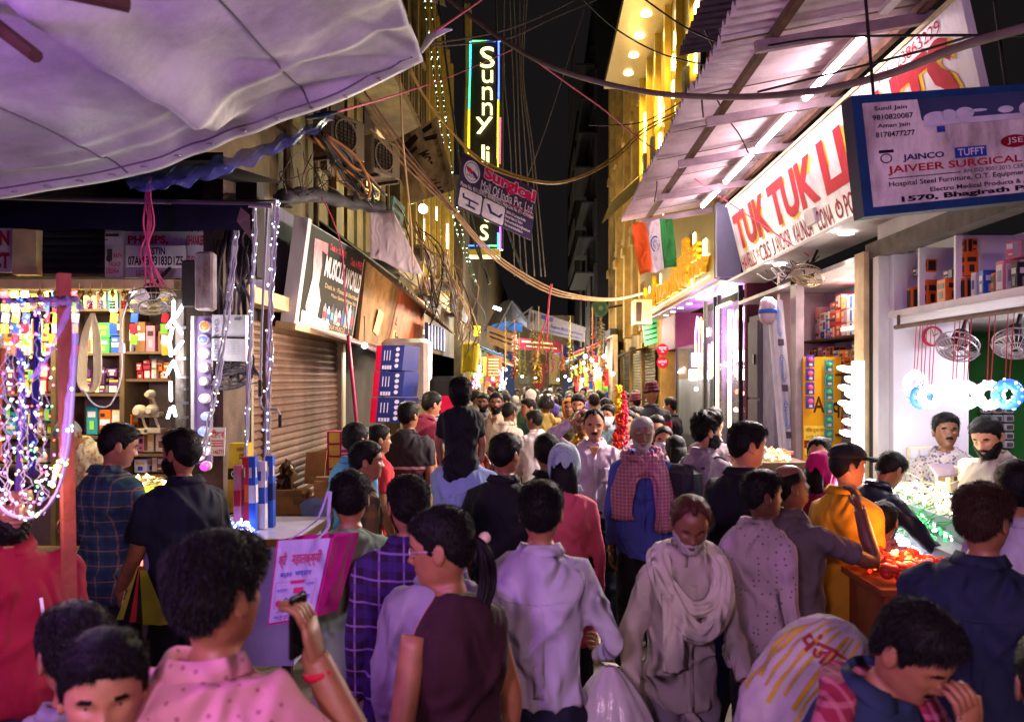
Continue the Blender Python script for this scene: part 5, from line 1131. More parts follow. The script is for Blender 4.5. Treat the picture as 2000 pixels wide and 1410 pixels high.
# cable thicket by the pillar
rc = random.Random(5)
for i in range(16):
    x = 425 + rc.uniform(0, 60); mb = MB(); mb.tube(catmull([P(x + rc.uniform(-15, 15), 440, 6.2), P(x + rc.uniform(-18, 18), 520, 6.1), P(x + rc.uniform(-20, 20), 600, 6.15), P(x + rc.uniform(-15, 30), 700, 6.1), P(x + rc.uniform(-30, 40), 730 + rc.uniform(0, 30), 6.1)], 5), rc.uniform(.006, .012), 5)
    tag(mb.build('cable', M('cable_grey', '#4d474b', rough=.6, var=.3) if i % 3 else BLACKC), 'dark cable in the thicket beside the white meter cabinet', 'cable', 'cables in the pillar thicket')
tl = thing('cable_tangle', 'tangled ball of spare cable under the white meter cabinet', 'cable', P(455, 730, 6.1))
mb = MB()
for i in range(12):
    c = P(450 + rc.uniform(-15, 25), 735 + rc.uniform(-18, 12), 6.05); r = rc.uniform(.06, .14); ax = rc.uniform(-.5, .5)
    mb.tube([c + Vector((r * 1.3 * math.cos(a), r * .3 * math.sin(a + ax), r * .55 * math.sin(a + ax * 2))) for a in np.linspace(0, 6.28, 14)], .005, 4)
mb.build('loops', M('cable_grey', '#4d474b'), tl)
# grey conduit with elbow, sticker column
tl = thing('water_pipe', 'grey pipe with a lower elbow in front of the brown shutters', 'pipe', P(520, 700, 5.6)); mb = MB(); mb.tube([P(523, 395, 5.6), P(511, 640, 5.6), P(508, 790, 5.6), P(516, 800, 5.6), P(542, 800, 5.6), P(546, 808, 5.6), P(547, 832, 5.6)], .009, 8); mb.build('pipe', M('pipe_grey', '#8f8b94', rough=.5, var=.1), tl); mb = MB(); mb.tube([P(508, 742, 5.59), P(508, 774, 5.59)], .013, 8); mb.build('black_sleeve', BLACKC, tl); mb = MB(); mb.tube([P(547, 810, 5.6), P(547, 835, 5.6)], .013, 8); mb.build('black_sleeve', BLACKC, tl)
YC = Board([P(448, 866, 5.7), P(482, 866, 5.7), P(478, 1045, 5.7), P(440, 1045, 5.7)]); mb = MB(); mb.slab(YC.q, .12); yc = tag(mb.build('sticker_post', M('post_yellow', '#b08f1c', rough=.55, var=.12, dirt='#7a6420', dscale=6)), 'post covered with yellow advert stickers beside the shutters', 'post')
mb = MB(); YC.rect(mb, .0, .27, 1, .39, .003); YC.rect(mb, .0, .75, 1, .86, .003); YC.text(mb, 'HAND', .45, .04, .98, .09, .003); YC.text(mb, 'LOOM', .6, .11, .98, .17, .003, .03); YC.text(mb, 'HAND', .45, .53, .98, .58, .003); mb.build('black_print', ink('stickblack', '#1c1812'), yc)
mb = MB(); YC.ring(mb, .35, .33, .16, .035, .25, .006); YC.ring(mb, .35, .805, .16, .035, .25, .006); YC.text(mb, '70', .6, .77, .95, .80, .006); YC.text(mb, '70', .6, .81, .95, .84, .006); mb.build('white_print', ink('stickwhite', '#d8d2c8'), yc)
NB = Board([P(410, 835, 5.8), P(440, 835, 5.8), P(438, 890, 5.8), P(412, 890, 5.8)]); mb = MB(); mb.slab(NB.q, .01); nb = tag(mb.build('pasted_notice', M('paper_white', '#b8aeb2', rough=.8, var=.1)), 'white paper notice with red print pasted by the bulb board', 'notice'); mb = MB(); NB.text(mb, 'टीकर', .05, .08, .95, .36, .003, .03); [NB.rect(mb, .08, .45 + .09 * i, .92, .49 + .09 * i) for i in range(3)]; NB.text(mb, '146771', .2, .78, .95, .95, .003, .02); mb.build('lettering', ink('noticered', '#b02038'), nb)
mb = MB(); a = P(428, 0, 6.2).x; mb.bbox((a - .1, 6.15, 0), (a + .05, 6.7, 3.7)); tag(mb.build('brick_pillar', M('pillar_grime', '#5a4a3e', rough=.9, var=.4, scale=5, bump=.6, dirt='#3a302a', dscale=2)), 'grimy pillar between the electric shop and the shutters', 'pillar')

# ---- tarp, plastic sheet and dark awning overhead
def tarp(u, v):
    # u 0 left .. 1 right; v 0 near .. 1 far edge
    x = -3.9 + 3.41 * u; y0, y1 = .35, 3.75 - .25 * u
    y = y0 + (y1 - y0) * v
    z = 2.86 + .53 * u ** 1.6
    edge = -.16 * math.sin(math.pi * u) ** 1.2 * v
    belly = -.10 * math.sin(math.pi * v) * (1 - u) - .05 * math.sin(math.pi * v)
    rr = math.hypot((1 - u) * 3.2, (1 - v) * 3.2); an = math.atan2((1 - v), (1 - u) + 1e-6)
    fold = .035 * math.exp(-rr * 1.0) * abs(math.sin(an * 7 + .4)) * min(1, rr * 3)
    ss = lambda a, b, t: (lambda x: x * x * (3 - 2 * x))(max(0, min(1, (t - a) / (b - a))))
    d_ = u - (.742 + .06 * (v - .57)); crease = -.10 * (math.exp(-(d_ / .006) ** 2) if d_ < 0 else math.exp(-(d_ / .030) ** 2)) * ss(.45, .62, v) * (1 - ss(.90, .96, v))
    rid = 0
    for k, (vi, a_) in enumerate(((.83, .010), (.895, .016), (.93, .013), (.965, .018))):
        e_ = v - (vi + .025 * math.sin(4.2 * u + k * 1.7) + .01 * math.sin(11 * u + k)); rid -= a_ * (math.exp(-(e_ / .004) ** 2) if e_ > 0 else math.exp(-(e_ / .02) ** 2)) * (.5 + .5 * math.sin(6 * u + 2.3 * k))
    w_ = .012 * math.sin(9 * u + 5 * v) + .008 * math.sin(23 * u - 11 * v + 2 * math.sin(7 * v)) + .004 * math.sin(61 * u + 30 * v + 3 * math.sin(17 * u))
    hem = -.05 * max(0, (v - .93) / .07) ** 2
    return Vector((x, y, z + edge + belly - fold + crease + rid + w_ + hem))
mb = MB(); mb.grid(tarp, 170, 125)
m_, n_, l_, b_ = _mat('tarp_white'); MATS['tarp_white'] = m_
b_.inputs['Base Color'].default_value = (.62, .58, .64, 1); b_.inputs['Roughness'].default_value = .55; b_.inputs['Specular IOR Level'].default_value = .5
tcn = n_.new('ShaderNodeTexCoord'); nz = n_.new('ShaderNodeTexNoise'); nz.inputs['Scale'].default_value = 3.5; nz.inputs['Detail'].default_value = 8; nz.inputs['Distortion'].default_value = 1.0; l_.new(tcn.outputs['Object'], nz.inputs['Vector'])
bp = n_.new('ShaderNodeBump'); bp.inputs['Strength'].default_value = .3; bp.inputs['Distance'].default_value = .03; l_.new(nz.outputs['Fac'], bp.inputs['Height']); l_.new(bp.outputs['Normal'], b_.inputs['Normal'])
st = n_.new('ShaderNodeTexNoise'); st.inputs['Scale'].default_value = 1.6; st.inputs['Detail'].default_value = 10; st.inputs['Roughness'].default_value = .72; l_.new(tcn.outputs['Object'], st.inputs['Vector'])
sr_ = n_.new('ShaderNodeValToRGB'); sr_.color_ramp.elements[0].position = .38; sr_.color_ramp.elements[1].position = .62; sr_.color_ramp.elements[0].color = (.30, .27, .31, 1); sr_.color_ramp.elements[1].color = (.60, .56, .62, 1); l_.new(st.outputs['Fac'], sr_.inputs['Fac']); l_.new(sr_.outputs['Color'], b_.inputs['Base Color'])
tr = n_.new('ShaderNodeBsdfTranslucent'); tr.inputs['Color'].default_value = (.5, .45, .52, 1); mxs = n_.new('ShaderNodeMixShader'); mxs.inputs[0].default_value = .12
l_.new(b_.outputs[0], mxs.inputs[1]); l_.new(tr.outputs[0], mxs.inputs[2]); l_.new(mxs.outputs[0], n_['Material Output'].inputs['Surface'])
to = tag(mb.build('tarpaulin', m_, smooth=True), 'large pale tarpaulin sagging overhead, glowing purple from below', 'tarp'); to.modifiers.new('cloth', 'SOLIDIFY').thickness = .004
for k, (f_, n2) in enumerate(((lambda t: tarp(.60 + .02 * t, .35 + .64 * t), 40), (lambda t: tarp(.86, .3 + .69 * t), 40), (lambda t: tarp(.2 + .79 * t, .975), 60))):
    mb = MB(); mb.tube([f_(i / n2) - Vector((0, 0, .004)) for i in range(n2 + 1)], .005, 4); mb.build('seam', M('seam_grey', '#5a5262', rough=.8), to)
for k in range(16): mb = MB(); mb.lathe([(.008, 0), (.016, -.003), (.016, .003), (.008, .004)], 10, tarp(.30 + .043 * k, .988) - Vector((0, 0, .004))); mb.build('eyelet', STEEL, to)
tl = thing('bamboo_pole', 'dark wooden pole end holding up the tarpaulin at the top edge', 'pole', P(200, 0, 1.9)); mb = MB(); mb.tube([P(120, -20, 1.9), P(250, 8, 2.0)], .022, 8); mb.build('pole', WOODD, tl)
tl = thing('bamboo_pole', 'slanting dark pole at the left frame edge under the tarpaulin', 'pole', P(20, 80, 2.1)); mb = MB(); mb.tube([P(-60, 10, 2.2), P(70, 110, 2.05)], [.022, .018], 8); mb.build('pole', WOODD, tl)
PLAS = M('plastic_blue', '#6f86b4', rough=.18, var=.3, scale=8, bump=.9, bscale=14, alpha=.75)
mb = MB(); mb.grid(lambda u, v: P(250 + 400 * u, 372 - 138 * u ** 1.5 - (34 - 26 * u) * (1 - v) + 14 * v * math.sin(3.1 * u), 4.2 - .1 * v) + Vector((0, .03 * math.sin(40 * u + 9 * v), .01 * math.sin(60 * u))), 60, 6); tag(mb.build('plastic_sheet', PLAS, smooth=True), 'crinkled bluish plastic sheet below the tarpaulin edge', 'sheet')
mb = MB(); mb.tube([P(598, 232, 4.15), P(632, 224, 4.15), P(660, 219, 4.15)], [.015, .03, .01], 8, flat=.4); tag(mb.build('blue_knot', M('tarp_blue', '#1b3f70', rough=.5)), 'blue tarp corner knotted to a cord', 'tarp')
td = thing('dark_awning', 'black cloth awning with hanging valance over the electric shop', 'awning', P(260, 390, 4.9))
BLK = M('cloth_navyblack', '#151a26', rough=.9, var=.2); 
mb = MB(); mb.grid(lambda u, v: Vector((P(-60 + 592 * u, 0, 4.9).x, 4.9 + 1.6 * v, P(0, 388 + 8 * u, 4.9).z + .35 * v + .01 * math.sin(20 * u))), 24, 6); mb.build('roof_cloth', BLK, td)
mb = MB(); mb.grid(lambda u, v: P(-60 + 545 * u, 393 + 8 * u + (53 - 6 * max(0, (u - .85) / .15)) * v, 4.88) + Vector((0, .02 * math.sin(26 * u) * v, .006 * math.sin(17 * u) * v)), 60, 5); mb.build('valance', BLK, td, smooth=True)
mb = MB(); mb.tube([P(-60, 383, 4.9), P(532, 402, 4.9)], .016, 8); mb.build('front_pole', M('pole_steel', '#8d7f88', rough=.35, metal=.6), td)
mb = MB(); mb.add([P(470, 405, 4.86), P(488, 420, 4.84), P(490, 468, 4.84), P(468, 440, 4.86), P(462, 432, 4.85)], [(0, 1, 2, 3, 4)]); mb.build('folded_corner', M('cloth_brown', '#6a5a52', rough=.9), td)
mb = MB(); mb.grid(lambda u, v: Vector((P(-100 + 540 * u, 0, 5.2).x, 5.0 + 1.4 * v, P(0, 330, 5.2).z + .2 * v)), 8, 3); tag(mb.build('roof_sheet', M('cloth_black', '#1d1a1a', rough=.9)), 'black upper roof sheet between tarpaulin and awning', 'roof sheet')

# ---- hanging fairy light ropes in front of the shutters
def light_string(name, label, pts, Y, cols, n, r, wire=None, wr=.006, strands=1, spread=.0, group=None, es=8, cat='fairy lights', seed=0):
    rr = random.Random(seed + n); t = thing(name, label, cat, P(pts[0][0], pts[0][1], Y), group)
    path = catmull([P(p[0], p[1], p[2] if len(p) > 2 else Y) for p in pts], 8); w = MB()
    for k in range(strands):
        o = Vector((rr.uniform(-1, 1), rr.uniform(-1, 1), 0)) * spread; w.tube([p + o + Vector((rr.uniform(-1, 1), rr.uniform(-1, 1), 0)) * spread * .5 for p in path], wr, 5)
    w.build('wire', wire or M('wire_clear', '#a8a4b0', rough=.15, var=.1, bump=0), t)
    by = {}
    for i in range(n):
        s = rr.random() * (len(path) - 1); k = int(s); p = path[k].lerp(path[min(k + 1, len(path) - 1)], s - k) + Vector((rr.uniform(-1, 1), rr.uniform(-1, 1), rr.uniform(-.5, .5))) * (spread + .006)
        by.setdefault(cols[i % len(cols)] if len(cols) < 9 else rr.choice(cols), []).append(p)
    for c, ps in by.items():
        m2 = MB(); [m2.ball(p, r * rr.uniform(.7, 1.15), 6, 4) for p in ps]; m2.build('bulbs', GLOW(f'fairy_{c}_{es}', c, es), t, kind='stuff')
    return t
CW = ('#cfd4ff', '#b8c0ff', '#ffffff')
light_string('fairy_rope', 'thin fairy light rope hanging left of the grey pipe', [(497, 405), (497, 470), (493, 560), (488, 680), (483, 800), (478, 930), (470, 1035)], 5.0, ('#d8ffe0', '#cfd4ff', '#a8ffb0'), 42, .006, strands=3, spread=.008, es=2.2)
light_string('fairy_rope', 'thick fairy light rope hanging right of the grey pipe', [(540, 390), (536, 470), (530, 560), (526, 680), (522, 800), (519, 930), (511, 1035)], 5.0, CW, 64, .0065, strands=5, spread=.014, es=3)
light_string('fairy_rope', 'clear fairy light bundle slanting beside the bulb board', [(462, 450), (452, 560), (440, 650), (425, 740), (415, 800), (398, 890)], 5.6, ('#ffd9a0', '#ffe8c8', '#cfd4ff'), 32, .006, strands=5, spread=.016, es=2.5)
for k, (x, y) in enumerate(((418, 396), (540, 378))): pass
tl = thing('pink_cord_bunch', 'bunch of pink cords hanging from the tarpaulin over the valance', 'cord', P(290, 350, 4.5))
mb = MB(); 
for i in range(6): mb.tube(catmull([P(290 + i, 345, 4.5), P(283 + rc.uniform(-8, 12), 390, 4.5), P(288 + rc.uniform(-12, 14), 440, 4.5), P(283 + rc.uniform(-14, 16), 490 + 10 * (i % 2), 4.5), P(285 + 8 * i, 560, 4.6)], 5), .005, 5)
mb.build('cords', PINK_C, tl)

# ---- foreground: wooden post with draped multicolour fairy lights
POSTM = M('post_redwood', '#7a3f2c', rough=.6, var=.25, scale=10, bump=.3)
tl = thing('wooden_post', 'reddish wooden post in front of the red shirted man', 'post', P(131, 1180, 2.4)); mb = MB(); a = P(124, 535, 2.4); b_ = P(136, 1180, 2.4); mb.tube([(b_.x + .02, 2.4, 0), b_, a], .023, 4); mb.build('post', POSTM, tl)
mb = MB(); mb.tube([P(-60, 590, 2.42), P(150, 583, 2.38)], .010, 6); mb.build('cross_bar', IRON, tl)
WRAP = M('plastic_wrap', '#9a86a8', rough=.25, var=.3, scale=12, bump=.6, bscale=25, alpha=.4)
mb = MB(); rw = random.Random(8)
for i in range(7): mb.tube(catmull([P(-20 + 26 * i, 588 + rw.uniform(-8, 8), 2.38), P(0 + 26 * i, 600 + rw.uniform(-10, 10), 2.35), P(20 + 26 * i, 590 + rw.uniform(-10, 10), 2.38)], 4), rw.uniform(.006, .016), 6, flat=.5)
mb.tube(catmull([P(152, 590, 2.36), P(146, 650, 2.36), P(140, 740, 2.35), P(131, 800, 2.34), P(122, 900, 2.34)], 5), [.006 + .005 * rw.random() for _ in range(21)], 7, flat=.4)
mb.tube(catmull([P(140, 592, 2.36), P(110, 660, 2.33), P(85, 710, 2.3), P(60, 740, 2.3)], 5), [.005 + .006 * rw.random() for _ in range(16)], 7, flat=.4); mb.build('plastic_wrap', WRAP, tl)
MULTI = ('#ff5030', '#4060ff', '#ffffff', '#60ff80', '#ffc860', '#d060ff', '#a0c0ff', '#ff60a0', '#ffffff', '#80a0ff')
for i, (x, lab) in enumerate(((6, 'at the left frame edge'), (26, 'second from the frame edge'), (48, 'with the blue cloth behind it'), (68, 'thick bunch in the middle'), (88, 'next to the wooden post'))):
    light_string('fairy_string', 'multicolour fairy light string hanging from the bar, ' + lab, [(x, 590), (x + rw.uniform(-6, 6), 680), (x + rw.uniform(-8, 8), 790), (x + rw.uniform(-8, 8), 900), (x + rw.uniform(-6, 10) + 4, 985 + 20 * (i % 2))], 2.35 + .03 * i, MULTI, 46, .0036, strands=2, spread=.028, wr=.0009, es=3.6, group='fairy strings on the foreground bar', seed=i)
CLB = M('cloth_blue', '#18124a', rough=.8, var=.3); CLW = M('cloth_lavender', '#4a3a78', rough=.8, var=.3); CLO = M('cloth_orange', '#8a5522', rough=.8)
for i, (x0, x1, y0, y1, m2, nm) in enumerate(((34, 44, 680, 960, CLW, 'lavender net strip hanging among the fairy lights'), (62, 76, 620, 930, CLB, 'dark blue net strip hanging among the fairy lights'), (-10, 8, 680, 900, CLO, 'orange net strip at the left frame edge'))):
    mb = MB(); mb.grid(lambda u, v: P(x0 + (x1 - x0) * u + 5 * math.sin(4 * v + i), y0 + (y1 - y0) * v, 2.5 + .02 * math.sin(18 * u) + .01 * math.sin(9 * v)), 10, 16); o = tag(mb.build('net_strip', m2, smooth=True), nm, 'cloth'); o.modifiers.new('c', 'SOLIDIFY').thickness = .006
light_string('fairy_string', 'big white wire loop of fairy lights hanging below the strings', [(150, 650), (142, 780), (132, 880), (112, 960), (70, 1008), (20, 1005), (-15, 970)], 2.3, ('#ffd080', '#ffffff', '#80ff90'), 14, .005, wire=M('wire_milky', '#8f8b98', rough=.3), wr=.005, es=3)
light_string('fairy_string', 'short cluster of warm fairy lights at the post below the loop', [(116, 900), (108, 925), (104, 950)], 2.32, ('#ffc040', '#ffe080'), 14, .006, es=9)
point_light('fairy_glow', P(60, 820, 2.15), 2.0, (.55, .45, 1), .12); point_light('fairy_glow', P(60, 960, 2.3), 2.0, (1, .5, .5), .1)

# ---- stall table in front, boxes standing on it
tt = thing('stall_counter', 'white stall counter with a brass edged glass top', 'counter', P(470, 1300, 4.95))
a = P(345, 1055, 4.6); b_ = P(572, 1055, 4.6); zt = P(0, 1052, 4.6).z
mb = MB(); mb.bbox((a.x - .2, 4.62, zt - .72), (b_.x, 5.3, zt - .03)); mb.build('cabinet', M('laminate_lilac', '#8f88a8', rough=.5, var=.06), tt)
mb = MB(); mb.bbox((a.x - .25, 4.58, zt - .03), (b_.x + .03, 5.35, zt)); mb.build('top', M('top_white', '#b8b4c8', rough=.2, var=.05, bump=0), tt)
mb = MB(); mb.bbox((b_.x + .03, 4.57, zt - .035), (b_.x + .045, 5.35, zt + .004)); mb.bbox((a.x - .25, 4.565, zt - .035), (b_.x + .045, 4.58, zt + .004)); mb.build('brass_edge', M('brass', '#9a7a2c', rough=.3, metal=.9), tt)
mb = MB(); [mb.bbox((x, 4.66, 0), (x + .05, 4.71, zt - .72)) for x in (a.x, b_.x - .08)]; mb.build('leg', IRON, tt)
for i, (x, y0, w_, col, pc) in enumerate(((478, 905, .045, 'pink', 'red'), (488, 890, .04, 'red', 'orange'), (499, 900, .045, 'white', 'blue'), (507, 888, .04, 'blue', 'white'), (517, 900, .05, 'white', 'blue'), (527, 890, .045, 'blue', 'navy'))):
    c = P(x, 1040, 4.95); carton(('pink', 'red', 'first white', 'narrow blue', 'second white', 'tall blue')[i] + ' tube light box standing on the stall counter', (c.x, 4.85 + .06 * (i % 3), zt + .001), (w_, .05, P(x, y0, 4.95).z - zt), col, pc, group='tube light boxes on the counter', style=2, tilt=2 * (i % 2))
def bundle(label, c, rx, ry, rz, cols, n, es, seed=0, wirecol='#3a6a4a', r=.006, group=None, base=None):
    "heap of coiled fairy lights"
    rr = random.Random(seed); t = thing('fairy_light_heap', label, 'fairy lights', c, group); c = Vector(c); w = MB()
    for k in range(18):
        q = c + Vector((rr.uniform(-.6, .6) * rx, rr.uniform(-.6, .6) * ry, rr.uniform(0, .7) * rz)); a0 = rr.uniform(.25, .6)
        tl_ = Vector((rr.uniform(-.5, .5), rr.uniform(-.5, .5), 1)).normalized().to_track_quat('Z', 'Y')
        w.tube([q + tl_ @ Vector((rx * a0 * math.cos(a), ry * a0 * math.sin(a), .01 * math.sin(3 * a))) for a in np.linspace(0, 6.28, 12)], .004, 4)
    w.build('wire', M('wire_' + wirecol.strip('#'), wirecol, rough=.5, var=.2, bump=0), t)
    for j, co in enumerate(cols):
        m2 = MB()
        for k in range(n // len(cols)):
            a, q = rr.uniform(0, 6.28), math.sqrt(rr.random()); m2.ball(c + Vector((rx * q * math.cos(a), ry * q * math.sin(a), rz * (1 - q * q) * rr.uniform(.4, 1.1) + .008)), r * rr.uniform(.7, 1.3), 6, 4)
        m2.build('bulbs', GLOW(f'heap_{co}_{es}', co, es), t, kind='stuff')
    return t
bundle('blue fairy light bundle at the corner of the stall counter', (P(468, 1035, 4.75).x, 4.75, zt), .09, .09, .07, ('#4060ff', '#dfe6ff'), 70, 10, 1, '#8a90c0', .006)
bundle('white wire fairy bundle behind the blue one on the counter', (P(430, 1035, 4.8).x, 4.85, zt), .12, .09, .06, ('#c8ffd8', '#8090ff'), 50, 5, 2, '#a8a4b0', .006)
# tier of coloured fairy lights under the electric shop counter
for i, (px, py, w_, cols, nm, bm) in enumerate(((278, 945, .16, ('#ffd060', '#ffe8a0'), 'gold', 'yellow'), (278, 985, .16, ('#60ff70', '#40d040'), 'green', 'green'), (272, 1030, .18, ('#ffb0f0', '#ffffff'), 'pink', 'magenta'), (262, 1070, .16, ('#ffffff', '#f0f0ff'), 'white', 'white'), (255, 1115, .15, ('#ff4030', '#ff8060'), 'red', 'red'))):
    c = P(px, py, 5.45 - .06 * i); bundle(f'{nm} fairy lights on the lit tier of the electric shop counter', c, w_, .10, .05, cols, 90, 6, 10 + i, '#7a5a3a', .007, 'coloured fairy light tiers')
    mb = MB(); mb.bbox((c.x - w_ - .08, c.y - .05, c.z - .13), (c.x + w_ + .08, c.y + .25, c.z - .005)); tag(mb.build('tier_box', cm(bm)), f'{bm} covered step under the {nm} fairy lights', 'step')
    point_light('tier_glow', c + Vector((0, -.14, .10)), 1.6, [min(1, x + .1) for x in lin(cols[0])], .06)
# stacks by the left stall
for k in range(3):
    q = (P(762, 826, 9.2).x, 9.2, P(0, 826, 9.2).z + k * .292)
    t = thing('fixture_carton', ('lowest', 'middle', 'top')[k] + ' of the three big blue light fixture cartons', 'box', q, 'stacked blue fixture cartons'); wx, hz = .36, .285
    B = Board([(q[0] - wx / 2 - .03 + .03 * k, 9.2, q[2] + hz), (q[0] + wx / 2, 9.1, q[2] + hz), (q[0] + wx / 2 - .03, 9.1, q[2] + .005), (q[0] - wx / 2 - .05 + .03 * k, 9.2, q[2] + .005)]); mb = MB(); mb.slab(B.q, .4); bx = mb.build('carton_body', M('carton_royal', '#1c2464', rough=.5, var=.12), t)
    mb = MB(); B.rect(mb, 0, 0, .20, 1, .003); mb.build('red_band', ink('cartonred', '#b01038'), t)
    mb = MB(); [B.disc(mb, .78, .16 + .22 * i, .07, .08, .004) for i in range(4)]; [B.rect(mb, .26 + .09 * i, .80, .33 + .09 * i, .95, .004) for i in range(4)]; [B.rect(mb, .30 + .1 * i, .2, .33 + .1 * i, .6, .004) for i in range(3)]; mb.build('white_print', ink('cartonwhite', '#b8b4d8'), t)
for k in range(6):
    q = P(668, 985 - 24 * k, 7.3); carton(('lowest', 'second', 'third', 'fourth', 'fifth', 'top')[k] + ' pink sweet box in the stack by the shutters', (q.x, 7.3, q.z), (.24, .2, .108), 'magenta', 'white', rz=8, group='pink boxes stacked by the shutters', style=1)
q = P(760, 860, 8.6); tt = thing('stall_table', 'cluttered wooden stall table below the blue cartons', 'table', (q.x, 8.6, 0)); zt2 = P(0, 880, 8.6).z
mb = MB(); mb.bbox((q.x - .75, 8.4, zt2 - .05), (q.x + .9, 9.6, zt2)); mb.build('top', WOODD, tt); mb = MB(); mb.bbox((q.x - .7, 8.5, 0), (q.x + .85, 9.5, zt2 - .05)); mb.build('cloth_front', M('cloth_brown', '#6a5a52'), tt)
for i in range(7): c = P(712 + i * 9, 880, 8.55); carton(f'yellow slim packet leaning on the stall table, {ORD[i]} from the shutters', (c.x, 8.5, zt2 + .001), (.035, .1, .17), 'yellow' if i else 'red', 'black', rz=rc.uniform(-8, 8), group='slim packets on the stall table', style=2, tilt=-8)
carton('cream fan box on the stall table edge', (P(717, 0, 8.9).x, 8.9, zt2 + .001), (.16, .14, .2), 'cream', 'black', group=None); carton('white and purple light box on the far stall', (P(850, 825, 8.8).x, 8.8, P(0, 822, 8.8).z), (.19, .1, .07), 'white', 'violet', style=1)
mb = MB(); mb.bevbox(P(795, 725, 11.5), (.65, .5, .9), .06); tag(mb.build('wrapped_appliance', M('plastic_white', '#b8aaa0', rough=.3, var=.15, bump=.5, bscale=12)), 'plastic wrapped white appliance behind the blue cartons', 'appliance')
mb = MB(); mb.bevbox(P(870, 770, 9.5), (.34, .3, .42), .05); mb.mi = 1; mb.box(P(878, 790, 9.3), (.2, .02, .2)); tag(mb.build('black_speaker', [M('cloth_black', '#1d1a1a'), ink('cartonred', '#b01038')]), 'black and red speaker box standing on the left stall', 'speaker')
for i in range(6): mb = MB(); c = P(835 + i * 6, 655 + i * 2, 14.0 + .3 * i); mb.box(c, (.06, .25, .42)); tag(mb.build('blue_file', cm('navy')), f'dark blue boxed file on the high stall shelf, {ORD[i]} from the orange sign', 'box', 'blue files on the high shelf')
for i, (px, py, s_) in enumerate(((652, 960, .3), (560, 985, .34), (620, 1000, .3), (585, 1030, .35))):
    mb = MB(); c = P(px, py, 6.6); mb.bevbox((c.x, 6.6, c.z), (s_, .3, .22), .008, Matrix.Rotation(R(12 - 9 * i), 3, 'Z')); mb.mi = 1; mb.box((c.x, 6.6 - .152, c.z + .11), (s_ * .98, .005, .05)); tag(mb.build('cardboard_box', [M('cardboard', '#8a6238', rough=.85, var=.2), WOOD]), ('brown cardboard box leaning by the pink stack', 'opened brown carton at the foot of the shutters', 'brown carton under the folded cloth', 'wide brown carton behind the counter')[i], 'box')
    mb = MB()
mb = MB(); mb.grid(lambda u, v: P(585 + 60 * u, 985 + 40 * v - 14 * math.sin(3.1 * u), 5.9) + Vector((0, .1 * v, .02 * math.sin(9 * u) * math.sin(7 * v))), 14, 8); tag(mb.build('folded_plastic', PLAS, smooth=True), 'heap of blue and white plastic bags behind the green shirt', 'bag')
mb = MB(); rp_ = random.Random(3); mb.grid(lambda u, v: P(540 + 38 * u, 930 + 62 * v - 30 * math.sin(3.1 * u), 6.7) + Vector((rp_.uniform(-.03, .03), rp_.uniform(-.06, .06), rp_.uniform(-.03, .03))), 9, 9); tag(mb.build('plastic_sack', M('plastic_brown', '#4d3a26', rough=.25, var=.3, bump=.5)), 'crumpled shiny brown plastic sack against the shutters', 'sack')
mb = MB(); mb.slab([P(598, 883, 7.0), P(638, 880, 7.0), P(632, 945, 7.0), P(594, 945, 7.0)], .02); tag(mb.build('cardboard_sheet', M('cardboard', '#8a6238')), 'brown cardboard sheet leaning on the shutters', 'board')

# ---- right shop goods
for i, (px, py, s_, col, rot) in enumerate(((1757, 612, (.07, .08, .14), 'orange', 5), (1757, 570, (.06, .08, .11), 'orange', -6), (1757, 551, (.05, .06, .05), 'red', 4), (1787, 607, (.11, .12, .16), 'orange', -8), (1812, 600, (.05, .08, .19), 'orange', 6), (1794, 540, (.09, .08, .06), 'black', 0), (1811, 532, (.05, .07, .09), 'orange', 3), (1853, 592, (.14, .14, .16), 'orange', -4), (1860, 545, (.12, .1, .06), 'black', 2), (1886, 586, (.07, .09, .14), 'orange', 7), (1888, 540, (.06, .08, .15), 'orange', -5), (1887, 495, (.07, .07, .09), 'orange', 5), (1908, 584, (.05, .09, .16), 'white', 4), (1926, 581, (.06, .1, .16), 'blue', -4), (1946, 578, (.05, .08, .13), 'orange', 3), (1962, 575, (.08, .1, .19), 'pink', 2), (1990, 570, (.06, .1, .16), 'black', 3), (1985, 505, (.1, .1, .1), 'pink', 18))):
    Y = 1600 * 2.74 / (px - 1050); z = P(px, py, Y).z; z = max(z, 2.502)
    if z > 2.56: z = P(px, py, Y).z
    carton(f'{col} lamp box {"stacked high" if z > 2.56 else "standing"} on the storage loft, {ORD[i]} from the door frame', (2.76, Y, z), (s_[1], s_[0], s_[2]), col, 'black' if col == 'orange' else 'white', rz=rot, group='lamp boxes on the storage loft', style=(3, 0, 1)[i % 3])
gr = random.Random(21)
def street_row(shelf, px0, px1, x, z, cols, hmax, group, stack=2, wr=(.10, .17), depth=.14, pc=('white', 'orange', 'black', 'yellow')):
    y0 = 1600 * x / (px1 - 1050); y1 = 1600 * x / (px0 - 1050); y = y0; i = 0
    while y < y1 - .05 and i < 20:
        w_ = min(gr.uniform(*wr), y1 - y); c = gr.choice(cols); hh = hmax * gr.uniform(.65, 1) / stack
        for k in range(stack): carton(f'{c} bulb box, {("bottom", "middle", "top", "uppermost")[k]} of the {ORD[i]} pile on {shelf} of the narrow shop', (x + depth / 2, y + w_ / 2, z + .001 + k * hh), (depth, w_ - .006, hh - .003), c, gr.choice(pc), rz=gr.uniform(-3, 3), group=group, style=gr.randrange(4))
        y += w_; i += 1
BS = 'bulb boxes in the narrow shop'
street_row('the top shelf', 1592, 1702, 3.05, 2.42, ('white', 'blue', 'red', 'black', 'white', 'pink'), .44, BS, 3, (.12, .18))
street_row('the second shelf', 1580, 1702, 3.05, 2.05, ('pink', 'orange', 'black', 'blue', 'white', 'black', 'orange'), .34, BS, 3, (.12, .2))
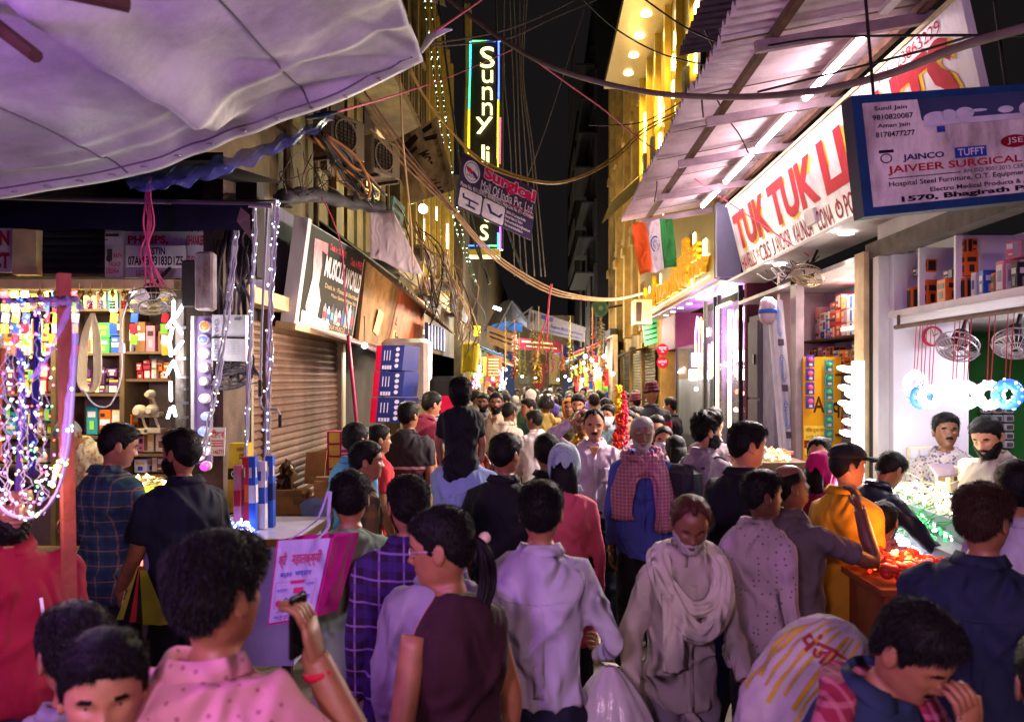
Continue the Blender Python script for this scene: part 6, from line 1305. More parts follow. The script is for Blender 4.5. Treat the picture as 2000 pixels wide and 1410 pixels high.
street_row('the third shelf', 1645, 1702, 3.05, 1.75, ('white', 'black', 'cream', 'grey'), .27, BS, 3, (.13, .2))
street_row('the lowest shelf', 1640, 1702, 3.05, 1.45, ('white', 'pink', 'white', 'blue'), .27, BS, 4, (.12, .18))
for k, px in enumerate((1582, 1619)):
    for j in range(6 - 2 * (1 - k)):
        c = P(px, 705 + 27 * j + (10 if k else 0), 8.15); t = thing('blister_bulb', f'blister packed bulb in the {("left", "right")[k]} hanging strip on the yellow panel, {ORD[j]} from the top', 'bulb', c, 'blister packs on the yellow panel')
        mb = MB(); mb.box(c, (.085, .008, .12)); mb.build('card', cm(('violet', 'teal')[k]), t); mb = MB(); mb.ball(c + Vector((0, -.02, .01)), .03, 8, 6); mb.build('bulb', M('bulb_pink%d' % k, ('#c0507a', '#4a9a6a')[k], rough=.2, bump=0), t, smooth=True); mb = MB(); mb.box(c + Vector((0, -.02, -.035)), (.03, .02, .025)); mb.build('cap', WHITEW, t)
# bright bulb column at the shop edge
tl = thing('bulb_column', 'blinding white column of LED bulbs at the shop door frame', 'lamp', (2.62, 6.75, 1.6)); mb = MB(); mb.bbox((2.52, 6.40, 1.2), (2.555, 6.58, 2.14)); mb.build('light_board', GLOW('board_white', '#fdfdff', 1.0, True), tl)
for i, y in enumerate((725, 745, 762, 775, 793, 805, 828, 850, 880)):
    a = Vector((2.525, 6.46 + .03 * (i % 3), P(1697, y, 6.5).z)); ln = (.16, .09, .13, .10, .14, .08, .12, .13, .10)[i]; mb = MB(); mb.tube([a, a + Vector((-ln * .7, 0, .02)), a + Vector((-ln, 0, .03))], [.022, .026, .012], 8); mb.build('led_bulb', NEON, tl, smooth=True)
point_light('column_glow', (2.45, 6.6, 1.85), 8, (1, 1, 1), .1)
# wreath lights on the rail
for i, (px, py, r, cols, es, nm) in enumerate(((1788, 748, .085, ('#ffffff',), 3, 'plain white, farthest on the rail'), (1801, 775, .085, ('#3060ff', '#ffffff'), 3, 'blue and white, second on the rail'), (1817, 775, .08, ('#fff0d0', '#ffffff'), 3, 'warm white with a hanging lead'), (1864, 768, .085, ('#ffffff',), 3, 'white, left of the middle pair'), (1886, 772, .09, ('#f8fff0', '#ffffff'), 3, 'white, right of the middle pair'), (1932, 772, .085, ('#ffffff', '#e060ff'), 3, 'white and violet'), (1968, 770, .085, ('#4080ff', '#d0e8ff'), 3, 'blue ring nearest us'))):
    Y = 1600 * 2.58 / (px - 1050); c = P(px, py, Y); t = thing('wreath_light', 'glowing wreath of fairy lights hanging on red cords, ' + nm, 'wreath light', c, 'wreath lights on the shop rail'); rr = random.Random(i); face = Vector((-1, -.9, 0)).normalized(); sd = Vector((0, 0, 1)).cross(face)
    mb = MB(); mb.tube([c + (sd * math.cos(a) + Vector((0, 0, 1)) * math.sin(a)) * r * .68 for a in np.linspace(0, 6.2832, 22)], .028, 8, caps=False); mb.build('ring', GLOW('ring_' + cols[0], cols[0], .5), t, smooth=True)
    for co in cols:
        mb = MB()
        for k in range(70 // len(cols)): a = rr.uniform(0, 6.28); q = r * rr.uniform(.4, 1.0); mb.ball(c + (sd * math.cos(a) + Vector((0, 0, 1)) * math.sin(a)) * q + face * rr.uniform(-.03, .045), .0075, 6, 4)
        mb.build('bulbs', GLOW(f'wreath_{co}_{es}', co, es), t, kind='stuff')
    mb = MB(); [mb.tube([c + Vector((0, dy, r)), Vector((XR, Y + dy * 1.5, 2.37))], .003, 4) for dy in (-.02, .02)]; mb.build('cord', RED_C, t)
for px in (1800, 1870, 1950): Y = 1600 * 2.58 / (px - 1050); point_light('wreath_glow', P(px, 800, Y) + Vector((-.12, -.10, .0)), 2.2, (.92, .95, 1), .1)
# stepped stall with heaps of lights
ts = thing('stepped_stall', 'stepped display stall under the wreath lights', 'stall', (2.3, 5.2, 0))
for k, (x0, x1, z) in enumerate(((2.42, 2.84, 1.18), (2.22, 2.42, 1.06), (2.02, 2.22, .96), (1.80, 2.02, .86))): mb = MB(); mb.bbox((x0, 4.0, 0), (x1, 6.05, z)); mb.build('step', M('step_grey', '#6a6a78', rough=.5, var=.1), ts)
bundle('warm white fairy light heap on the upper step of the lamp stall', (2.6, 5.55, 1.19), .2, .42, .10, ('#fff2cc', '#ffffff'), 190, 2.2, 31, '#c8c0a0', .009)
bundle('second warm white heap in front of the cash box', (2.6, 4.95, 1.19), .16, .25, .08, ('#ffe9b0', '#fff8e0'), 90, 3.5, 32, '#c8c0a0', .009)
bundle('green and white fairy light heap on the lamp stall', (2.34, 5.2, 1.07), .12, .55, .09, ('#40e070', '#e8ffe8', '#20a040'), 190, 2.6, 33, '#1f7a3a', .009)
bundle('brilliant white fairy light heap on the lamp stall', (2.13, 5.05, .97), .14, .45, .10, ('#ffffff', '#f4f8ff'), 260, 2.4, 34, '#d8d8e0', .011)
bundle('orange and red lantern light heap on the small table', (1.76, 3.9, 1.07), .17, .17, .11, ('#ff6020', '#ffb060', '#d02010'), 70, 2.4, 35, '#8a2a18', .014)
mb = MB(); rr = random.Random(9); [mb.ball(Vector((1.76 + rr.uniform(-.16, .16), 3.9 + rr.uniform(-.16, .16), 1.09 + rr.uniform(0, .07))), rr.uniform(.025, .04), 8, 6, (1, 1, .8)) for _ in range(46)]; tag(mb.build('red_lamp_globes', M('globe_red', '#b0301c', rough=.3, bump=0, var=.4, scale=6), smooth=True), 'heap of red glass lamp globes on the small table', 'lamp globes', kind='stuff')
for loc, e, c in (((2.45, 5.2, 1.40), 2.6, (1, .82, .5)), ((2.2, 5.2, 1.30), 2.5, (.35, 1, .5)), ((1.95, 5.0, 1.28), 6.5, (.95, .97, 1)), ((1.72, 3.85, 1.32), 5, (1, .35, .1))): point_light('stall_glow', loc, e, c, .1)
tl = thing('cash_printer', 'cream till machine with a dark display on the stall', 'till', P(1905, 955, 5.2)); mb = MB(); c = P(1903, 920, 5.2); mb.bevbox(c, (.16, .14, .16), .02); mb.build('case', M('plate_cream', '#d9cfae'), tl); mb = MB(); mb.box(c + Vector((-.01, -.073, .01)), (.11, .01, .04)); mb.build('display', ink('display', '#2a2430'), tl); mb = MB(); mb.lathe([(.012, 0), (.02, .01), (.02, .03)], 10, c + Vector((.05, -.07, .055)), (0, -1, 0)); mb.build('knob', STEEL, tl)
carton('open white carton standing on the stall before the vendors', P(1855, 955, 5.35), (.13, .12, .15), 'cream', 'white', rz=20, style=3)
mb = MB(); mb.slab([P(1815, 905, 5.3), P(1860, 905, 5.3), P(1872, 925, 5.2), P(1832, 930, 5.2)], .02); tag(mb.build('open_carton', M('cardboard_violet', '#7a6a78', rough=.7)), 'raised carton flap in front of the seated vendor', 'box')
# fans and clock inside the shop
def fan(label, c, r, look, cagecol='#b8a8b0'):
    t = thing('wall_fan', label, 'fan', c); c = Vector(c); q = Vector((0, 0, 1)).rotation_difference(Vector(look).normalized()); CG = M('cage_' + cagecol.strip('#'), cagecol, rough=.35, metal=.5, var=.1, bump=0)
    mb = MB(); 
    for rr_, z in ((r, 0), (r * .98, .05), (r * .6, .075), (r * .25, .085)): mb.tube([c + q @ Vector((rr_ * math.cos(a), rr_ * math.sin(a), z)) for a in np.linspace(0, 6.2832, 24)], .005, 4)
    for k in range(28): a = 6.2832 * k / 28; mb.tube([c + q @ Vector((r * math.cos(a), r * math.sin(a), 0)), c + q @ Vector((r * math.cos(a), r * math.sin(a), .05)), c + q @ Vector((.03 * math.cos(a), .03 * math.sin(a), .088))], .0022, 3)
    mb.build('cage', CG, t)
    for k in range(4):
        mb = MB(); a = 1.57 * k; mb.grid(lambda u, v: c + q @ Vector(((.04 + r * .8 * u) * math.cos(a + (v - .5) * .9), (.04 + r * .8 * u) * math.sin(a + (v - .5) * .9), .03 + .03 * (v - .5))), 5, 4); mb.build('blade', M('blade_grey', '#8d8088', rough=.5), t)
    mb = MB(); mb.lathe([(.05, -.10), (.06, -.04), (.06, .01), (.02, .03)], 12, c, q @ Vector((0, 0, 1))); mb.build('motor', IRON, t); mb = MB(); mb.tube([c - q @ Vector((0, 0, .08)), c - q @ Vector((0, 0, .10)) + Vector((.1, .1, .15))], .014, 6); mb.build('arm', IRON, t)
fan('wire caged fan hanging inside the lamp shop behind the cords', P(1872, 672, 5.7), .135, (-.5, -.5, -.9)); fan('wire caged fan at the right frame edge of the lamp shop', P(1985, 665, 5.2), .135, (-.3, -.5, -.9)); fan('small caged fan under the canopy of the painted sign', P(1578, 535, 7.6), .15, (-.4, -.4, -1), '#a8926a'); fan('tilted caged fan hanging under the electric shop lintel', P(297, 582, 6.0), .16, (.3, -.4, -1), '#8a7a60')
tl = thing('wall_clock', 'round wall clock with a red rim in the lamp shop', 'clock', P(1822, 657, 6.05)); c = P(1822, 657, 6.05); mb = MB(); mb.lathe([(.075, .02), (.075, -.01), (.062, -.014), (.062, 0)], 20, c, (0, 1, 0)); mb.build('rim', M('rim_red', '#a02838', rough=.4), tl); mb = MB(); mb.lathe([(.064, -.002), (.01, -.003)], 20, c, (0, 1, 0)); mb.build('dial', WHITEW, tl); mb = MB(); mb.tube([c + Vector((0, -.012, 0)), c + Vector((.03, -.012, .02))], .003, 4); mb.tube([c + Vector((0, -.012, 0)), c + Vector((-.01, -.012, .045))], .0025, 4); mb.build('hands', BLACKC, tl)
# wrapped conduit bundle
tl = thing('conduit_bundle', 'tall plastic wrapped bundle of white conduit pipes leaning by the shop', 'pipe bundle', P(1540, 900, 8.9)); DW = M('conduit_wrap', '#a79fae', rough=.3, var=.12, scale=5, bump=.5, bscale=18)
top, bot = P(1513, 588, 8.75), P(1548, 935, 8.3); bot = Vector((bot.x + .04, 8.25, 0)); mb = MB(); d0 = (bot - top).normalized()
for k in range(7): a = 6.28 * k / 6; o = Vector((math.cos(a) * .055, math.sin(a) * .055, 0)) if k < 6 else Vector(); mb.tube([top + o, bot + o], .032, 10)
mb.build('pipes', DW, tl); CBd = Board([top + Vector((-.07, -.095, -.05)), top + Vector((.07, -.095, -.05)), top + d0 * 2 + Vector((.07, -.095, 0)), top + d0 * 2 + Vector((-.07, -.095, 0))]); mb = MB()
for k in range(4): CBd.text(mb, 'Diamond', .35, .04 + .25 * k, .60, .16 + .25 * k, .004, .01, rot=90); CBd.ring(mb, .5, .10 + .25 * k, .24, .075, .08, .004)
mb.build('lettering', ink('printblue', '#4a68a8'), tl); mb = MB(); [CBd.rect(mb, .3, .19 + .25 * k, .75, .225 + .25 * k, .004) for k in range(4)]; mb.build('stamp', ink('printdark', '#4a3f4a'), tl)
mb = MB(); mb.lathe([(.03, -.13), (.085, -.1), (.1, 0), (.085, .12), (.03, .16)], 12, P(1500, 610, 8.7)); mb.mi = 1; mb.lathe([(.102, -.015), (.102, .03)], 12, P(1500, 610, 8.7)); tag(mb.build('plastic_bag', [M('bag_clear', '#a08898', rough=.25, bump=.8, bscale=20, var=.2), ink('bandblue', '#2a50a0')], smooth=True), 'knotted clear plastic bag with a blue band beside the conduit bundle', 'bag')
tl = thing('steel_cupboard', 'grey steel cupboard standing before the glass shop', 'cupboard', (2.6, 9.9, 0)); GS = M('steel_cupboard', '#575059', rough=.8, var=.1, spec=.05)
mb = MB(); mb.bbox((2.58, 9.5, 0), (2.95, 9.98, 2.75)); mb.build('case', GS, tl)
for z0, z1 in ((.1, .9), (.93, 1.75), (1.78, 2.68)): mb = MB(); mb.bbox((2.555, 9.53, z0), (2.58, 9.95, z1)); d_ = mb.build('door', GS, tl); m2 = MB(); m2.bbox((2.53, 9.60, (z0 + z1) / 2 - .06), (2.555, 9.63, (z0 + z1) / 2 + .06)); m2.build('handle', IRON, d_)
mb = MB(); mb.bbox((2.6, 9.0, 0), (2.66, 9.45, 2.7)); tag(mb.build('lilac_panel', M('panel_lilac', '#6f6884', rough=.8, spec=.05)), 'lilac wall panel behind the conduit bundle', 'panel')
# wares behind the glass
LEDP = GLOW('panel_led', '#fffaf0', 5, True)
for i, (x0, y0, x1, y1, nm) in enumerate(((1437, 685, 1470, 705, 'top lit panel by the cupboard'), (1442, 715, 1464, 742, 'second lit panel by the cupboard'), (1352, 690, 1374, 715, 'upper lit panel in the middle window'), (1347, 722, 1362, 742, 'lower lit panel in the middle window'), (1370, 724, 1388, 742, 'small lit panel in the middle window'))):
    Y = 12.0 if x0 > 1400 else 14.2; tl = thing('panel_lamp', 'square LED panel glowing behind the shop glass, ' + nm, 'lamp', P(x0, y1, Y)); a, b_ = P(x0, y0, Y), P(x1, y1, Y); mb = MB(); mb.bbox((a.x, Y, b_.z), (b_.x, Y + .02, a.z)); mb.build('light_face', LEDP, tl); mb = MB(); mb.bbox((a.x - .01, Y + .021, b_.z - .01), (b_.x + .01, Y + .05, a.z + .01)); mb.build('frame', WHITEW, tl)
for i, (x, y0, y1, c, nm, wd) in enumerate(((1430, 605, 728, '#5070ff', 'blue', 5), (1440, 605, 735, '#ff8a50', 'orange', 4), (1453, 600, 690, '#f0d0ff', 'white', 3), (1362, 618, 700, '#c070ff', 'violet', 3), (1369, 620, 740, '#ff9a40', 'amber', 3), (1391, 668, 735, '#ffb060', 'warm', 2), (1376, 620, 700, '#e8a0c0', 'rose', 3), (1385, 672, 720, '#d060ff', 'magenta', 2))):
    Y = 12.1 if x > 1400 else 14.3; tl = thing('neon_rope', f'{nm} neon rope loop hanging in the shop window', 'neon rope', P(x, y0, Y)); mb = MB(); mb.tube(catmull([P(x, y0, Y), P(x - wd, y0 + 25, Y), P(x - wd - 1, (y0 + y1) / 2, Y), P(x - wd, y1 - 8, Y), P(x, y1, Y), P(x + wd, y1 - 8, Y), P(x + wd, (y0 + y1) / 2, Y), P(x + wd - 1, y0 + 20, Y), P(x, y0, Y)], 4), .014, 6); mb.build('rope', GLOW('rope_' + nm, c, 4.5), tl)
point_light('window_glow', (2.95, 11.7, 2.6), 45, (.55, .2, 1), .15); point_light('window_glow', (2.95, 14.6, 2.7), 50, (.8, .35, 1), .15); point_light('shop_lamp', (2.9, 12.7, 3.1), 40, (1, .85, .6), .15)
for i, (px, py, c, e) in enumerate(((1440, 765, '#ff6040', 2), (1450, 768, '#ffb0a0', 2), (1463, 768, '#40ff70', 4), (1437, 800, '#ff9080', 3), (1445, 802, '#ffe0d0', 4), (1458, 803, '#ffd8c8', 3), (1395, 800, '#ffffff', 4), (1360, 760, '#ffffff', 3), (1372, 765, '#fff0e0', 3))): mb = MB(); mb.ball(P(px, py, 11.9 if px > 1400 else 14), .035, 8, 6); tag(mb.build('small_lamp', GLOW(f'small_{c}_{e}', c, e), smooth=True), f'small lit lamp on the glass shop shelf, {ORD[i]} of the row', 'lamp', 'small lamps behind the glass')
# flag
def flag(u, v):
    a, b, c, d = P(1233, 438, 10.6), P(1314, 425, 10.9), P(1321, 520, 10.9), P(1250, 538, 10.6)
    return a.lerp(b, u).lerp(d.lerp(c, u), v) + Vector((0, .05 * math.sin(u * 9 + v * 3), .012 * math.sin(u * 11)))
tl = thing('national_flag', 'orange white and green flag with a blue wheel hanging over the street', 'flag', P(1233, 438, 10.6))
for nm, u0, u1, c in (('orange_stripe', 0, .34, '#d8581c'), ('white_stripe', .34, .67, '#c8c0c0'), ('green_stripe', .67, 1, '#2f7d3a')): mb = MB(); mb.grid(lambda u, v: flag(u0 + (u1 - u0) * u, v), 8, 12); o = mb.build(nm, cloth('flag_' + nm, c), tl, smooth=True); o.modifiers.new('c', 'SOLIDIFY').thickness = .004
mb = MB(); fw = lambda a, r: flag(.505 + .125 * r * math.cos(a), .46 + .155 * r * math.sin(a)) + Vector((-.004, -.012, 0))
n_ = 32; mb.add([fw(6.2832 * i / n_, r) for i in range(n_) for r in (1, .82)], [(2 * i, 2 * ((i + 1) % n_), 2 * ((i + 1) % n_) + 1, 2 * i + 1) for i in range(n_)])
for i in range(24): a = 6.2832 * i / 24; mb.add([fw(a, .82), fw(a + .07, .45), fw(a, .1), fw(a - .07, .45)], [(0, 1, 2, 3)])
mb.build('wheel_emblem', ink('flagnavy', '#1c2470'), tl)
# small signs down the right side
t9 = thing('round_sign', 'round red tea sign above its twin on the right', 'sign', P(1293, 684, 16.5)); c = P(1294, 683, 16.5); mb = MB(); mb.lathe([(.115, .03), (.12, 0), (.005, -.002)], 22, c, (0, 1, 0)); mb.build('disc', ink('signred', '#b01c2c'), t9); B = Board([c + Vector((-.1, -.01, .06)), c + Vector((.1, -.01, .06)), c + Vector((.1, -.01, -.06)), c + Vector((-.1, -.01, -.06))]); mb = MB(); B.text(mb, 'चाय', .1, .0, .9, .6, .003, .02); B.disc(mb, .5, .85, .15, .1, .003); mb.build('lettering', ink('signcream', '#d8ccc8'), t9)
t9 = thing('round_sign', 'lower round red coffee sign hanging under the tea sign', 'sign', P(1293, 706, 16.5)); c = P(1294, 708, 16.5); mb = MB(); mb.lathe([(.115, .03), (.12, 0), (.005, -.002)], 22, c, (0, 1, 0)); mb.build('disc', ink('signred', '#b01c2c'), t9); B = Board([c + Vector((-.1, -.01, .06)), c + Vector((.1, -.01, .06)), c + Vector((.1, -.01, -.06)), c + Vector((-.1, -.01, -.06))]); mb = MB(); B.text(mb, 'कॉफी', .05, .05, .95, .6, .003, .02); B.disc(mb, .5, .85, .15, .1, .003); mb.build('lettering', ink('signcream', '#d8ccc8'), t9)
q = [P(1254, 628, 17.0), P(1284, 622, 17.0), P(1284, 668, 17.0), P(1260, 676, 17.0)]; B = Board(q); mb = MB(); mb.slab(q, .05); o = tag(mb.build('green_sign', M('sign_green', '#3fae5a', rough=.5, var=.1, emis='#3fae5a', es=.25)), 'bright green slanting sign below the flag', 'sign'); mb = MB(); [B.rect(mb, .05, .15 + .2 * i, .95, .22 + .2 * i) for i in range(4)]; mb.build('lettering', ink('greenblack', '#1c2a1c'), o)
mb = MB(); a, b_ = P(1238, 586, 15.5), P(1272, 634, 15.5); mb.bbox((a.x, 15.4, b_.z), (b_.x, 15.9, a.z)); mb.mi = 1; mb.bbox((a.x + .03, 15.38, b_.z + .05), (a.x + .13, 15.41, a.z - .05)); tag(mb.build('box_sign', [M('box_cream', '#a89f62', rough=.5, var=.1), ink('darkbrown', '#33241f')]), 'cream box sign hanging beside the flag cord', 'sign')
tl = thing('loudspeaker', 'green horn loudspeaker fixed to the ochre building', 'loudspeaker', P(1172, 602, 17)); c = P(1172, 602, 17); mb = MB(); mb.lathe([(.03, -.30), (.06, -.25), (.08, -.1), (.17, .06), (.18, .07), (.155, .05), (.05, -.08)], 20, c, (-.25, -1, -.1)); mb.build('horn', M('horn_green', '#33452f', rough=.5, var=.15), tl, smooth=False); mb = MB(); mb.tube([c + Vector((0, .2, 0)), c + Vector((.5, .4, .1))], .03, 6); mb.build('bracket', IRON, tl)

# ---- vertical neon sign, banners, AC units, boards on the left
ts_ = thing('vertical_neon_sign', 'tall vertical neon sign with rainbow border hanging over the lane', 'sign', P(950, 500, 15.5)); a, b_ = P(917, 78, 15.5), P(982, 486, 15.5)
mb = MB(); mb.bbox((a.x, 15.5, b_.z), (b_.x, 15.75, a.z)); mb.build('panel', M('neon_panel', '#191615', rough=.5, var=.2), ts_)
mb = MB(); c0, c1 = P(906, 5, 15.4), P(918, 400, 15.4); mb.bbox((c0.x, 15.45, c1.z), (c1.x, 15.8, c0.z)); mb.build('steel_post', M('post_chrome', '#a8924a', rough=.3, metal=.6), ts_)
B = Board([P(917, 78, 15.47), P(982, 78, 15.47), P(982, 486, 15.47), P(917, 486, 15.47)])
for k, (s_, y0, y1, x0, x1) in enumerate((('S', 94, 134, 938, 966), ('u', 140, 163, 942, 963), ('n', 172, 196, 942, 962), ('n', 203, 226, 942, 962), ('y', 231, 262, 930, 962), ('l', 285, 318, 941, 947), ('i', 288, 322, 950, 956), ('g', 328, 362, 940, 962), ('h', 368, 398, 940, 962), ('t', 402, 434, 940, 960), ('s', 440, 470, 938, 954))):
    mb = MB(); raised(mb, B, s_, (x0 - 917) / 65, (y0 - 78) / 408, (x1 - 917) / 65, (y1 - 78) / 408, .01, .06, -.006); mb.build('letter', GLOW('letter_yellow', '#fff6a0', 1.0), ts_)
ntab = [('#4060ff', 974, 82, 974, 190), ('#3050ff', 974, 190, 974, 195), ('#e0d020', 973, 196, 972, 330), ('#d03060', 977, 230, 976, 320), ('#40e0a0', 971, 330, 971, 400), ('#30c0ff', 973, 455, 973, 486), ('#a040ff', 977, 440, 977, 486), ('#30d0e0', 919, 82, 918, 150), ('#30c080', 918, 150, 916, 215), ('#e0d020', 916, 215, 915, 300), ('#50d060', 922, 81, 950, 81), ('#4070ff', 950, 81, 978, 81), ('#3060ff', 915, 480, 955, 480), ('#50e060', 955, 480, 972, 480), ('#f0e040', 922, 300, 920, 400)]
for c, x0, y0, x1, y1 in ntab: mb = MB(); mb.tube([P(x0, y0, 15.42), P(x1, y1, 15.42)], .014, 6); mb.build('neon_tube', GLOW('neon_' + c, c, 2.6), ts_)
mb = MB(); a, b_ = P(915, 489, 15.4), P(976, 500, 15.4); mb.bbox((a.x, 15.3, b_.z), (b_.x, 15.8, a.z)); mb.build('sign_foot', M('foot_yellow', '#8a7a20', rough=.5), ts_)
q = [P(904, 297, 9.6), P(1050, 372, 9.9), P(1037, 470, 9.9), P(888, 402, 9.6)]; B = Board(q); mb = MB(); mb.slab(q, .012); bn = tag(mb.build('banner', M('banner_plum', '#3f3350', rough=.6, var=.08, scale=3, bump=.05)), 'plum coloured tilted surgical mall banner hanging in mid air', 'banner')
WI, PI_ = ink('bannerwhite', '#e4dce4'), ink('bannerpink', '#d0245f')
mb = MB(); B.text(mb, 'Surgical', .292, .03, .988, .34, .004, .09); B.rect(mb, .28, .50, .62, .512); [B.text(mb, s_, *r_, .005, bd) for s_, r_, bd in (('Mall Of India Pvt. Ltd.', (.28, .32, .98, .50), .0), ('Phone No. 9311337912, 9599081022 | Help Line No. 011-45994844', (.03, .52, .99, .62), .01), ('1580/24, G.F. Jugmanpal Building', (.635, .65, .90, .72), .02), ('Bhagirath Palace, C.C. Delhi-6', (.635, .73, .86, .80), .02), ('Email:-surgimallofindia@gmail.com', (.635, .81, .97, .88), .02), ('Web: www.surgicalmallindia.com', (.635, .89, .88, .96), .02))]
B.disc(mb, .145, .27, .105, .20, .004, 26); [B.poly(mb, [(u0 + .015, .62), (u1 - .015, .62), (u1, .655), (u1, .935), (u1 - .015, .97), (u0 + .015, .97), (u0, .935), (u0, .655)], .004) for u0, u1 in ((.035, .32), (.34, .62))]; mb.build('white_print', WI, bn)
mb = MB(); B.text(mb, 'Surgical', .298, .045, .982, .33, .008, .05); B.rect(mb, .62, .50, .975, .515, .005); B.poly(mb, [(.06, .21), (.12, .22), (.17, .26), (.15, .32), (.09, .29)], .008); mb.build('pink_print', PI_, bn)
mb = MB(); B.ring(mb, .145, .27, .09, .17, .07, .007); B.poly(mb, [(.14, .24), (.18, .25), (.23, .33), (.21, .36), (.16, .31)], .008); B.text(mb, 'SURGIHUB', .085, .33, .205, .37, .008, .01); B.poly(mb, [(.07, .72), (.09, .70), (.10, .76), (.28, .77), (.29, .80), (.08, .80)], .008); B.rect(mb, .16, .80, .18, .88, .008); B.poly(mb, [(.13, .88), (.24, .88), (.26, .92), (.13, .91)], .008); B.poly(mb, [(.38, .70), (.42, .69), (.46, .80), (.55, .82), (.58, .76), (.60, .77), (.57, .86), (.44, .85)], .008); mb.build('dark_print', ink('bannerdark', '#3a3568'), bn)
q = [P(757, 282, 11.0), P(851, 230, 11.0), P(892, 370, 11.2), P(800, 400, 11.2)]; B = Board(q); mb = MB(); mb.slab(q, .06); mo = tag(mb.build('shop_board', M('board_cream', '#a3906a', rough=.6, var=.12, scale=4, dirt='#7a6a48', dscale=4)), 'cream board with black letters tilted among the overhead wires', 'sign')
mb = MB(); B.text(mb, 'MODERN', .46, .34, .70, .78, .005, .03, rot=90); B.text(mb, 'LAB', .50, .82, .74, 1.0, .005, .03, rot=90); B.text(mb, 'PH.: 23867000 9811156861', .84, .15, .93, .70, .005, .01, rot=90); B.poly(mb, [(.25, .12), (.55, .06), (.58, .14), (.28, .24)], .005); B.poly(mb, [(.68, .05), (.9, .03), (.88, .10), (.7, .12)], .005); B.poly(mb, [(.3, .26), (.5, .22), (.5, .27), (.3, .32)], .005); B.poly(mb, [(.66, .16), (.95, .2), (.9, .26), (.68, .22)], .005); B.rect(mb, .25, .34, .32, .62, .005); mb.build('lettering', ink('boardblack', '#241c18'), mo)
mb = MB(); B.rect(mb, .33, .34, .40, .95, .004); mb.build('gold_print', ink('boardgold', '#c8b070'), mo)
def ac(label, c, s=1.0, rz=0):
    t = thing('air_conditioner', label, 'air conditioner', c); c = Vector(c); rt = Matrix.Rotation(R(rz), 3, 'Z'); W_ = M('ac_cream', '#7d7260', rough=.5, var=.12, dirt='#7a6c5a', dscale=4)
    mb = MB(); mb.bevbox(c, (.62 * s, .34 * s, .52 * s), .02 * s, rt); mb.build('case', W_, t)
    mb = MB(); mb.lathe([(.20 * s, 0), (.21 * s, -.02 * s), (.19 * s, -.022 * s), (.18 * s, -.0)], 20, c + rt @ Vector((-.08 * s, -.175 * s, 0)), rt @ Vector((0, 1, 0))); mb.build('fan_ring', W_, t)
    mb = MB(); [mb.box(c + rt @ Vector((-.08 * s, -.18 * s, (-.17 + .045 * k) * s)), (.40 * s, .012 * s, .010 * s), rt) for k in range(9)]; [mb.box(c + rt @ Vector(((-.26 + .07 * k) * s, -.184 * s, .0)), (.008 * s, .012 * s, .40 * s), rt) for k in range(6)]; mb.build('grille', IRON, t)
    mb = MB(); [mb.box(c + rt @ Vector((x * s, 0, -.29 * s)), (.04, .42 * s, .04), rt) for x in (-.22, .22)]; mb.build('bracket', RUST, t)
ac('air conditioner outdoor unit above the coiled cables', P(737, 312, 10.0), .86, 62); ac('air conditioner unit half hidden by the tarpaulin', P(662, 272, 9.0), .86, 62)
tl = thing('flood_light', 'greenish white flood light glaring above the light sticks', 'lamp', P(826, 408, 11.5)); c = P(826, 408, 11.5); mb = MB(); mb.ball(c, .062, 12, 8); mb.build('lens', GLOW('flood_lens', '#f4ffe0', 16, True), tl, smooth=True); mb = MB(); mb.lathe([(.07, .0), (.06, .08), (.02, .14)], 12, c + Vector((0, .03, 0)), (0, 1, .3)); mb.build('housing', IRON, tl); point_light('flood_beam', c + Vector((0.05, -.16, -.05)), 70, (.85, 1, .6), .07)
mb = MB(); mb.grid(lambda u, v: (P(722, 412, 9.4).lerp(P(768, 412, 9.7), u)).lerp(P(722, 505, 9.4).lerp(P(826, 540, 9.8), u), v) + Vector((0, .04 * math.sin(5 * u + 3 * v), .02 * math.sin(8 * u) * v)), 16, 12); o = tag(mb.build('cloth_sheet', cloth('cloth_greyrose', '#a8969a'), smooth=True), 'pale cloth hanging from the roof edge over the plywood', 'cloth'); o.modifiers.new('c', 'SOLIDIFY').thickness = .005
mb = MB(); mb.tube(catmull([P(548, 388, 7.5), P(610, 380, 8.2), P(680, 395, 9), P(745, 405, 9.6)], 6), [.07 + .015 * math.sin(2.1 * k) for k in range(19)], 14, rib=.08); tag(mb.build('rolled_tarp', M('tarp_black', '#2a2730', rough=.7, var=.3), smooth=True), 'rolled black tarp along the top of the mauve wall', 'tarp')

# ---- far end: tents, banners, garlands, bulbs
mb = MB(); mb.grid(lambda u, v: P(945 + 110 * u, 648 - 62 * math.sin(3.14 * min(1, u * 1.15)) * (1 - v * .7) , 26 + 4 * (1 - v)), 14, 6); tag(mb.build('tent_canopy', M('tent_silver', '#8a8d92', rough=.4, var=.25, scale=4, bump=.4, bscale=6)), 'grey silver tent canopy at the far end of the street', 'tent')
mb = MB(); mb.grid(lambda u, v: P(950 + 70 * u, 640 + 14 * v - 8 * math.sin(3.1 * u) - 6 * u, 25.5) + Vector((0, .3 * v, 0)), 10, 4); tag(mb.build('blue_tarp', M('tarp_blue', '#1f5fa8')), 'blue tarp below the silver tent canopy', 'tarp')
mb = MB(); mb.grid(lambda u, v: P(1075 + 110 * u, 668 + 22 * v + 8 * math.sin(3.1 * u), 24) + Vector((0, .5 * v, .04 * math.sin(20 * u))), 12, 3); tag(mb.build('tarp_strip', M('tarp_deepblue', '#24306a', rough=.4, var=.2)), 'sagging deep blue tarp strip across the street', 'tarp')
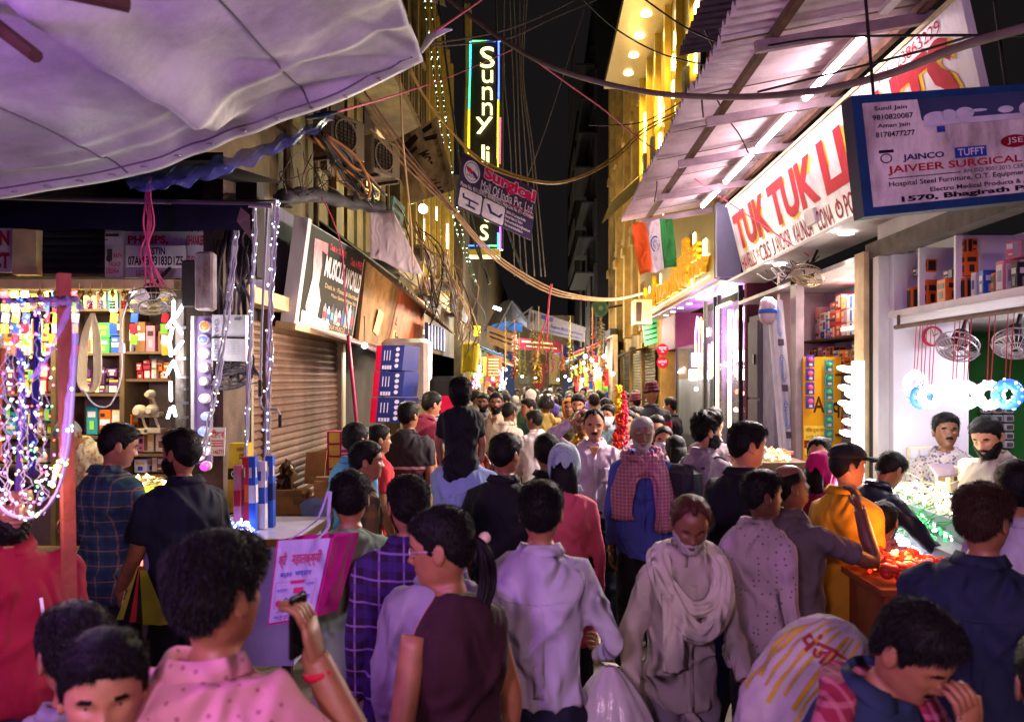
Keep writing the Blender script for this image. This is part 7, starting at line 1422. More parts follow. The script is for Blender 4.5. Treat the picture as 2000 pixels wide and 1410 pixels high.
for i, (x0, y0, x1, y1) in enumerate(((958, 668, 1000, 588), (1000, 588, 1042, 640), (985, 640, 1040, 600))): mb = MB(); mb.tube([P(x0, y0, 25), P(x1, y1, 25)], .03, 5); tag(mb.build('tent_pole', IRON), ('left', 'right', 'crossing')[i] + ' slanting pole under the silver tent', 'pole')
def far_banner(label, q, col, prints, name='banner'):
    B = Board(q); m2 = MB(); m2.slab(q, .02); o = tag(m2.build(name, col), label, 'banner')
    for mt, its in prints:
        m2 = MB(); [(B.rect(m2, *it[1:]) if it[0] == 'r' else B.text(m2, it[0], *it[1:5], .02, .02)) for it in its]; m2.build('lettering', mt, o)
far_banner('white water purifier banner stretched across the street', [P(1034, 603, 22), P(1145, 640, 22), P(1142, 668, 22), P(1028, 642, 22)], M('banner_lilac', '#3c3946', rough=.6, var=.15), [(ink('navy', '#1a1f55'), [('x Aqua RO System', .32, .45, .95, .68), ('r', .22, .1, .42, .3, .02), ('r', .3, .8, .9, .86, .02)]), (ink('nearblack', '#1c1826'), [('r', .05, .15, .12, .6, .02)])])
far_banner('faded tan cloth banner behind the garlands', [P(952, 635, 23), P(1010, 655, 23), P(1006, 690, 23), P(950, 668, 23)], M('banner_tan', '#7a6248', rough=.8, var=.2), [(ink('darkbrown', '#33241f'), [('r', .1, .3, .9, .4, .02), ('r', .1, .55, .9, .65, .02)])])
far_banner('crimson banner across the far end of the street', [P(1010, 660, 24), P(1096, 666, 24), P(1096, 690, 24), P(1012, 682, 24)], M('banner_crimson', '#6a1426', rough=.6, var=.2), [(ink('gold', '#c8a878'), [('r', .1, .2, .8, .35, .03), ('r', .2, .6, .9, .7, .03)])])
far_banner('brown and red poster board beside the far stalls', [P(950, 695, 20), P(980, 696, 20), P(980, 742, 20), P(949, 742, 20)], M('poster_red', '#7a3426', rough=.5, var=.3), [(ink('gold', '#c8a878'), [('r', .15, .12 + .13 * k, .8, .17 + .13 * k, .02) for k in range(6)])], 'poster_board')
gd = random.Random(14)
GL = [(987, 635, 715, 'tan', 20, 7), (1005, 640, 700, 'orange', 19, 8), (1005, 690, 735, 'orange', 19.3, 9), (1014, 665, 735, 'lime', 21, 8), (1025, 690, 735, 'lime', 22, 7), (1041, 625, 715, 'gold', 17, 9), (1052, 620, 740, 'gold', 15, 10), (1050, 700, 745, 'yellow', 14.9, 12), (1060, 640, 690, 'gold', 20, 8), (1076, 640, 705, 'green', 19, 7), (1080, 690, 725, 'magenta', 20, 6), (1067, 700, 730, 'magenta', 21, 5), (1098, 690, 720, 'orange', 19, 9), (1114, 635, 730, 'gold', 18, 9), (1120, 690, 745, 'green', 22, 9), (1130, 695, 745, 'red', 21, 8), (1157, 620, 745, 'orange', 16, 12), (1174, 615, 690, 'gold', 17.5, 12), (1180, 690, 745, 'orange', 17, 9), (1150, 690, 745, 'red', 18, 8)]
GCOL = {'tan': '#7a622e', 'orange': '#8f481c', 'lime': '#66672a', 'gold': '#5c4e1e', 'yellow': '#8f7a1a', 'green': '#384620', 'magenta': '#801f46', 'red': '#6a241a'}
for i, (px, y0, y1, c, Y, wpx) in enumerate(GL):
    m2 = MB(); a, b_ = P(px, y0, Y), P(px, y1, Y); w_ = wpx * 1.05 * Y / FPX; n_ = 260
    for k in range(n_):
        t_ = gd.random(); p = a.lerp(b_, t_); an = gd.uniform(0, 6.28); q = w_ * (.35 + .65 * min(1, t_ * 3)) * gd.uniform(.5, 1); d_ = Vector((math.cos(an), math.sin(an), gd.uniform(-.8, .3))).normalized(); s2 = d_.cross(Vector((0, 0, 1))).normalized() * q * .22
        m2.mi = 1 if gd.random() < .25 else 0; m2.add([p + d_ * q * .2, p + d_ * q * .7 + s2, p + d_ * q * 1.15, p + d_ * q * .7 - s2], [(0, 1, 2, 3)])
    m2.mi = 0; m2.tube([a + Vector((0, 0, .2)), b_], w_ * .08, 5)
    tag(m2.build('garland', [M('garland_' + c, GCOL[c], rough=.6, var=.4, scale=20), M('garland_dark', '#5a3a14', rough=.7, var=.3)]), f'{c} tinsel garland hanging over the far crowd, {"upper" if y0 < 660 else "lower"} row, {ORD[min(i, 19)]} from the left', 'garland', 'garlands over the far street')
FB_ = [(1143, 696, 17, 5), (1180, 696, 17, 5), (1145, 722, 18, 4), (1137, 742, 18, 5), (1197, 730, 18, 5), (1112, 742, 20, 4), (1104, 735, 22, 3), (985, 748, 15, 5), (934, 724, 14, 4), (1020, 735, 24, 3), (1163, 742, 20, 4), (1090, 742, 24, 3), (1046, 738, 26, 3), (963, 740, 20, 4)]
for i, (px, py, Y, rp_x) in enumerate(FB_):
    c = P(px, py, Y); tl = thing('bare_bulb', f'bare white bulb lighting the far stalls, {ORD[i]} in the scatter', 'bulb', c, 'bare bulbs of the far stalls'); mb = MB(); mb.ball(c, rp_x * Y / FPX * .75, 8, 6); mb.build('glass', GLOW('bare_bulb_glow', '#fff6e4', 12), tl, smooth=True); mb = MB(); mb.lathe([(.02, 0), (.02, .06), (.008, .5)], 6, c + Vector((0, 0, rp_x * Y / FPX * .7))); mb.build('holder', BLACKC, tl)
for loc, e in (((.6, 17.5, 2.9), 130), ((1.2, 14.5, 3.1), 120), ((-.6, 15, 2.8), 110), ((.2, 25, 2.5), 120), ((-.4, 19.5, 2.6), 110), ((.5, 11.5, 3.2), 60), ((1.1, 21, 3.2), 110), ((0, 30, 3.4), 200)): point_light('bulb_glow', loc, e, (1, .82, .55), .12)
for i, (px, y0, y1, Y) in enumerate(((930, 715, 755, 13), (980, 725, 760, 16), (1162, 710, 745, 19), (1168, 720, 742, 19))): light_string('fairy_curtain', f'bluish white fairy light curtain at the far stalls, {ORD[i]} from the left', [(px, y0), (px + 3, (y0 + y1) / 2), (px, y1)], Y, ('#b0b8ff', '#ffffff', '#8090ff'), 60, .012, spread=.06, es=4)
mb = MB(); mb.grid(lambda u, v: P(903 + 33 * u - 4 * v, 672 + 58 * v - 4 * math.sin(3.1 * u), 11) + Vector((0, .06 * math.sin(6 * u), 0)), 8, 8); o = tag(mb.build('yellow_cloth', cloth('cloth_yellow', '#b8a828'), smooth=True), 'yellow cloth sheet hanging below coiled wires', 'cloth'); o.modifiers.new('c', 'SOLIDIFY').thickness = .01
mb = MB(); [mb.box(P(928 + (k % 3) * 4, 640 + (k // 3) * 7, 12.2), (.035, .03, .05)) for k in range(8)]; tag(mb.build('lemon_charm', M('charm_yellow', '#d8c020', rough=.4)), 'small bunch of yellow tags hanging above the yellow cloth', 'ornament', kind='stuff')
tl = thing('garland_stand', 'pole hung with red and yellow flower garlands in the crowd', 'garland', P(1213, 1000, 7.4)); a, b_ = P(1206, 760, 7.4), P(1204, 900, 7.4); mb = MB(); mb.tube([a, (b_.x, 7.4, 0)], .018, 6); mb.build('pole', BEIGE, tl)
for k, (dx, y0, y1, c) in enumerate(((2, 752, 810, '#d8a818'), (12, 765, 850, '#b0182c'), (6, 800, 870, '#c0381c'), (-2, 840, 880, '#b8281c'), (14, 790, 885, '#b01c38'))):
    m2 = MB(); 
    for j in range(70): p = P(1205 + dx + gd.uniform(-6, 6), gd.uniform(y0, y1), 7.35); m2.ball(p + Vector((0, gd.uniform(-.03, .03), 0)), gd.uniform(.010, .02), 5, 3)
    m2.build('flower_string', M('flower_' + c.strip('#'), c, rough=.7, var=.3, scale=30), tl, kind='stuff')

# ---- overhead cables and cords
def cable(label, pts, r, m2, cat='cable', k=7, group=None): m3 = MB(); m3.tube(catmull([P(*p) for p in pts], k), r, 6); return tag(m3.build('cable', m2, smooth=True), label, cat, group)
GREY_C = M('cable_dust', '#6d5d58', rough=.8, var=.2, bump=0)
cable('thick grey cable sagging right across the street', [(840, -30, 7.0), (910, 25, 6.8), (1000, 90, 6.5), (1100, 140, 6.3), (1250, 178, 6), (1400, 190, 5.6), (1560, 182, 5), (1720, 150, 4.4), (1880, 90, 3.8), (2060, 40, 3.3)], .021, GREY_C)
for i, o in enumerate((0, 7)): cable(('upper', 'lower')[i] + ' yellow cable of the pair looping from the tarpaulin past the plum banner', [(800, 130 + o, 7.5), (830, 190, 8), (880, 255, 8.6), (950, 318 + o, 9.2), (1060, 355 + o * .4, 9.8), (1130, 345 + o * .5, 10.3), (1200, 305 + o, 10.8), (1260, 250 + o, 11.5), (1330, 215 + o, 11.6)], .012, M('cable_yellow', '#a8883a', rough=.6, var=.15, bump=0))
for i, o in enumerate((0, 6, 12)): cable(('top', 'middle', 'lowest')[i] + ' tan cable of the trio hanging low across the crowd', [(720, 200 + o * 4, 8.5), (790, 300 + o * 2, 8.8), (880, 400 + o, 9.2), (960, 490 + o, 9.8), (1060, 555 + o, 10.5), (1130, 577 + o * .6, 11.2), (1200, 583 + o * .3, 12), (1255, 572 + o * .2, 13)], .011, TAN_C)
cable('straight brown cable from the tarpaulin down to the light sticks', [(712, 180, 7.2), (800, 300, 8.2), (900, 430, 9.4), (945, 480, 10)], .010, M('cable_brown', '#5a3a30', rough=.7, var=.2, bump=0))
cable('vertical tan cable beside the tarpaulin corner', [(781, 143, 7.0), (786, 260, 7.5), (792, 330, 8.0), (803, 440, 8.6), (806, 520, 9)], .009, TAN_C)
for i, (a0, b0) in enumerate((((845, 85), (1160, -20)), ((845, 92), (1165, 0)))): cable(('upper', 'lower')[i] + ' twin cable from the tarpaulin tip to the top of the frame', [(*a0, 6.5), (930, 72 + 12 * i, 7), (1000, 55 + 18 * i, 7.5), (1080, 22 + 14 * i, 8), (*b0, 8.6)], .008, GREY_C)
cable('pink rope from the tarpaulin tip to the sky', [(850, 62, 3.4), (885, 38, 3.8), (940, 0, 4.4), (980, -30, 4.8)], .006, PINK_C, 'rope')
mb = MB(); mb.tube([P(822, 102, 3.5), P(842, 72, 3.45), P(870, 60, 3.4), P(884, 58, 3.4)], [.012, .022, .014, .004], 8, flat=.5); tag(mb.build('tarp_knot', MATS['tarp_white'], smooth=True), 'knotted corner of the tarpaulin tied to the pink rope', 'knot')
cable('pink rope running from the blue knot past the neon sign', [(655, 220, 4.2), (760, 190, 6), (880, 150, 8), (1000, 98, 10)], .006, PINK_C, 'rope')
cable('taut pink rope crossing the dark sky to the awning', [(1045, 118, 7), (1110, 165, 7.6), (1180, 215, 8.2), (1250, 272, 8.8), (1400, 380, 9.5), (1580, 500, 8)], .007, PINK_C, 'rope')
cable('thin grey cord rising from the plum banner', [(1027, 355, 9.8), (1060, 270, 9.6), (1100, 150, 9.4), (1145, 10, 9.2)], .006, GREY_C, 'cord')
for i, x in enumerate((985, 995, 1003, 1015, 1025, 1030)): cable(f'thin vertical wire in the dark gap, {ORD[i]} beside the neon sign', [(x, -10, 14), (x + 8 * math.sin(i), 150, 14), (x + 12, 300, 14), (x + 20 + 3 * i, 540, 14)], .010, M('cable_dimgrey', '#4a4240', rough=.8, bump=0), group='thin vertical wires')
for i, x in enumerate((868, 880, 895, 905, 968)):
    pts = [(x - 40 if x < 900 else x, -10, 13), (x - 20 if x < 900 else x + 3, 150, 13), (x, 300, 13), (x + 18, 430, 13), (x + 50 if i % 2 else x + 62, 555, 13)]
    if i in (0, 1): light_string('fairy_string', ('first', 'second')[i] + ' green white fairy string hanging before the neon sign', pts, 13, ('#d8ffc0', '#e8ffe0'), 90, .011, es=3, wire=M('wire_darkgreen', '#2a3a2a', rough=.6), wr=.012)
    else: cable(f'twisted dark cable hanging near the neon sign, {ORD[i]} of the bunch', pts, .018, BLACKC, group='twisted cables by the neon sign')
for i, pts in enumerate(([(1120, -20, 7), (1200, 55, 7.2), (1290, 105, 7.4), (1390, 130, 7)], [(1260, 0, 6), (1340, 55, 5.8), (1420, 90, 5.4)], [(1500, 90, 4.8), (1600, 75, 4.6), (1760, 70, 4.2), (2020, 70, 3.6)], [(1480, 180, 5), (1600, 150, 4.8), (1780, 105, 4.4), (1900, 70, 4)], [(1150, 245, 9), (1250, 240, 9.5), (1330, 200, 10), (1440, 130, 9)])): cable(('black wire from the sky to the awning edge', 'short black wire above the tin sheet', 'long black wire in front of the painted sign', 'black wire slanting across the tube lights', 'thin wire from the ochre building to the awning')[i], pts, .007, BLACKC)
for i, pts in enumerate(([(1374, 55, 5.5), (1395, 110, 6.2), (1372, 175, 6.3), (1374, 230, 6.4)], [(1395, 185, 6.4), (1420, 230, 6.8), (1445, 265, 7), (1462, 300, 7.1)], [(1280, 325, 9), (1283, 360, 9.2), (1278, 395, 9.4)], [(1321, 235, 8), (1325, 265, 8), (1340, 285, 8)])): cable(('wire loop dangling from the awning edge', 'wire running down to the second tube light', 'knotted wire at the far awning end', 'short wire tail under the awning')[i], pts, .007, M('cable_mauve', '#4a333c', rough=.7, bump=0))
cable('red cord hanging over the middle of the crowd', [(1078, 555, 10.5), (1072, 590, 10.5), (1070, 640, 10.5), (1068, 668, 10.5)], .010, RED_C, 'cord'); cable('second red cord slanting from the cable trio', [(1076, 555, 10.4), (1070, 610, 10.4), (1058, 650, 10.4), (1045, 700, 10.4)], .008, RED_C, 'cord')
cable('magenta cord bundle hanging under the muscle sign', [(680, 655, 8.0), (684, 700, 8), (690, 760, 8), (697, 830, 8)], .018, M('cord_magenta', '#8f2344', rough=.6, var=.3, bump=.3), 'cord')
cable('pink twine hanging over the muscle sign', [(628, 385, 8), (650, 430, 8), (668, 490, 8), (672, 560, 8), (680, 650, 8)], .007, PINK_C, 'rope')
cr = random.Random(17)
for i in range(22):     # cable bundle running down the upper left wall
    x = 610 + cr.uniform(-15, 30); cable('cable of the thick bundle slanting down the upper wall', [(x, 262 + cr.uniform(-8, 8), 7.8), (x + 45 + cr.uniform(-12, 12), 315 + cr.uniform(-14, 10), 8.2), (x + 70 + cr.uniform(-14, 20), 350 + cr.uniform(-12, 14), 8.6), (x + 100 + cr.uniform(-20, 20), 388 + cr.uniform(-10, 16), 9)], cr.uniform(.008, .016), (BLACKC, M('cable_grey', '#4d474b'), M('cable_orange', '#9a5f2a', rough=.6, bump=0), BLACKC)[i % 4], k=4, group='cables of the slanting wall bundle')
for i in range(26):     # loose wires over the left awning
    x = 800 + cr.uniform(0, 130); y = 440 + (x - 800) * 1.0; cable('loose wire drooping from the left tin awning', [(x - 30, y - 30 + cr.uniform(-20, 20), 10.5), (x + cr.uniform(-20, 20), y + cr.uniform(0, 60), 10.5), (x + 12 + cr.uniform(-25, 25), y + 70 + cr.uniform(-20, 60), 10.8), (x + cr.uniform(-30, 30), y + 60 + cr.uniform(0, 90), 11)], cr.uniform(.005, .011), (GREY_C, TAN_C, BLACKC)[i % 3], k=4, group='loose wires on the left awning')
for i in range(16):
    x = 560 + cr.uniform(0, 120); cable('thin twig like wire on the mauve house roof', [(x, 290 + cr.uniform(0, 50), 7.2), (x + cr.uniform(-30, 30), 330 + cr.uniform(0, 40), 7.2), (x + cr.uniform(-50, 50), 360 + cr.uniform(-10, 30), 7.3)], .004, (GREY_C, BLACKC)[i % 2], k=4, group='thin wires on the mauve roof')
for i in range(10):
    x = 1500 + cr.uniform(-60, 60); cable('white wire looped along the lower edge of the painted sign', [(x, 545 - (x - 1450) * .38, 8.2), (x + 25, 552 - (x - 1450) * .38 + cr.uniform(0, 25), 8), (x + 55, 538 - (x - 1450) * .40, 7.8)], .005, WHITE_C if i % 2 else BLACKC, k=5, group='wires along the painted sign')
mb = MB(); [mb.add([P(x, y, Y) + Vector((0, 0, 0)) for x, y, Y in ()], []) for _ in ()]
for i, (px, py) in enumerate(((1185, 1092), (1222, 1180), (1215, 1215), (1204, 1245), (1232, 1125), (1195, 1300), (1216, 1395))):
    Y = 1600 * 2 / (py - 740); c = P(px, py, Y); mb = MB(); a = cr.uniform(0, 3); mb.add([(c.x + .09 * math.cos(a + k * 1.57) * (1 if k % 2 else .5), Y + .09 * math.sin(a + k * 1.57) * (1 if k % 2 else .5), .006 + .012 * (k % 2)) for k in range(4)], [(0, 1, 2, 3)]); tag(mb.build('paper_scrap', M('paper_scrap', '#b8aaa0', rough=.9)), f'scrap of paper littering the street, {ORD[i]} from the far end', 'litter', 'paper scraps on the street')

tl = thing('stall_bulb', 'bare bulb hanging over the left stall table', 'bulb', P(712, 675, 8.3)); c = P(712, 675, 8.3); mb = MB(); mb.ball(c, .03, 8, 6); mb.build('glass', GLOW('bare_bulb_glow', '#fff6e4', 12), tl, smooth=True); mb = MB(); mb.tube([c + Vector((0, 0, .03)), c + Vector((0, 0, .3))], .006, 5); mb.build('flex', BLACKC, tl); point_light('stall_fill_glow', c + Vector((.15, -.1, -.1)), 24, (1, .80, .58), .05); point_light('stall_fill_glow', (-1.4, 11.6, 2.7), 46, (1, .78, .5), .06)  # bulb set glowing to brighten the stall; second light added without a bulb

SB2 = 'spare cartons low in the narrow shop'
street_row('the bottom shelf', 1640, 1702, 3.05, 1.15, ('white', 'orange', 'black', 'pink'), .27, SB2, 4, (.12, .18))
for i in range(9):   # strips of sachets hanging before the electric shop shelves
    px = (10, 30, 50, 96, 104, 146, 222, 262, 322)[i]; c0 = P(px, 566, 6.4); tl = thing('sachet_strip', f'strip of hanging plug packets below the lintel, {ORD[i]} from the left', 'packets', c0, 'packet strips below the lintel')
    for k in range(4 + i % 3): mb = MB(); mb.box(c0 + Vector((.004 * ((k * 7) % 3 - 1), 0, -.05 - .085 * k)), (.055, .012, .075), Matrix.Rotation(R((k * 37) % 15 - 7), 3, 'Y')); mb.build('packet', cm(('red', 'lime', 'white', 'yellow', 'blue')[(i + k) % 5]), tl)

tl = thing('tent_tube', 'white tube lamp glaring under the silver tent', 'tube light', P(973, 602, 24.5)); mb = MB(); mb.tube([P(964, 600, 24.5), P(978, 605, 24.5)], .05, 6); mb.build('tube', GLOW('tent_tube_glow', '#e8f2ff', 8), tl); point_light('tent_glow', P(985, 630, 23.8), 260, (.82, .9, 1), .1); point_light('tent_glow', (.9, 27, 3.6), 160, (.9, .88, 1), .1); point_light('far_glow', (-1.5, 17.5, 3.4), 90, (1, .78, .5), .1)
tl = thing('display_table', 'low table of coloured fairy light boxes by the conduit bundle', 'table', P(1500, 990, 6.9)); c = P(1500, 900, 6.9); mb = MB(); mb.bbox((c.x - .28, 6.75, c.z - .05), (c.x + .3, 7.2, c.z)); mb.build('top', WOODD, tl); mb = MB(); mb.bbox((c.x - .25, 6.8, 0), (c.x + .27, 7.15, c.z - .05)); mb.build('cabinet', WOOD, tl)
bundle('red and green fairy light heap on the display table', (c.x, 6.95, c.z), .22, .14, .10, ('#ff5040', '#60ff80', '#ffe080'), 150, 4, 51, '#a05a3a', .01)
point_light('table_glow', (c.x - .1, 6.7, c.z + .25), 7, (1, .8, .5), .06)

fs = random.Random(77)   # lit stalls lining the far street
for i in range(10):
    Y = 18.5 + 2.3 * i; sx = -1 if i % 2 else 1; x = sx * (1.75 + .03 * i); cn = ('red', 'blue', 'yellow', 'green', 'white')[i % 5]; tl = thing('market_stall', f'far lit market stall with {cn} awning, {ORD[i // 2]} on its side of the street', 'stall', (x, Y, 0))
    mb = MB(); mb.bbox((x - .06, Y, .0), (x + .06, Y + 1.5, 3.0)); mb.build('back_panel', M('stall_panel', '#8a7658', rough=.8, var=.3), tl)
    mb = MB(); mb.grid(lambda u, v: Vector((x - sx * .9 * v, Y + 1.7 * u, 2.95 - .35 * v + .03 * math.sin(9 * u))), 8, 2); mb.build('awning', M('awn_' + cn, {'red': '#7a2028', 'blue': '#243a78', 'yellow': '#94802a', 'green': '#2f5a38', 'white': '#8f8a88'}[cn], rough=.7, var=.2), tl)
    for k in range(12): mb = MB(); mb.box((x - sx * fs.uniform(.1, .4), Y + .12 + .11 * k, fs.uniform(1.5, 2.45)), (.1, .09, fs.uniform(.2, .5))); mb.build('ware', cm(fs.choice(('red', 'white', 'orange', 'blue', 'yellow', 'magenta', 'lime'))), tl)
    c = Vector((x - sx * .5, Y + .4, 2.45)); mb = MB(); mb.ball(c, .045, 8, 6); mb.build('bulb', GLOW('bare_bulb_glow', '#fff6e4', 12), tl, smooth=True); point_light('stall_light', c + Vector((-sx * .12, -.1, -.12)), 42, (1, .8, .55) if i % 3 else (.9, .92, 1), .06)

mb = MB(); mb.bbox((1.56, 3.68, .0), (1.97, 4.1, 1.03)); mb.bbox((1.53, 3.65, 1.03), (2.0, 4.13, 1.06)); tag(mb.build('side_table', M('table_orange', '#7a3a1c', rough=.7, var=.2)), 'small brown table under the orange lantern lights', 'table')

for i, (x, y, z) in enumerate(((-.9, -1.72, 2.75), (.9, -1.92, 2.6))):   # unseen housings and posts added round the fill floods behind the camera
    tl = thing('flood_lamp', ('violet', 'pink')[i] + ' fill flood with added housing and post, unseen behind the viewer', 'lamp', (x, y, 0)); mb = MB(); mb.bevbox((x, y, z), (.34, .08, .26), .015); mb.build('housing', IRON, tl); mb = MB(); mb.tube([(x, y - .02, 0), (x, y - .02, z - .12)], .025, 8); mb.build('post', STEEL, tl)

# ================================================================ the crowd
C = cloth
def head_cover(p, mat, T=.022, low=-.22, name='head_scarf', drape=True):
    "cloth over the head, falling to the shoulders"
    root, HX, S, _ = p; G, th = head_grid(40, 48); N = grid_normals(G); Z = G[..., 2]; Yh = G[..., 1]
    fr = (np.degrees(th) + 180) % 360 - 180; face_ = (np.abs(fr - 90) < 48)[None, :] & (Z < .075)
    tk = (T + .008 * np.sin(th * 9 + 2)[None, :] * sstep((.05 - Z) / .1) + .03 * sstep((-.06 - Z) / .12)) * (~face_)
    mb = MB(); patch(G, N, tk, mb, .003); mb.v = [tuple(HX(q)) for q in mb.v]; return kid_of(root, mb, name, mat)
def box_on(p, c, d, name, mat, b=.02, rot=None):
    mb = MB(); mb.bevbox(p[2](c), d, b, rot); return kid_of(p[0], mb, name, mat, smooth=False)
def strap(p, pts, r, name, mat, flat=.35, rib=0): mb = MB(); mb.tube(catmull([p[2](q) for q in pts], 5), r, 8 if not rib else 30, flat=flat, rib=rib); return kid_of(p[0], mb, name, mat)
JEANS = C('jeans_blue', '#232f52', wr=.3); NAVYT = C('trousers_navy', '#171a2c'); BLKT = C('trousers_black', '#14131a'); GREYT = C('trousers_grey', '#5d575c'); BEIGET = C('trousers_beige', '#8d8070')
# --- foreground
p = person('man in a pink dotted shirt seen from behind holding a phone to his ear', 415, 1046, 1.62, face=-14, hy=-14, arms=('down', ((.30, .13, 1.17), (.165, .12, 1.43), (-.2, -.05, 1), (-1, -.2, 0))), shirt=C('shirt_pink', '#c08088', pat='dots', col2='#8a4a58', pscale=40), sleeve='short', sk='a', hs=1.35, det=3, strands=12000, w=1.08)
shirt_back(p, MATS['shirt_pink'])
mb = MB(); mb.bevbox(p[3][1][2] + Vector((-.045, .0, .075)), (.010, .065, .13), .004); kid = None
ph = mb.build('mobile_phone', M('phone_black', '#121216', rough=.2), None); ph.matrix_world = Matrix.Translation(p[0].location) @ Matrix.Rotation(R(-14), 4, 'Z') @ Matrix.Scale(p[0].scale[0], 4); tag(ph, 'black phone held at the ear by the man in pink', 'phone')
mb = MB(); w0 = p[3][1][2]; mb.lathe([(.033, -.008), (.036, 0), (.033, .008)], 14, w0 + Vector((.006, 0, -.02)), (-.2, -.1, 1)); kid_of(p[0], mb, 'wrist_thread', RED_C)
p = person('dark haired man in a grey tee behind the lowest heads at left', 150, 1180, 1.78, face=35, hy=10, shirt=C('tee_grey', '#6d6a6a'), sleeve='short', det=3, strands=7500, hs=1.0)
p = person('man with fringe looking down at the bottom left corner', 200, 1226, 1.5, face=-165, hp=6, hy=12, shirt=C('tee_darkgrey', '#3a383c'), sleeve='short', det=3, strands=8000, hs=.9, sk='c')
p = person('bearded man in a crimson shirt and jeans behind the wooden post', 12, 918, 2.75, face=-140, hy=10, beard=.010, shirt=C('shirt_crimson', '#7c0c24'), sleeve='short', hem=.93, pants=JEANS, belt=M('belt_black', '#15120f', rough=.4), det=3, strands=1500, w=1.2, belly=.05, sk='a', arms=('down', 'back'))
mb = MB(); mb.tube([(-.085, .17, 1.22), (-.075, .175, 1.30)], .005, 6); kid_of(p[0], mb, 'pen', WHITEW)
p = person('man in a teal plaid shirt at the electric shop counter', 214, 824, 4.45, face=-22, hy=-30, hp=14, shirt=C('shirt_tealplaid', '#1f3a46', pat='plaid', col2=('#16242c', '#7a5a3a'), pscale=13), arms=('hold', 'hold'), pants=BLKT, det=3, strands=1500)
p = person('bearded man in a navy tee holding plastic strips', 358, 838, 4.1, face=50, hy=18, shirt=C('tee_navy', '#141726'), sleeve='short', hem=.86, beard=.014, det=3, strands=1500, pants=BLKT, w=1.08, arms=('fwd', 'down'))
hb_ = P(285, 1105, 3.95); tg = thing('plastic_strips', 'bunch of yellow and black plastic strips in the bearded man hand', 'bag', hb_)
for k, c in enumerate(('#a8a838', '#1c1a1c', '#c0383c', '#2a2620', '#8a9028')): mb = MB(); mb.grid(lambda u, v: hb_ + Vector(((u - .5) * (.03 + .09 * v) + (k - 2) * (.012 + .03 * v), -.02 * k, -.26 * v + .01 * math.sin(9 * u))), 3, 4); mb.build('strip', M('strip_%d' % k, c, rough=.3, var=.2), tg)
p = person('grey haired vendor stooping inside the electric shop', 176, 797, 6.1, face=170, lean=14, hp=38, shirt=C('shirt_yellowprint', '#c8b890', pat='floral', col2='#b8862a', pscale=34), sleeve='short', hc=HG, hair='short', det=2, z0=.16)
p = person('person in a sage green tee seen from behind with a pink bag', 684, 920, 3.35, face=3, shirt=C('tee_sage', '#6d8268'), sleeve='short', det=3, strands=7000, hs=1.0, pants=BEIGET, collar=False, arms=('low', 'down'))
p = person('man in an olive checked shirt looking right', 712, 862, 4.6, face=-62, hy=-10, shirt=C('shirt_olivecheck', '#4a4530', pat='check', col2='#8a6a30', pscale=10), sleeve='short', det=3, strands=1500, sk='a')
p = person('person in a sky blue tee behind the olive shirt', 694, 826, 5.5, face=-35, shirt=C('tee_sky', '#4a86a8'), sleeve='short', det=2, strands=600)
p = person('person in a coral red tee near the pink box stack', 738, 830, 6.3, face=-60, shirt=C('tee_coral', '#b82a34'), sleeve='short', det=2, strands=400)
p = person('man in a purple plaid shirt seen from behind', 800, 928, 3.05, face=10, hy=14, shirt=C('shirt_purpleplaid', '#2a1230', pat='plaid', col2=('#3a2468', '#8a6aa8'), pscale=11), hem=.80, pants=JEANS, det=3, strands=8000, hs=.9, beard=.004, w=1.05)
p = person('man in a pale grey shirt standing behind the girl in glasses', 862, 992, 2.72, face=-8, shirt=C('shirt_palegrey', '#8f8892'), pants=GREYT, det=3, strands=800, w=1.08)
shirt_back(p, MATS['shirt_palegrey'], 1.05)
p = person('girl with ponytail and glasses in a maroon waistcoat', 884, 986, 2.28, face=42, hy=38, hp=8, shirt=C('vest_maroon', '#2c1018', pat='front', col2='#b86a80'), sleeve='none', hair='tail', female=True, det=3, strands=6500, sk='a', hem=.70, pants=C('trousers_pink', '#a86070'), collar=False, hs=.8)
mb = MB(); e1 = [p[1]((sx * .031 + .021 * math.cos(a), .083, .001 + .017 * math.sin(a))) for sx in (1,) for a in np.linspace(0, 6.2832, 14)]; e2 = [p[1]((-.031 + .021 * math.cos(a), .083, .001 + .017 * math.sin(a))) for a in np.linspace(0, 6.2832, 14)]
mb.tube(e1, .002, 5); mb.tube(e2, .002, 5); [mb.tube([p[1]((sx * .052, .08, .004)), p[1]((sx * .076, .03, .006)), p[1]((sx * .08, -.02, .0))], .002, 5) for sx in (-1, 1)]; mb.tube([p[1]((-.011, .087, .004)), p[1]((.011, .087, .004))], .002, 4); kid_of(p[0], mb, 'glasses', M('glasses_pink', '#b09aa8', rough=.3, metal=.4))
mb = MB(); mb.ball(p[1]((.02, -.135, .012)), .018, 8, 5); kid_of(p[0], mb, 'hair_tie', M('tie_cream', '#c8a898', rough=.7))
p = person('man in a light blue shirt carrying a child on his shoulders', 908, 812, 4.8, roll=0, face=-18, hy=-12, shirt=C('shirt_iceblue', '#7f93b8'), arms=('mouth', 'mouth'), det=3, strands=3500, hs=1.0)
shirt_back(p, MATS['shirt_iceblue'])
p = person('small child in a black tee riding on the blue shirted man', 899, 742, 4.72, face=4, shirt=C('tee_black', '#0f0f14'), sleeve='short', hair='bob', hs=1.3, det=3, strands=5000, h=1.06, z0=.935, head=1.15, legs='sit', pants=C('shorts_red', '#a02428'), collar=False, shoes=False, arms=('fwd', 'fwd'), group=None)
p = person('man in a black tee with white sleeve bands', 984, 846, 4.5, face=-6, hy=-28, shirt=C('tee_blackband', '#17161a'), sleeve='short', det=3, strands=1500, pants=BLKT)
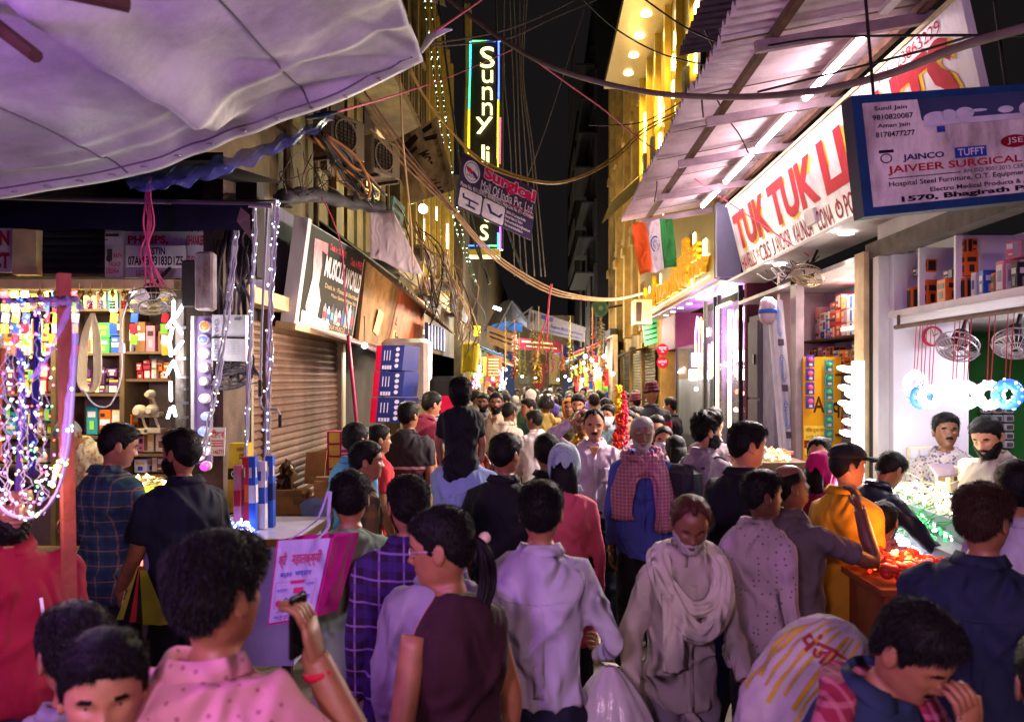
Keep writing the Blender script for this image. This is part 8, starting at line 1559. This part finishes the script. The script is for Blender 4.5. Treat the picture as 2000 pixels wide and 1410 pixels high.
for sh_, el_, _w in p[3]:
    for q in (.56, .64): mb = MB(); mb.lathe([(.064, -.007), (.0665, 0), (.064, .007)], 18, sh_.lerp(el_, q), el_ - sh_); kid_of(p[0], mb, 'sleeve_band', C('band_white', '#b8b4bc'))
p = person('man in a white shirt seen from behind in the middle', 1056, 940, 2.92, face=-3, hy=-8, shirt=C('shirt_white', '#a79fb0', wr=.5), hem=.92, pants=NAVYT, det=3, strands=7500, hs=1.0, w=1.02, arms=('fwd', ((.27, -.06, 1.13), (.22, .15, 1.02), (0, 1, .1), (-1, 0, 0))), wr=1.2)
shirt_back(p, MATS['shirt_white'])
p = person('woman in a dusty red jacket with a speckled head scarf', 1102, 868, 4.45, face=-4, shirt=C('jacket_rose', '#b84a5c'), hair='long', female=True, det=3, hem=.62, collar=False)
head_cover(p, C('scarf_mint', '#8fa3a8', pat='dots', col2='#7a3a48', pscale=55))
p = person('dark haired man in black beside the head scarf', 1068, 848, 5.1, face=-5, shirt=C('tee_black', '#0f0f14'), sleeve='short', det=2, strands=800, hs=1.2)
p = person('balding man in a pink white shirt raising a hand to his ear', 1160, 797, 6.3, face=178, hp=8, arms=('down', ((.33, .04, 1.50), (.165, .06, 1.60), (-.5, .0, .8), (-1, 0, 0))), shirt=C('shirt_pinkwhite', '#c2a8b8', wr=.5), hem=.93, belt=M('belt_brown', '#2a1c16', rough=.4), pants=NAVYT, hair='recede', mous=.005, det=3, strands=900, sk='c', w=1.06, belly=.04)
shirt_front(p, MATS['shirt_pinkwhite'], SK['c'], .94, True)
mb = MB(); mb.bevbox(P(1192, 1072, 6.2), (.14, .08, .30), .02); mb.mi = 1; mb.tube(catmull([P(1184, 1045, 6.2), P(1190, 1015, 6.2), P(1198, 1045, 6.2)], 5), .008, 6); tag(mb.build('shoulder_bag', [M('leather_black', '#1f1a1a', rough=.5, var=.2), STEEL]), 'black leather bag beside the balding man', 'bag')
p = person('grey haired man in a blue shirt with a checked scarf', 1254, 812, 5.5, face=178, hp=4, shirt=C('shirt_blue', '#3a4590', wr=.5), det=3, hc=HG, bc=HG, beard=.0013, mous=.003, strands=2500, sk='b', hs=.55, pants=BLKT, w=1.02)
shirt_front(p, MATS['shirt_blue'], SK['b'], .82, True)
neck_scarf(p, C('scarf_maroon', '#8a4a5c', pat='check', col2='#a8869a', pscale=44), ends=((-.13, .98), (.135, 1.06)), thick=.045, fat=1.1)
p = person('woman in a white mask and floral kurta', 1296, 832, 6.5, face=172, shirt=C('kurta_floral', '#b8a8a0', pat='floral', col2='#a04a50', pscale=40), hair='long', female=True, mask=C('mask_white', '#c8c8d0'), det=3, hem=.62, sk='c')
p = person('curly bearded man with a black backpack looking right', 1378, 808, 5.6, face=-55, hy=-22, shirt=C('shirt_speckled', '#8a7a80', pat='dots', col2='#3a3038', pscale=70), hair='curly', beard=.010, det=3, strands=6000, hs=1.0, sk='c', arms=('strap', 'strap'))
box_on(p, (0, -.23, 1.18), (.30, .17, .42), 'backpack', C('bag_charcoal', '#2a2730'), .05)
for sx in (-1, 1): strap(p, [(sx * .10, -.14, 1.36), (sx * .115, -.02, 1.435), (sx * .12, .10, 1.36), (sx * .13, .13, 1.2), (sx * .16, .02, 1.05), (sx * .13, -.14, 1.0)], .022, 'backpack_strap', C('bag_charcoal', '#2a2730'))
p = person('tall man in a black shirt and jeans in profile', 1452, 823, 4.25, face=-48, hy=-30, hp=4, shirt=C('shirt_black', '#131117'), pants=JEANS, det=3, strands=5000, mous=.005, sk='c', w=1.05, walk=.6)
p = person('older man in a beige kurta and cream scarf looking down', 1330, 950, 3.25, face=-170, lean=9, hp=14, hy=-10, shirt=C('kurta_beige', '#a0928a', wr=.5), w=.94, hem=.80, pants=C('pyjama_grey', '#7a6e74'), hc=HN, hair='recede', bc=hairmat('hair_silver', '#9a9590'), beard=.0042, mous=.005, det=3, strands=1500, sk='b', arms=('fwd', ((.23, .0, 1.10), (.25, .10, .86), (0, .1, -1), (-1, 0, 0))), wr=1.0, hs=1.2)
SCF = C('scarf_cream', '#b8aca0', wr=.5)
strap(p, [(0, -.115, 1.43), (-.09, -.06, 1.445), (-.135, .03, 1.40), (-.12, .13, 1.30), (-.05, .185, 1.20), (.02, .19, 1.185), (.09, .165, 1.26), (.135, .08, 1.37), (.11, -.04, 1.445), (0, -.115, 1.43)], .046, 'scarf', SCF, flat=.7, rib=.13)
strap(p, [(.10, .14, 1.33), (.11, .175, 1.22), (.10, .18, 1.10), (.085, .17, 1.0)], .045, 'scarf_end', SCF, flat=.45, rib=.14)
strap(p, [(-.10, -.05, 1.44), (-.12, .07, 1.385), (-.06, .15, 1.29), (.04, .165, 1.28), (.11, .10, 1.36), (.09, -.05, 1.44)], .032, 'scarf_fold', SCF, flat=.8, rib=.13)
shirt_front(p, MATS['kurta_beige'], None, .75, False)
pb = P(1190, 1300, 2.98); mb = MB(); rb_ = random.Random(6)
def sackf(u, v):
    a = 6.2832 * u; r = (.02 + .155 * math.sin(min(1, v * 1.15) * 1.75) ** .8) * (1 + .10 * math.sin(5 * a + 3 * v) + .06 * math.sin(9 * a))
    return pb + Vector((r * math.cos(a), r * .8 * math.sin(a), -.46 * v))
mb.grid(sackf, 36, 16); o = tag(mb.build('carrier_bag', M('plastic_film', '#b0a4ac', rough=.22, var=.15, bump=.7, bscale=9), smooth=True), 'white plastic carrier bag hanging from the older man hand', 'bag')
p = person('man in a dotted pale shirt looking right beside the beige kurta', 1484, 918, 3.6, face=-58, hy=-20, shirt=C('shirt_dotted', '#9a8490', pat='dots', col2='#50404c', pscale=36), hem=.80, pants=BLKT, det=3, strands=6000, sk='d', hs=1.0)
p = person('balding moustached man in a grey shirt raising his arm', 1548, 905, 3.85, face=-62, hy=-18, hp=-14, hair='bald', mous=.010, shirt=C('shirt_slate', '#54484e'), sleeve='short', det=3, strands=900, sk='b', w=1.08, belly=.05, arms=('down', ((.26, .27, 1.24), (.16, .30, 1.47), (-.3, -.1, 1), (-.5, -.8, 0))), pants=BLKT)
p = person('man in a yellow polo and black cap smiling at the stall', 1650, 866, 4.25, face=-52, hy=-32, shirt=C('polo_yellow', '#b8841c'), sleeve='short', det=3, sk='c', hair='short', hs=.7)
mb = MB(); capm = C('cap_black', '#17161a')
G, th = head_grid(40, 48); N = grid_normals(G); tk = .014 * sstep((G[..., 2] - .045) / .01) * np.ones_like(G[..., 0]); patch(G, N, tk, mb, .003)
ob = len(mb.v); mb.add([(.07 * math.sin(a) * (1 + .12 * q), .09 * math.cos(a) + (.085 if q else 0) * math.cos(a) ** .5 * 1.0, .052 - .02 * q - .012 * abs(math.sin(a))) for q in (0, .5, 1) for a in np.linspace(-1.1, 1.1, 11)], [(i + 11 * k, i + 1 + 11 * k, i + 12 + 11 * k, i + 11 + 11 * k) for k in range(2) for i in range(10)])
mb.v = [tuple(p[1](q)) for q in mb.v]; kid_of(p[0], mb, 'cap', capm, solid=.004)
p = person('pale faced man leaning behind the capped man', 1603, 850, 5.3, face=150, hp=15, shirt=C('shirt_lilac', '#8a7a9a'), det=2, strands=400, hair='recede', sk='c')
p = person('woman under a magenta head cloth at the stall', 1602, 884, 5.0, face=-60, shirt=C('kurta_magenta', '#8f1450'), hair='long', female=True, det=2, collar=False); head_cover(p, C('cloth_magenta', '#b01468'))
p = person('man in a dark satin jacket bending over the lights', 1683, 866, 4.75, face=-66, lean=18, hp=18, shirt=M('jacket_satin', '#1c1e30', rough=.35, var=.3, bump=.3, bscale=12), arms=('reach', 'reach'), det=2, strands=500)
p = person('small boy in a checked shirt before the orange lights', 1724, 984, 4.32, face=-20, hy=-15, shirt=C('shirt_redcheck', '#8a4a5c', pat='check', col2='#2a2030', pscale=22), det=2, strands=900, head=1.06)
p = person('big man in a navy shirt seen from behind at right', 1915, 946, 2.65, face=-32, hy=-26, shirt=C('shirt_ink', '#1a2036', wr=.5), det=3, strands=7500, hs=1.2, hair='short', hc=HR, w=1.25, arms=('down', ((.33, .10, 1.30), (.36, .33, 1.32), (.1, 1, 0), (0, 0, -1))), pants=BLKT)
shirt_back(p, MATS['shirt_ink'], 1.2)
p = person('man in a white shirt cut by the right frame edge', 1988, 900, 3.3, face=-14, shirt=C('shirt_white2', '#a8a0b0'), det=3, strands=1500, w=1.05)
p = person('man in a dark blue shirt covering his mouth at bottom right', 1668, 1118, 1.9, face=-150, lean=10, hp=24, hy=6, shirt=C('shirt_midnight', '#1e2a44', wr=.5), det=3, strands=10000, hs=1.15, sk='a', arms=(((.20, .20, 1.17), (.05, .20, 1.41), (-.25, -.05, .95), (0, -1, .2)), 'down'), mous=.006)
strap(p, [(-.05, .14, 1.02), (-.06, .16, 1.25), (-.09, .06, 1.43), (.02, -.10, 1.45), (.14, -.02, 1.43), (.22, .02, 1.30), (.26, .02, 1.12)], .045, 'maroon_towel', C('towel_maroon', '#7a1e34', pat='check', col2='#b06a78', pscale=26), flat=.4)
# printed sack slung on his back
sc_ = P(1555, 1345, 2.1); mb = MB()
def sck(u, v):
    a = 6.2832 * u; z = (v - .5) * 2; r = (1 - abs(z) ** 3.2) ** .5
    q = Vector((.118 * r * math.cos(a), .10 * r * math.sin(a), .22 * z))
    n1 = math.sin(7 * a + 4 * z + 1) * math.sin(5 * z + 2 * a) + .6 * math.sin(13 * a - 9 * z) + .5 * math.sin(17 * z + 5 * a)
    q *= 1 + .045 * n1 * (1 - abs(z) ** 6); q.x += .03 * z * z
    return sc_ + Matrix.Rotation(R(34), 3, 'Y') @ q
mb.grid(sck, 40, 26); o = tag(mb.build('printed_sack', M('sack_white', '#958a88', rough=.7, var=.12, bump=.5, bscale=30), smooth=True), 'white sack with yellow and red print on the bending man back', 'sack')
def on_sack(mb, t, u0, u1, v0, v1, e=.004, bold=.02):
    v, f = text_polys(t, bold); x0 = min(q[0] for q in v); x1 = max(q[0] for q in v); y0 = min(q[1] for q in v); y1 = max(q[1] for q in v)
    pts = [sck(u0 + (a - x0) / (x1 - x0) * (u1 - u0), v0 + (b - y0) / (y1 - y0) * (v1 - v0)) for a, b in v]
    mb.add([q + (q - sc_).normalized() * e for q in pts], f)
mb = MB(); ry = random.Random(2)
for k in range(11):
    a0 = .52 + .036 * k + ry.uniform(-.006, .006); w_ = ry.uniform(.006, .018); l0 = ry.uniform(.35, .5); mb.grid(lambda u, v: (lambda q: q + (q - sc_).normalized() * .003)(sck(a0 + w_ * u, l0 + (.93 - l0) * v)), 2, 18)
mb.build('yellow_print', M('ink_sackyellow', '#9a7c1c', rough=.7, bump=0, var=.3), o)
mb = MB(); on_sack(mb, 'पंजाब', .60, .78, .72, .84, .006, .03); mb.build('red_print', M('ink_sackred', '#7a1e28', rough=.7, bump=0, var=.3), o)
mb = MB(); [mb.grid(lambda u, v: (lambda q: q + (q - sc_).normalized() * .005)(sck(a_ + .07 * u, b_ + .02 * v)), 6, 1) for a_ in (.80, .88) for b_ in (.52, .56, .62, .70)]; mb.build('blue_print', M('ink_sackblue', '#2f3050', rough=.7, bump=0, var=.3), o)
p = person('person in white at the bottom right corner', 2065, 1240, 1.6, face=-20, shirt=C('shirt_white2', '#a8a0b0'), det=2, strands=600)
# pink and white carrier bag
q = [P(541, 1055, 3.12), P(652, 1050, 3.0), P(618, 1205, 3.0), P(522, 1222, 3.12)]; B = Board(q); tg = thing('carrier_bag', 'pink and white printed cloth bag hanging from the sage tee shoulder', 'bag', (q[0] + q[2]) / 2 - Vector((0, 0, .2)))
mb = MB(); dv = Vector((.07, .11, 0)); qq = [Vector(x) for x in q]; bk = [x + dv * (1 if i < 2 else .8) for i, x in enumerate(qq)]
mb.grid(lambda u, v: B.pt(u, v, 0), 8, 8); mb.add(qq + bk, [(4, 7, 6, 5), (1, 5, 6, 2), (2, 6, 7, 3), (3, 7, 4, 0)]); o = mb.build('bag_body', C('bag_pink', '#a81470'), tg); mb = MB(); mb.grid(lambda u, v: B.pt(.05 + .91 * u, .97 * v, .006), 8, 8); mb.build('white_panel', C('bag_white', '#a89cc0'), tg)
mb = MB(); B.text(mb, 'श्री', .12, .14, .26, .34, .012, .015); B.text(mb, 'महालक्ष्मी', .36, .13, .88, .34, .012, .015); B.rect(mb, .40, .49, .66, .53, .012); B.rect(mb, .48, .58, .66, .65, .012); B.rect(mb, .46, .70, .64, .76, .012); B.disc(mb, .22, .75, .06, .04, .012); B.text(mb, '4, महालक्ष्मी मार्केट', .2, .82, .82, .88, .012); B.text(mb, 'दिल्ली', .2, .93, .9, .96, .012); [B.rect(mb, *r_, .011) for r_ in ((.12, .50, .88, .503), (.12, .50, .125, .80), (.875, .50, .88, .80), (.12, .80, .88, .803))]; mb.build('red_print', ink('bagred', '#b02a60'), tg)
mb = MB(); B.text(mb, 'बर्तन', .18, .39, .40, .46, .012, .01); B.text(mb, 'भण्डार', .46, .38, .76, .46, .012, .01); B.disc(mb, .36, .74, .06, .05, .012); B.text(mb, 'सर्वोत्तम', .16, .57, .36, .63, .012); B.text(mb, 'उत्पाद', .70, .53, .85, .58, .012); B.text(mb, 'बाजार', .68, .68, .82, .73, .012); B.text(mb, 'फोन 2386', .15, .89, .85, .93, .012); mb.build('blue_print', ink('bagblue', '#3a4aa8'), tg)
mb = MB(); mb.tube(catmull([B.pt(.25, .0, .01), P(600, 1030, 3.1), P(622, 1010, 3.2), P(640, 960, 3.25)], 5), .007, 6, flat=.4); mb.tube(catmull([B.pt(.75, .0, .01), P(640, 1030, 3.1), P(642, 1000, 3.2), P(645, 960, 3.25)], 5), .007, 6, flat=.4); mb.build('handle', C('bag_white', '#a89cc0'), tg)
# --- vendors of the lamp shop
p = person('seated vendor in a floral shirt looking up from the stall', 1846, 808, 5.62, face=150, hy=18, hp=-4, legs='sit', shirt=C('shirt_paisley', '#a89a98', pat='floral', col2='#4a3a68', pscale=42), pants=C('trousers_stone', '#a09a94'), det=3, strands=1500, mous=.006, sk='b', arms=('hold', 'hold'), hs=1.2)
p = person('bearded vendor in a taupe shirt leaning on the stall', 1962, 806, 4.95, face=105, hy=22, hp=10, lean=10, legs='sit', shirt=C('shirt_taupe', '#8a7a74'), beard=.009, mous=.006, det=3, strands=1500, sk='c', arms=('chest', 'chest'), hs=1.1)
# --- middle of the street
ME = [
 ('slim man in a cream shirt facing us by the child', 968, 766, 9.8, dict(face=160, hy=20, shirt=C('shirt_cream', '#b09a80'), sk='b', beard=.004, mous=.005, pants=C('trousers_olive', '#5a4f38'))),
 ('young man in a pale tee looking down beside the cream shirt', 991, 784, 9.4, dict(face=-30, hp=15, shirt=C('tee_pale', '#b0a08a'), sleeve='short', sk='b', pants=BEIGET)),
 ('man in a white shirt bending away in mid street', 1052, 800, 8.8, dict(face=25, lean=8, hy=30, shirt=C('shirt_offwhite', '#b0a4a4'), hem=.80, sk='b', arms=('fwd', 'fwd'), w=1.1)),
 ('moustached man in teal turned left behind the white shirt', 1033, 778, 10.2, dict(face=95, hy=15, shirt=C('shirt_teal', '#20484a'), mous=.006, sk='c')),
 ('rider in a mustard shirt and dark helmet', 1066, 772, 10.8, dict(face=15, shirt=C('shirt_mustard', '#b09448'), w=1.1, hair='none')),
 ('man with a moustache behind the cream shirt facing left', 985, 768, 11.6, dict(face=110, shirt=C('shirt_gridwhite', '#a89a88', pat='check', col2='#6a5a50', pscale=24), mous=.005)),
 ('smiling man in a grey tee behind the child', 944, 768, 11.2, dict(face=170, shirt=C('tee_grey', '#6d6a6a'), sk='b', beard=.004)),
 ('woman in an orange head cloth in mid street', 1112, 778, 10.6, dict(face=175, female=True, hair='long', shirt=C('kurta_orange', '#a85a28'), collar=False)),
 ('wavy haired man in an olive shirt looking down', 1130, 768, 10.0, dict(face=170, hp=12, shirt=C('shirt_olive', '#3a3420', pat='check', col2='#5a5030', pscale=20), sk='c', beard=.004, hs=1.3)),
 ('man in a white shirt walking away behind the olive shirt', 1160, 768, 12.2, dict(face=5, shirt=C('shirt_offwhite', '#b0a4a4'))),
 ('man in a saffron shirt behind the balding man', 1138, 800, 7.6, dict(face=160, shirt=C('shirt_saffron', '#b8861c'), sk='b')),
 ('masked man in a pale blue shirt by the garland stand', 1188, 790, 8.8, dict(face=150, mask=C('mask_white', '#c8c8d0'), shirt=C('shirt_paleblue', '#7a94a0'), sk='c')),
 ('moustached man in a pale shirt behind the grey haired man', 1238, 794, 8.6, dict(face=170, mous=.006, shirt=C('shirt_cream', '#b09a80'), sk='c')),
 ('man in a maroon turban and red polo by the shutters', 1272, 752, 11.0, dict(face=-5, shirt=C('polo_redblack', '#a01a34', pat='hstripes', col2=[(.28, .50, '#2a2c34')]), sleeve='short', hair='none', w=1.12)),
 ('dark figure standing at the olive shutters', 1310, 776, 11.5, dict(face=60, shirt=C('tee_black', '#0f0f14'), sleeve='short')),
 ('another dark figure beyond the turbaned man', 1241, 772, 13.5, dict(face=40, shirt=C('tee_black', '#0f0f14'), sleeve='short')),
 ('man in a striped maroon polo with red sleeves at the left stall', 796, 785, 7.2, dict(face=-8, hy=-20, shirt=C('polo_striped', '#5c1626', pat='hstripes', col2=[(.16, .182, '#b0a0a0'), (.06, .13, '#2a2226'), (.19, .50, '#2c262a')]), sleeve='short', w=1.12, hs=1.2)),
 ('young man in a maroon and blue tee leaning over the left stall', 822, 764, 8.4, dict(face=-50, lean=10, shirt=C('tee_maroonblue', '#6a1630'), sleeve='short', sk='c', hs=1.2)),
 ('person bending with a cream cloth on the back', 800, 892, 6.0, dict(face=-40, lean=35, shirt=C('cloth_saffron', '#b08a5a'), hair='short')),
 ('person in a light grey top behind the garland pole', 1226, 800, 7.9, dict(face=165, shirt=C('shirt_pearl', '#a8a0a4'), hair='long', female=True, sk='c')),
 ('person with a dark fringe behind the masked woman', 1282, 812, 7.4, dict(face=175, shirt=C('tee_black', '#0f0f14'), sleeve='short', hs=1.3)),
 ('balding head just behind the curly man', 1392, 796, 6.6, dict(face=-40, hair='short', shirt=C('shirt_speckled', '#8a7a80'))),
 ('woman in dark behind the masked woman shoulder', 1320, 850, 6.2, dict(face=10, hair='long', female=True, shirt=C('tee_black', '#0f0f14'))),
]
for lab, px, top, Y, kw in ME:
    kw.setdefault('det', 2); kw.setdefault('strands', 250); p = person(lab, px, top, Y, **kw)
    if lab.startswith(('slim man', 'man in a saffron', 'moustached man in a pale')): shirt_front(p, kw['shirt'], SK[kw['sk']], .85, False)
    if 'helmet' in lab:
        mb = MB(); G, th = head_grid(24, 28); N = grid_normals(G); tk = .04 * sstep((G[..., 2] + .06) / .03) * ~((np.abs((np.degrees(th) + 180) % 360 - 180 - 90) < 55)[None, :] & (G[..., 2] < .05)); patch(G, N, tk, mb, .01); mb.v = [tuple(p[1](q)) for q in mb.v]; kid_of(p[0], mb, 'helmet', M('helmet_dark', '#2a2620', rough=.15, var=.3))
    if 'turban' in lab:
        mb = MB()
        for k in range(6): mb.tube([p[1](((.088 - .007 * k) * math.cos(a), -.012 + (.105 - .008 * k) * math.sin(a), .05 + .02 * k + .012 * math.sin(a * (1 if k % 2 else -1) + 1))) for a in np.linspace(0, 6.2832, 20)], .021, 8)
        mb.ball(p[1]((0, -.01, .10)), .075, 10, 6); kid_of(p[0], mb, 'turban', C('turban_maroon', '#4a1426'))
    if 'orange head' in lab: head_cover(p, C('cloth_orange2', '#b0622a'))
# --- far crowd, filling the street
fr = random.Random(42)
FC = [('dark', '#1a181c'), ('white', '#a89c98'), ('blue', '#2a3a6a'), ('tan', '#9a8050'), ('red', '#8a2030'), ('violet', '#4a3a8a'), ('grey', '#5a565a'), ('green', '#2f4a38'), ('black', '#121114'), ('yellow', '#a8862a')]
rows = []
for Y in (12.6, 13.6, 14.6, 15.8, 17.0, 18.5, 20.5, 23, 26, 30):
    n = 8 if Y < 19 else 7
    for i in range(n):
        x = -1.75 + 3.6 * (i + fr.uniform(.15, .85)) / n
        if Y < 13 and 1.2 < x: continue
        rows.append((x, Y + fr.uniform(-.35, .35), i, (12.6, 13.6, 14.6, 15.8, 17.0, 18.5, 20.5, 23, 26, 30).index(Y)))
for x, Y, i, r_ in rows:
    cn, cc = fr.choice(FC); fc_ = fr.choice((0, 10, -15, 180, 170, 90, -90, 30)); hr_ = fr.choice(('short', 'short', 'short', 'long'))
    p = person(f'{cn} clad {hr_} haired person, {ORD[i]} from the left in the {ORD[r_]} far row', VX + x * FPX / Y, 0, Y, X=x, h=fr.uniform(1.48, 1.83), hc=fr.choice((HB, HB, HB, HB, HR, HG, C('far_' + fr.choice(FC)[0], '#555555'))), face=fc_, shirt=C('far_' + cn, cc), sleeve=fr.choice(('long', 'short')), sk=fr.choice('abcd'), hair=hr_, det=1, walk=fr.uniform(-1, 1), group='far crowd in the street', hs=1.4)
bake_cloth()
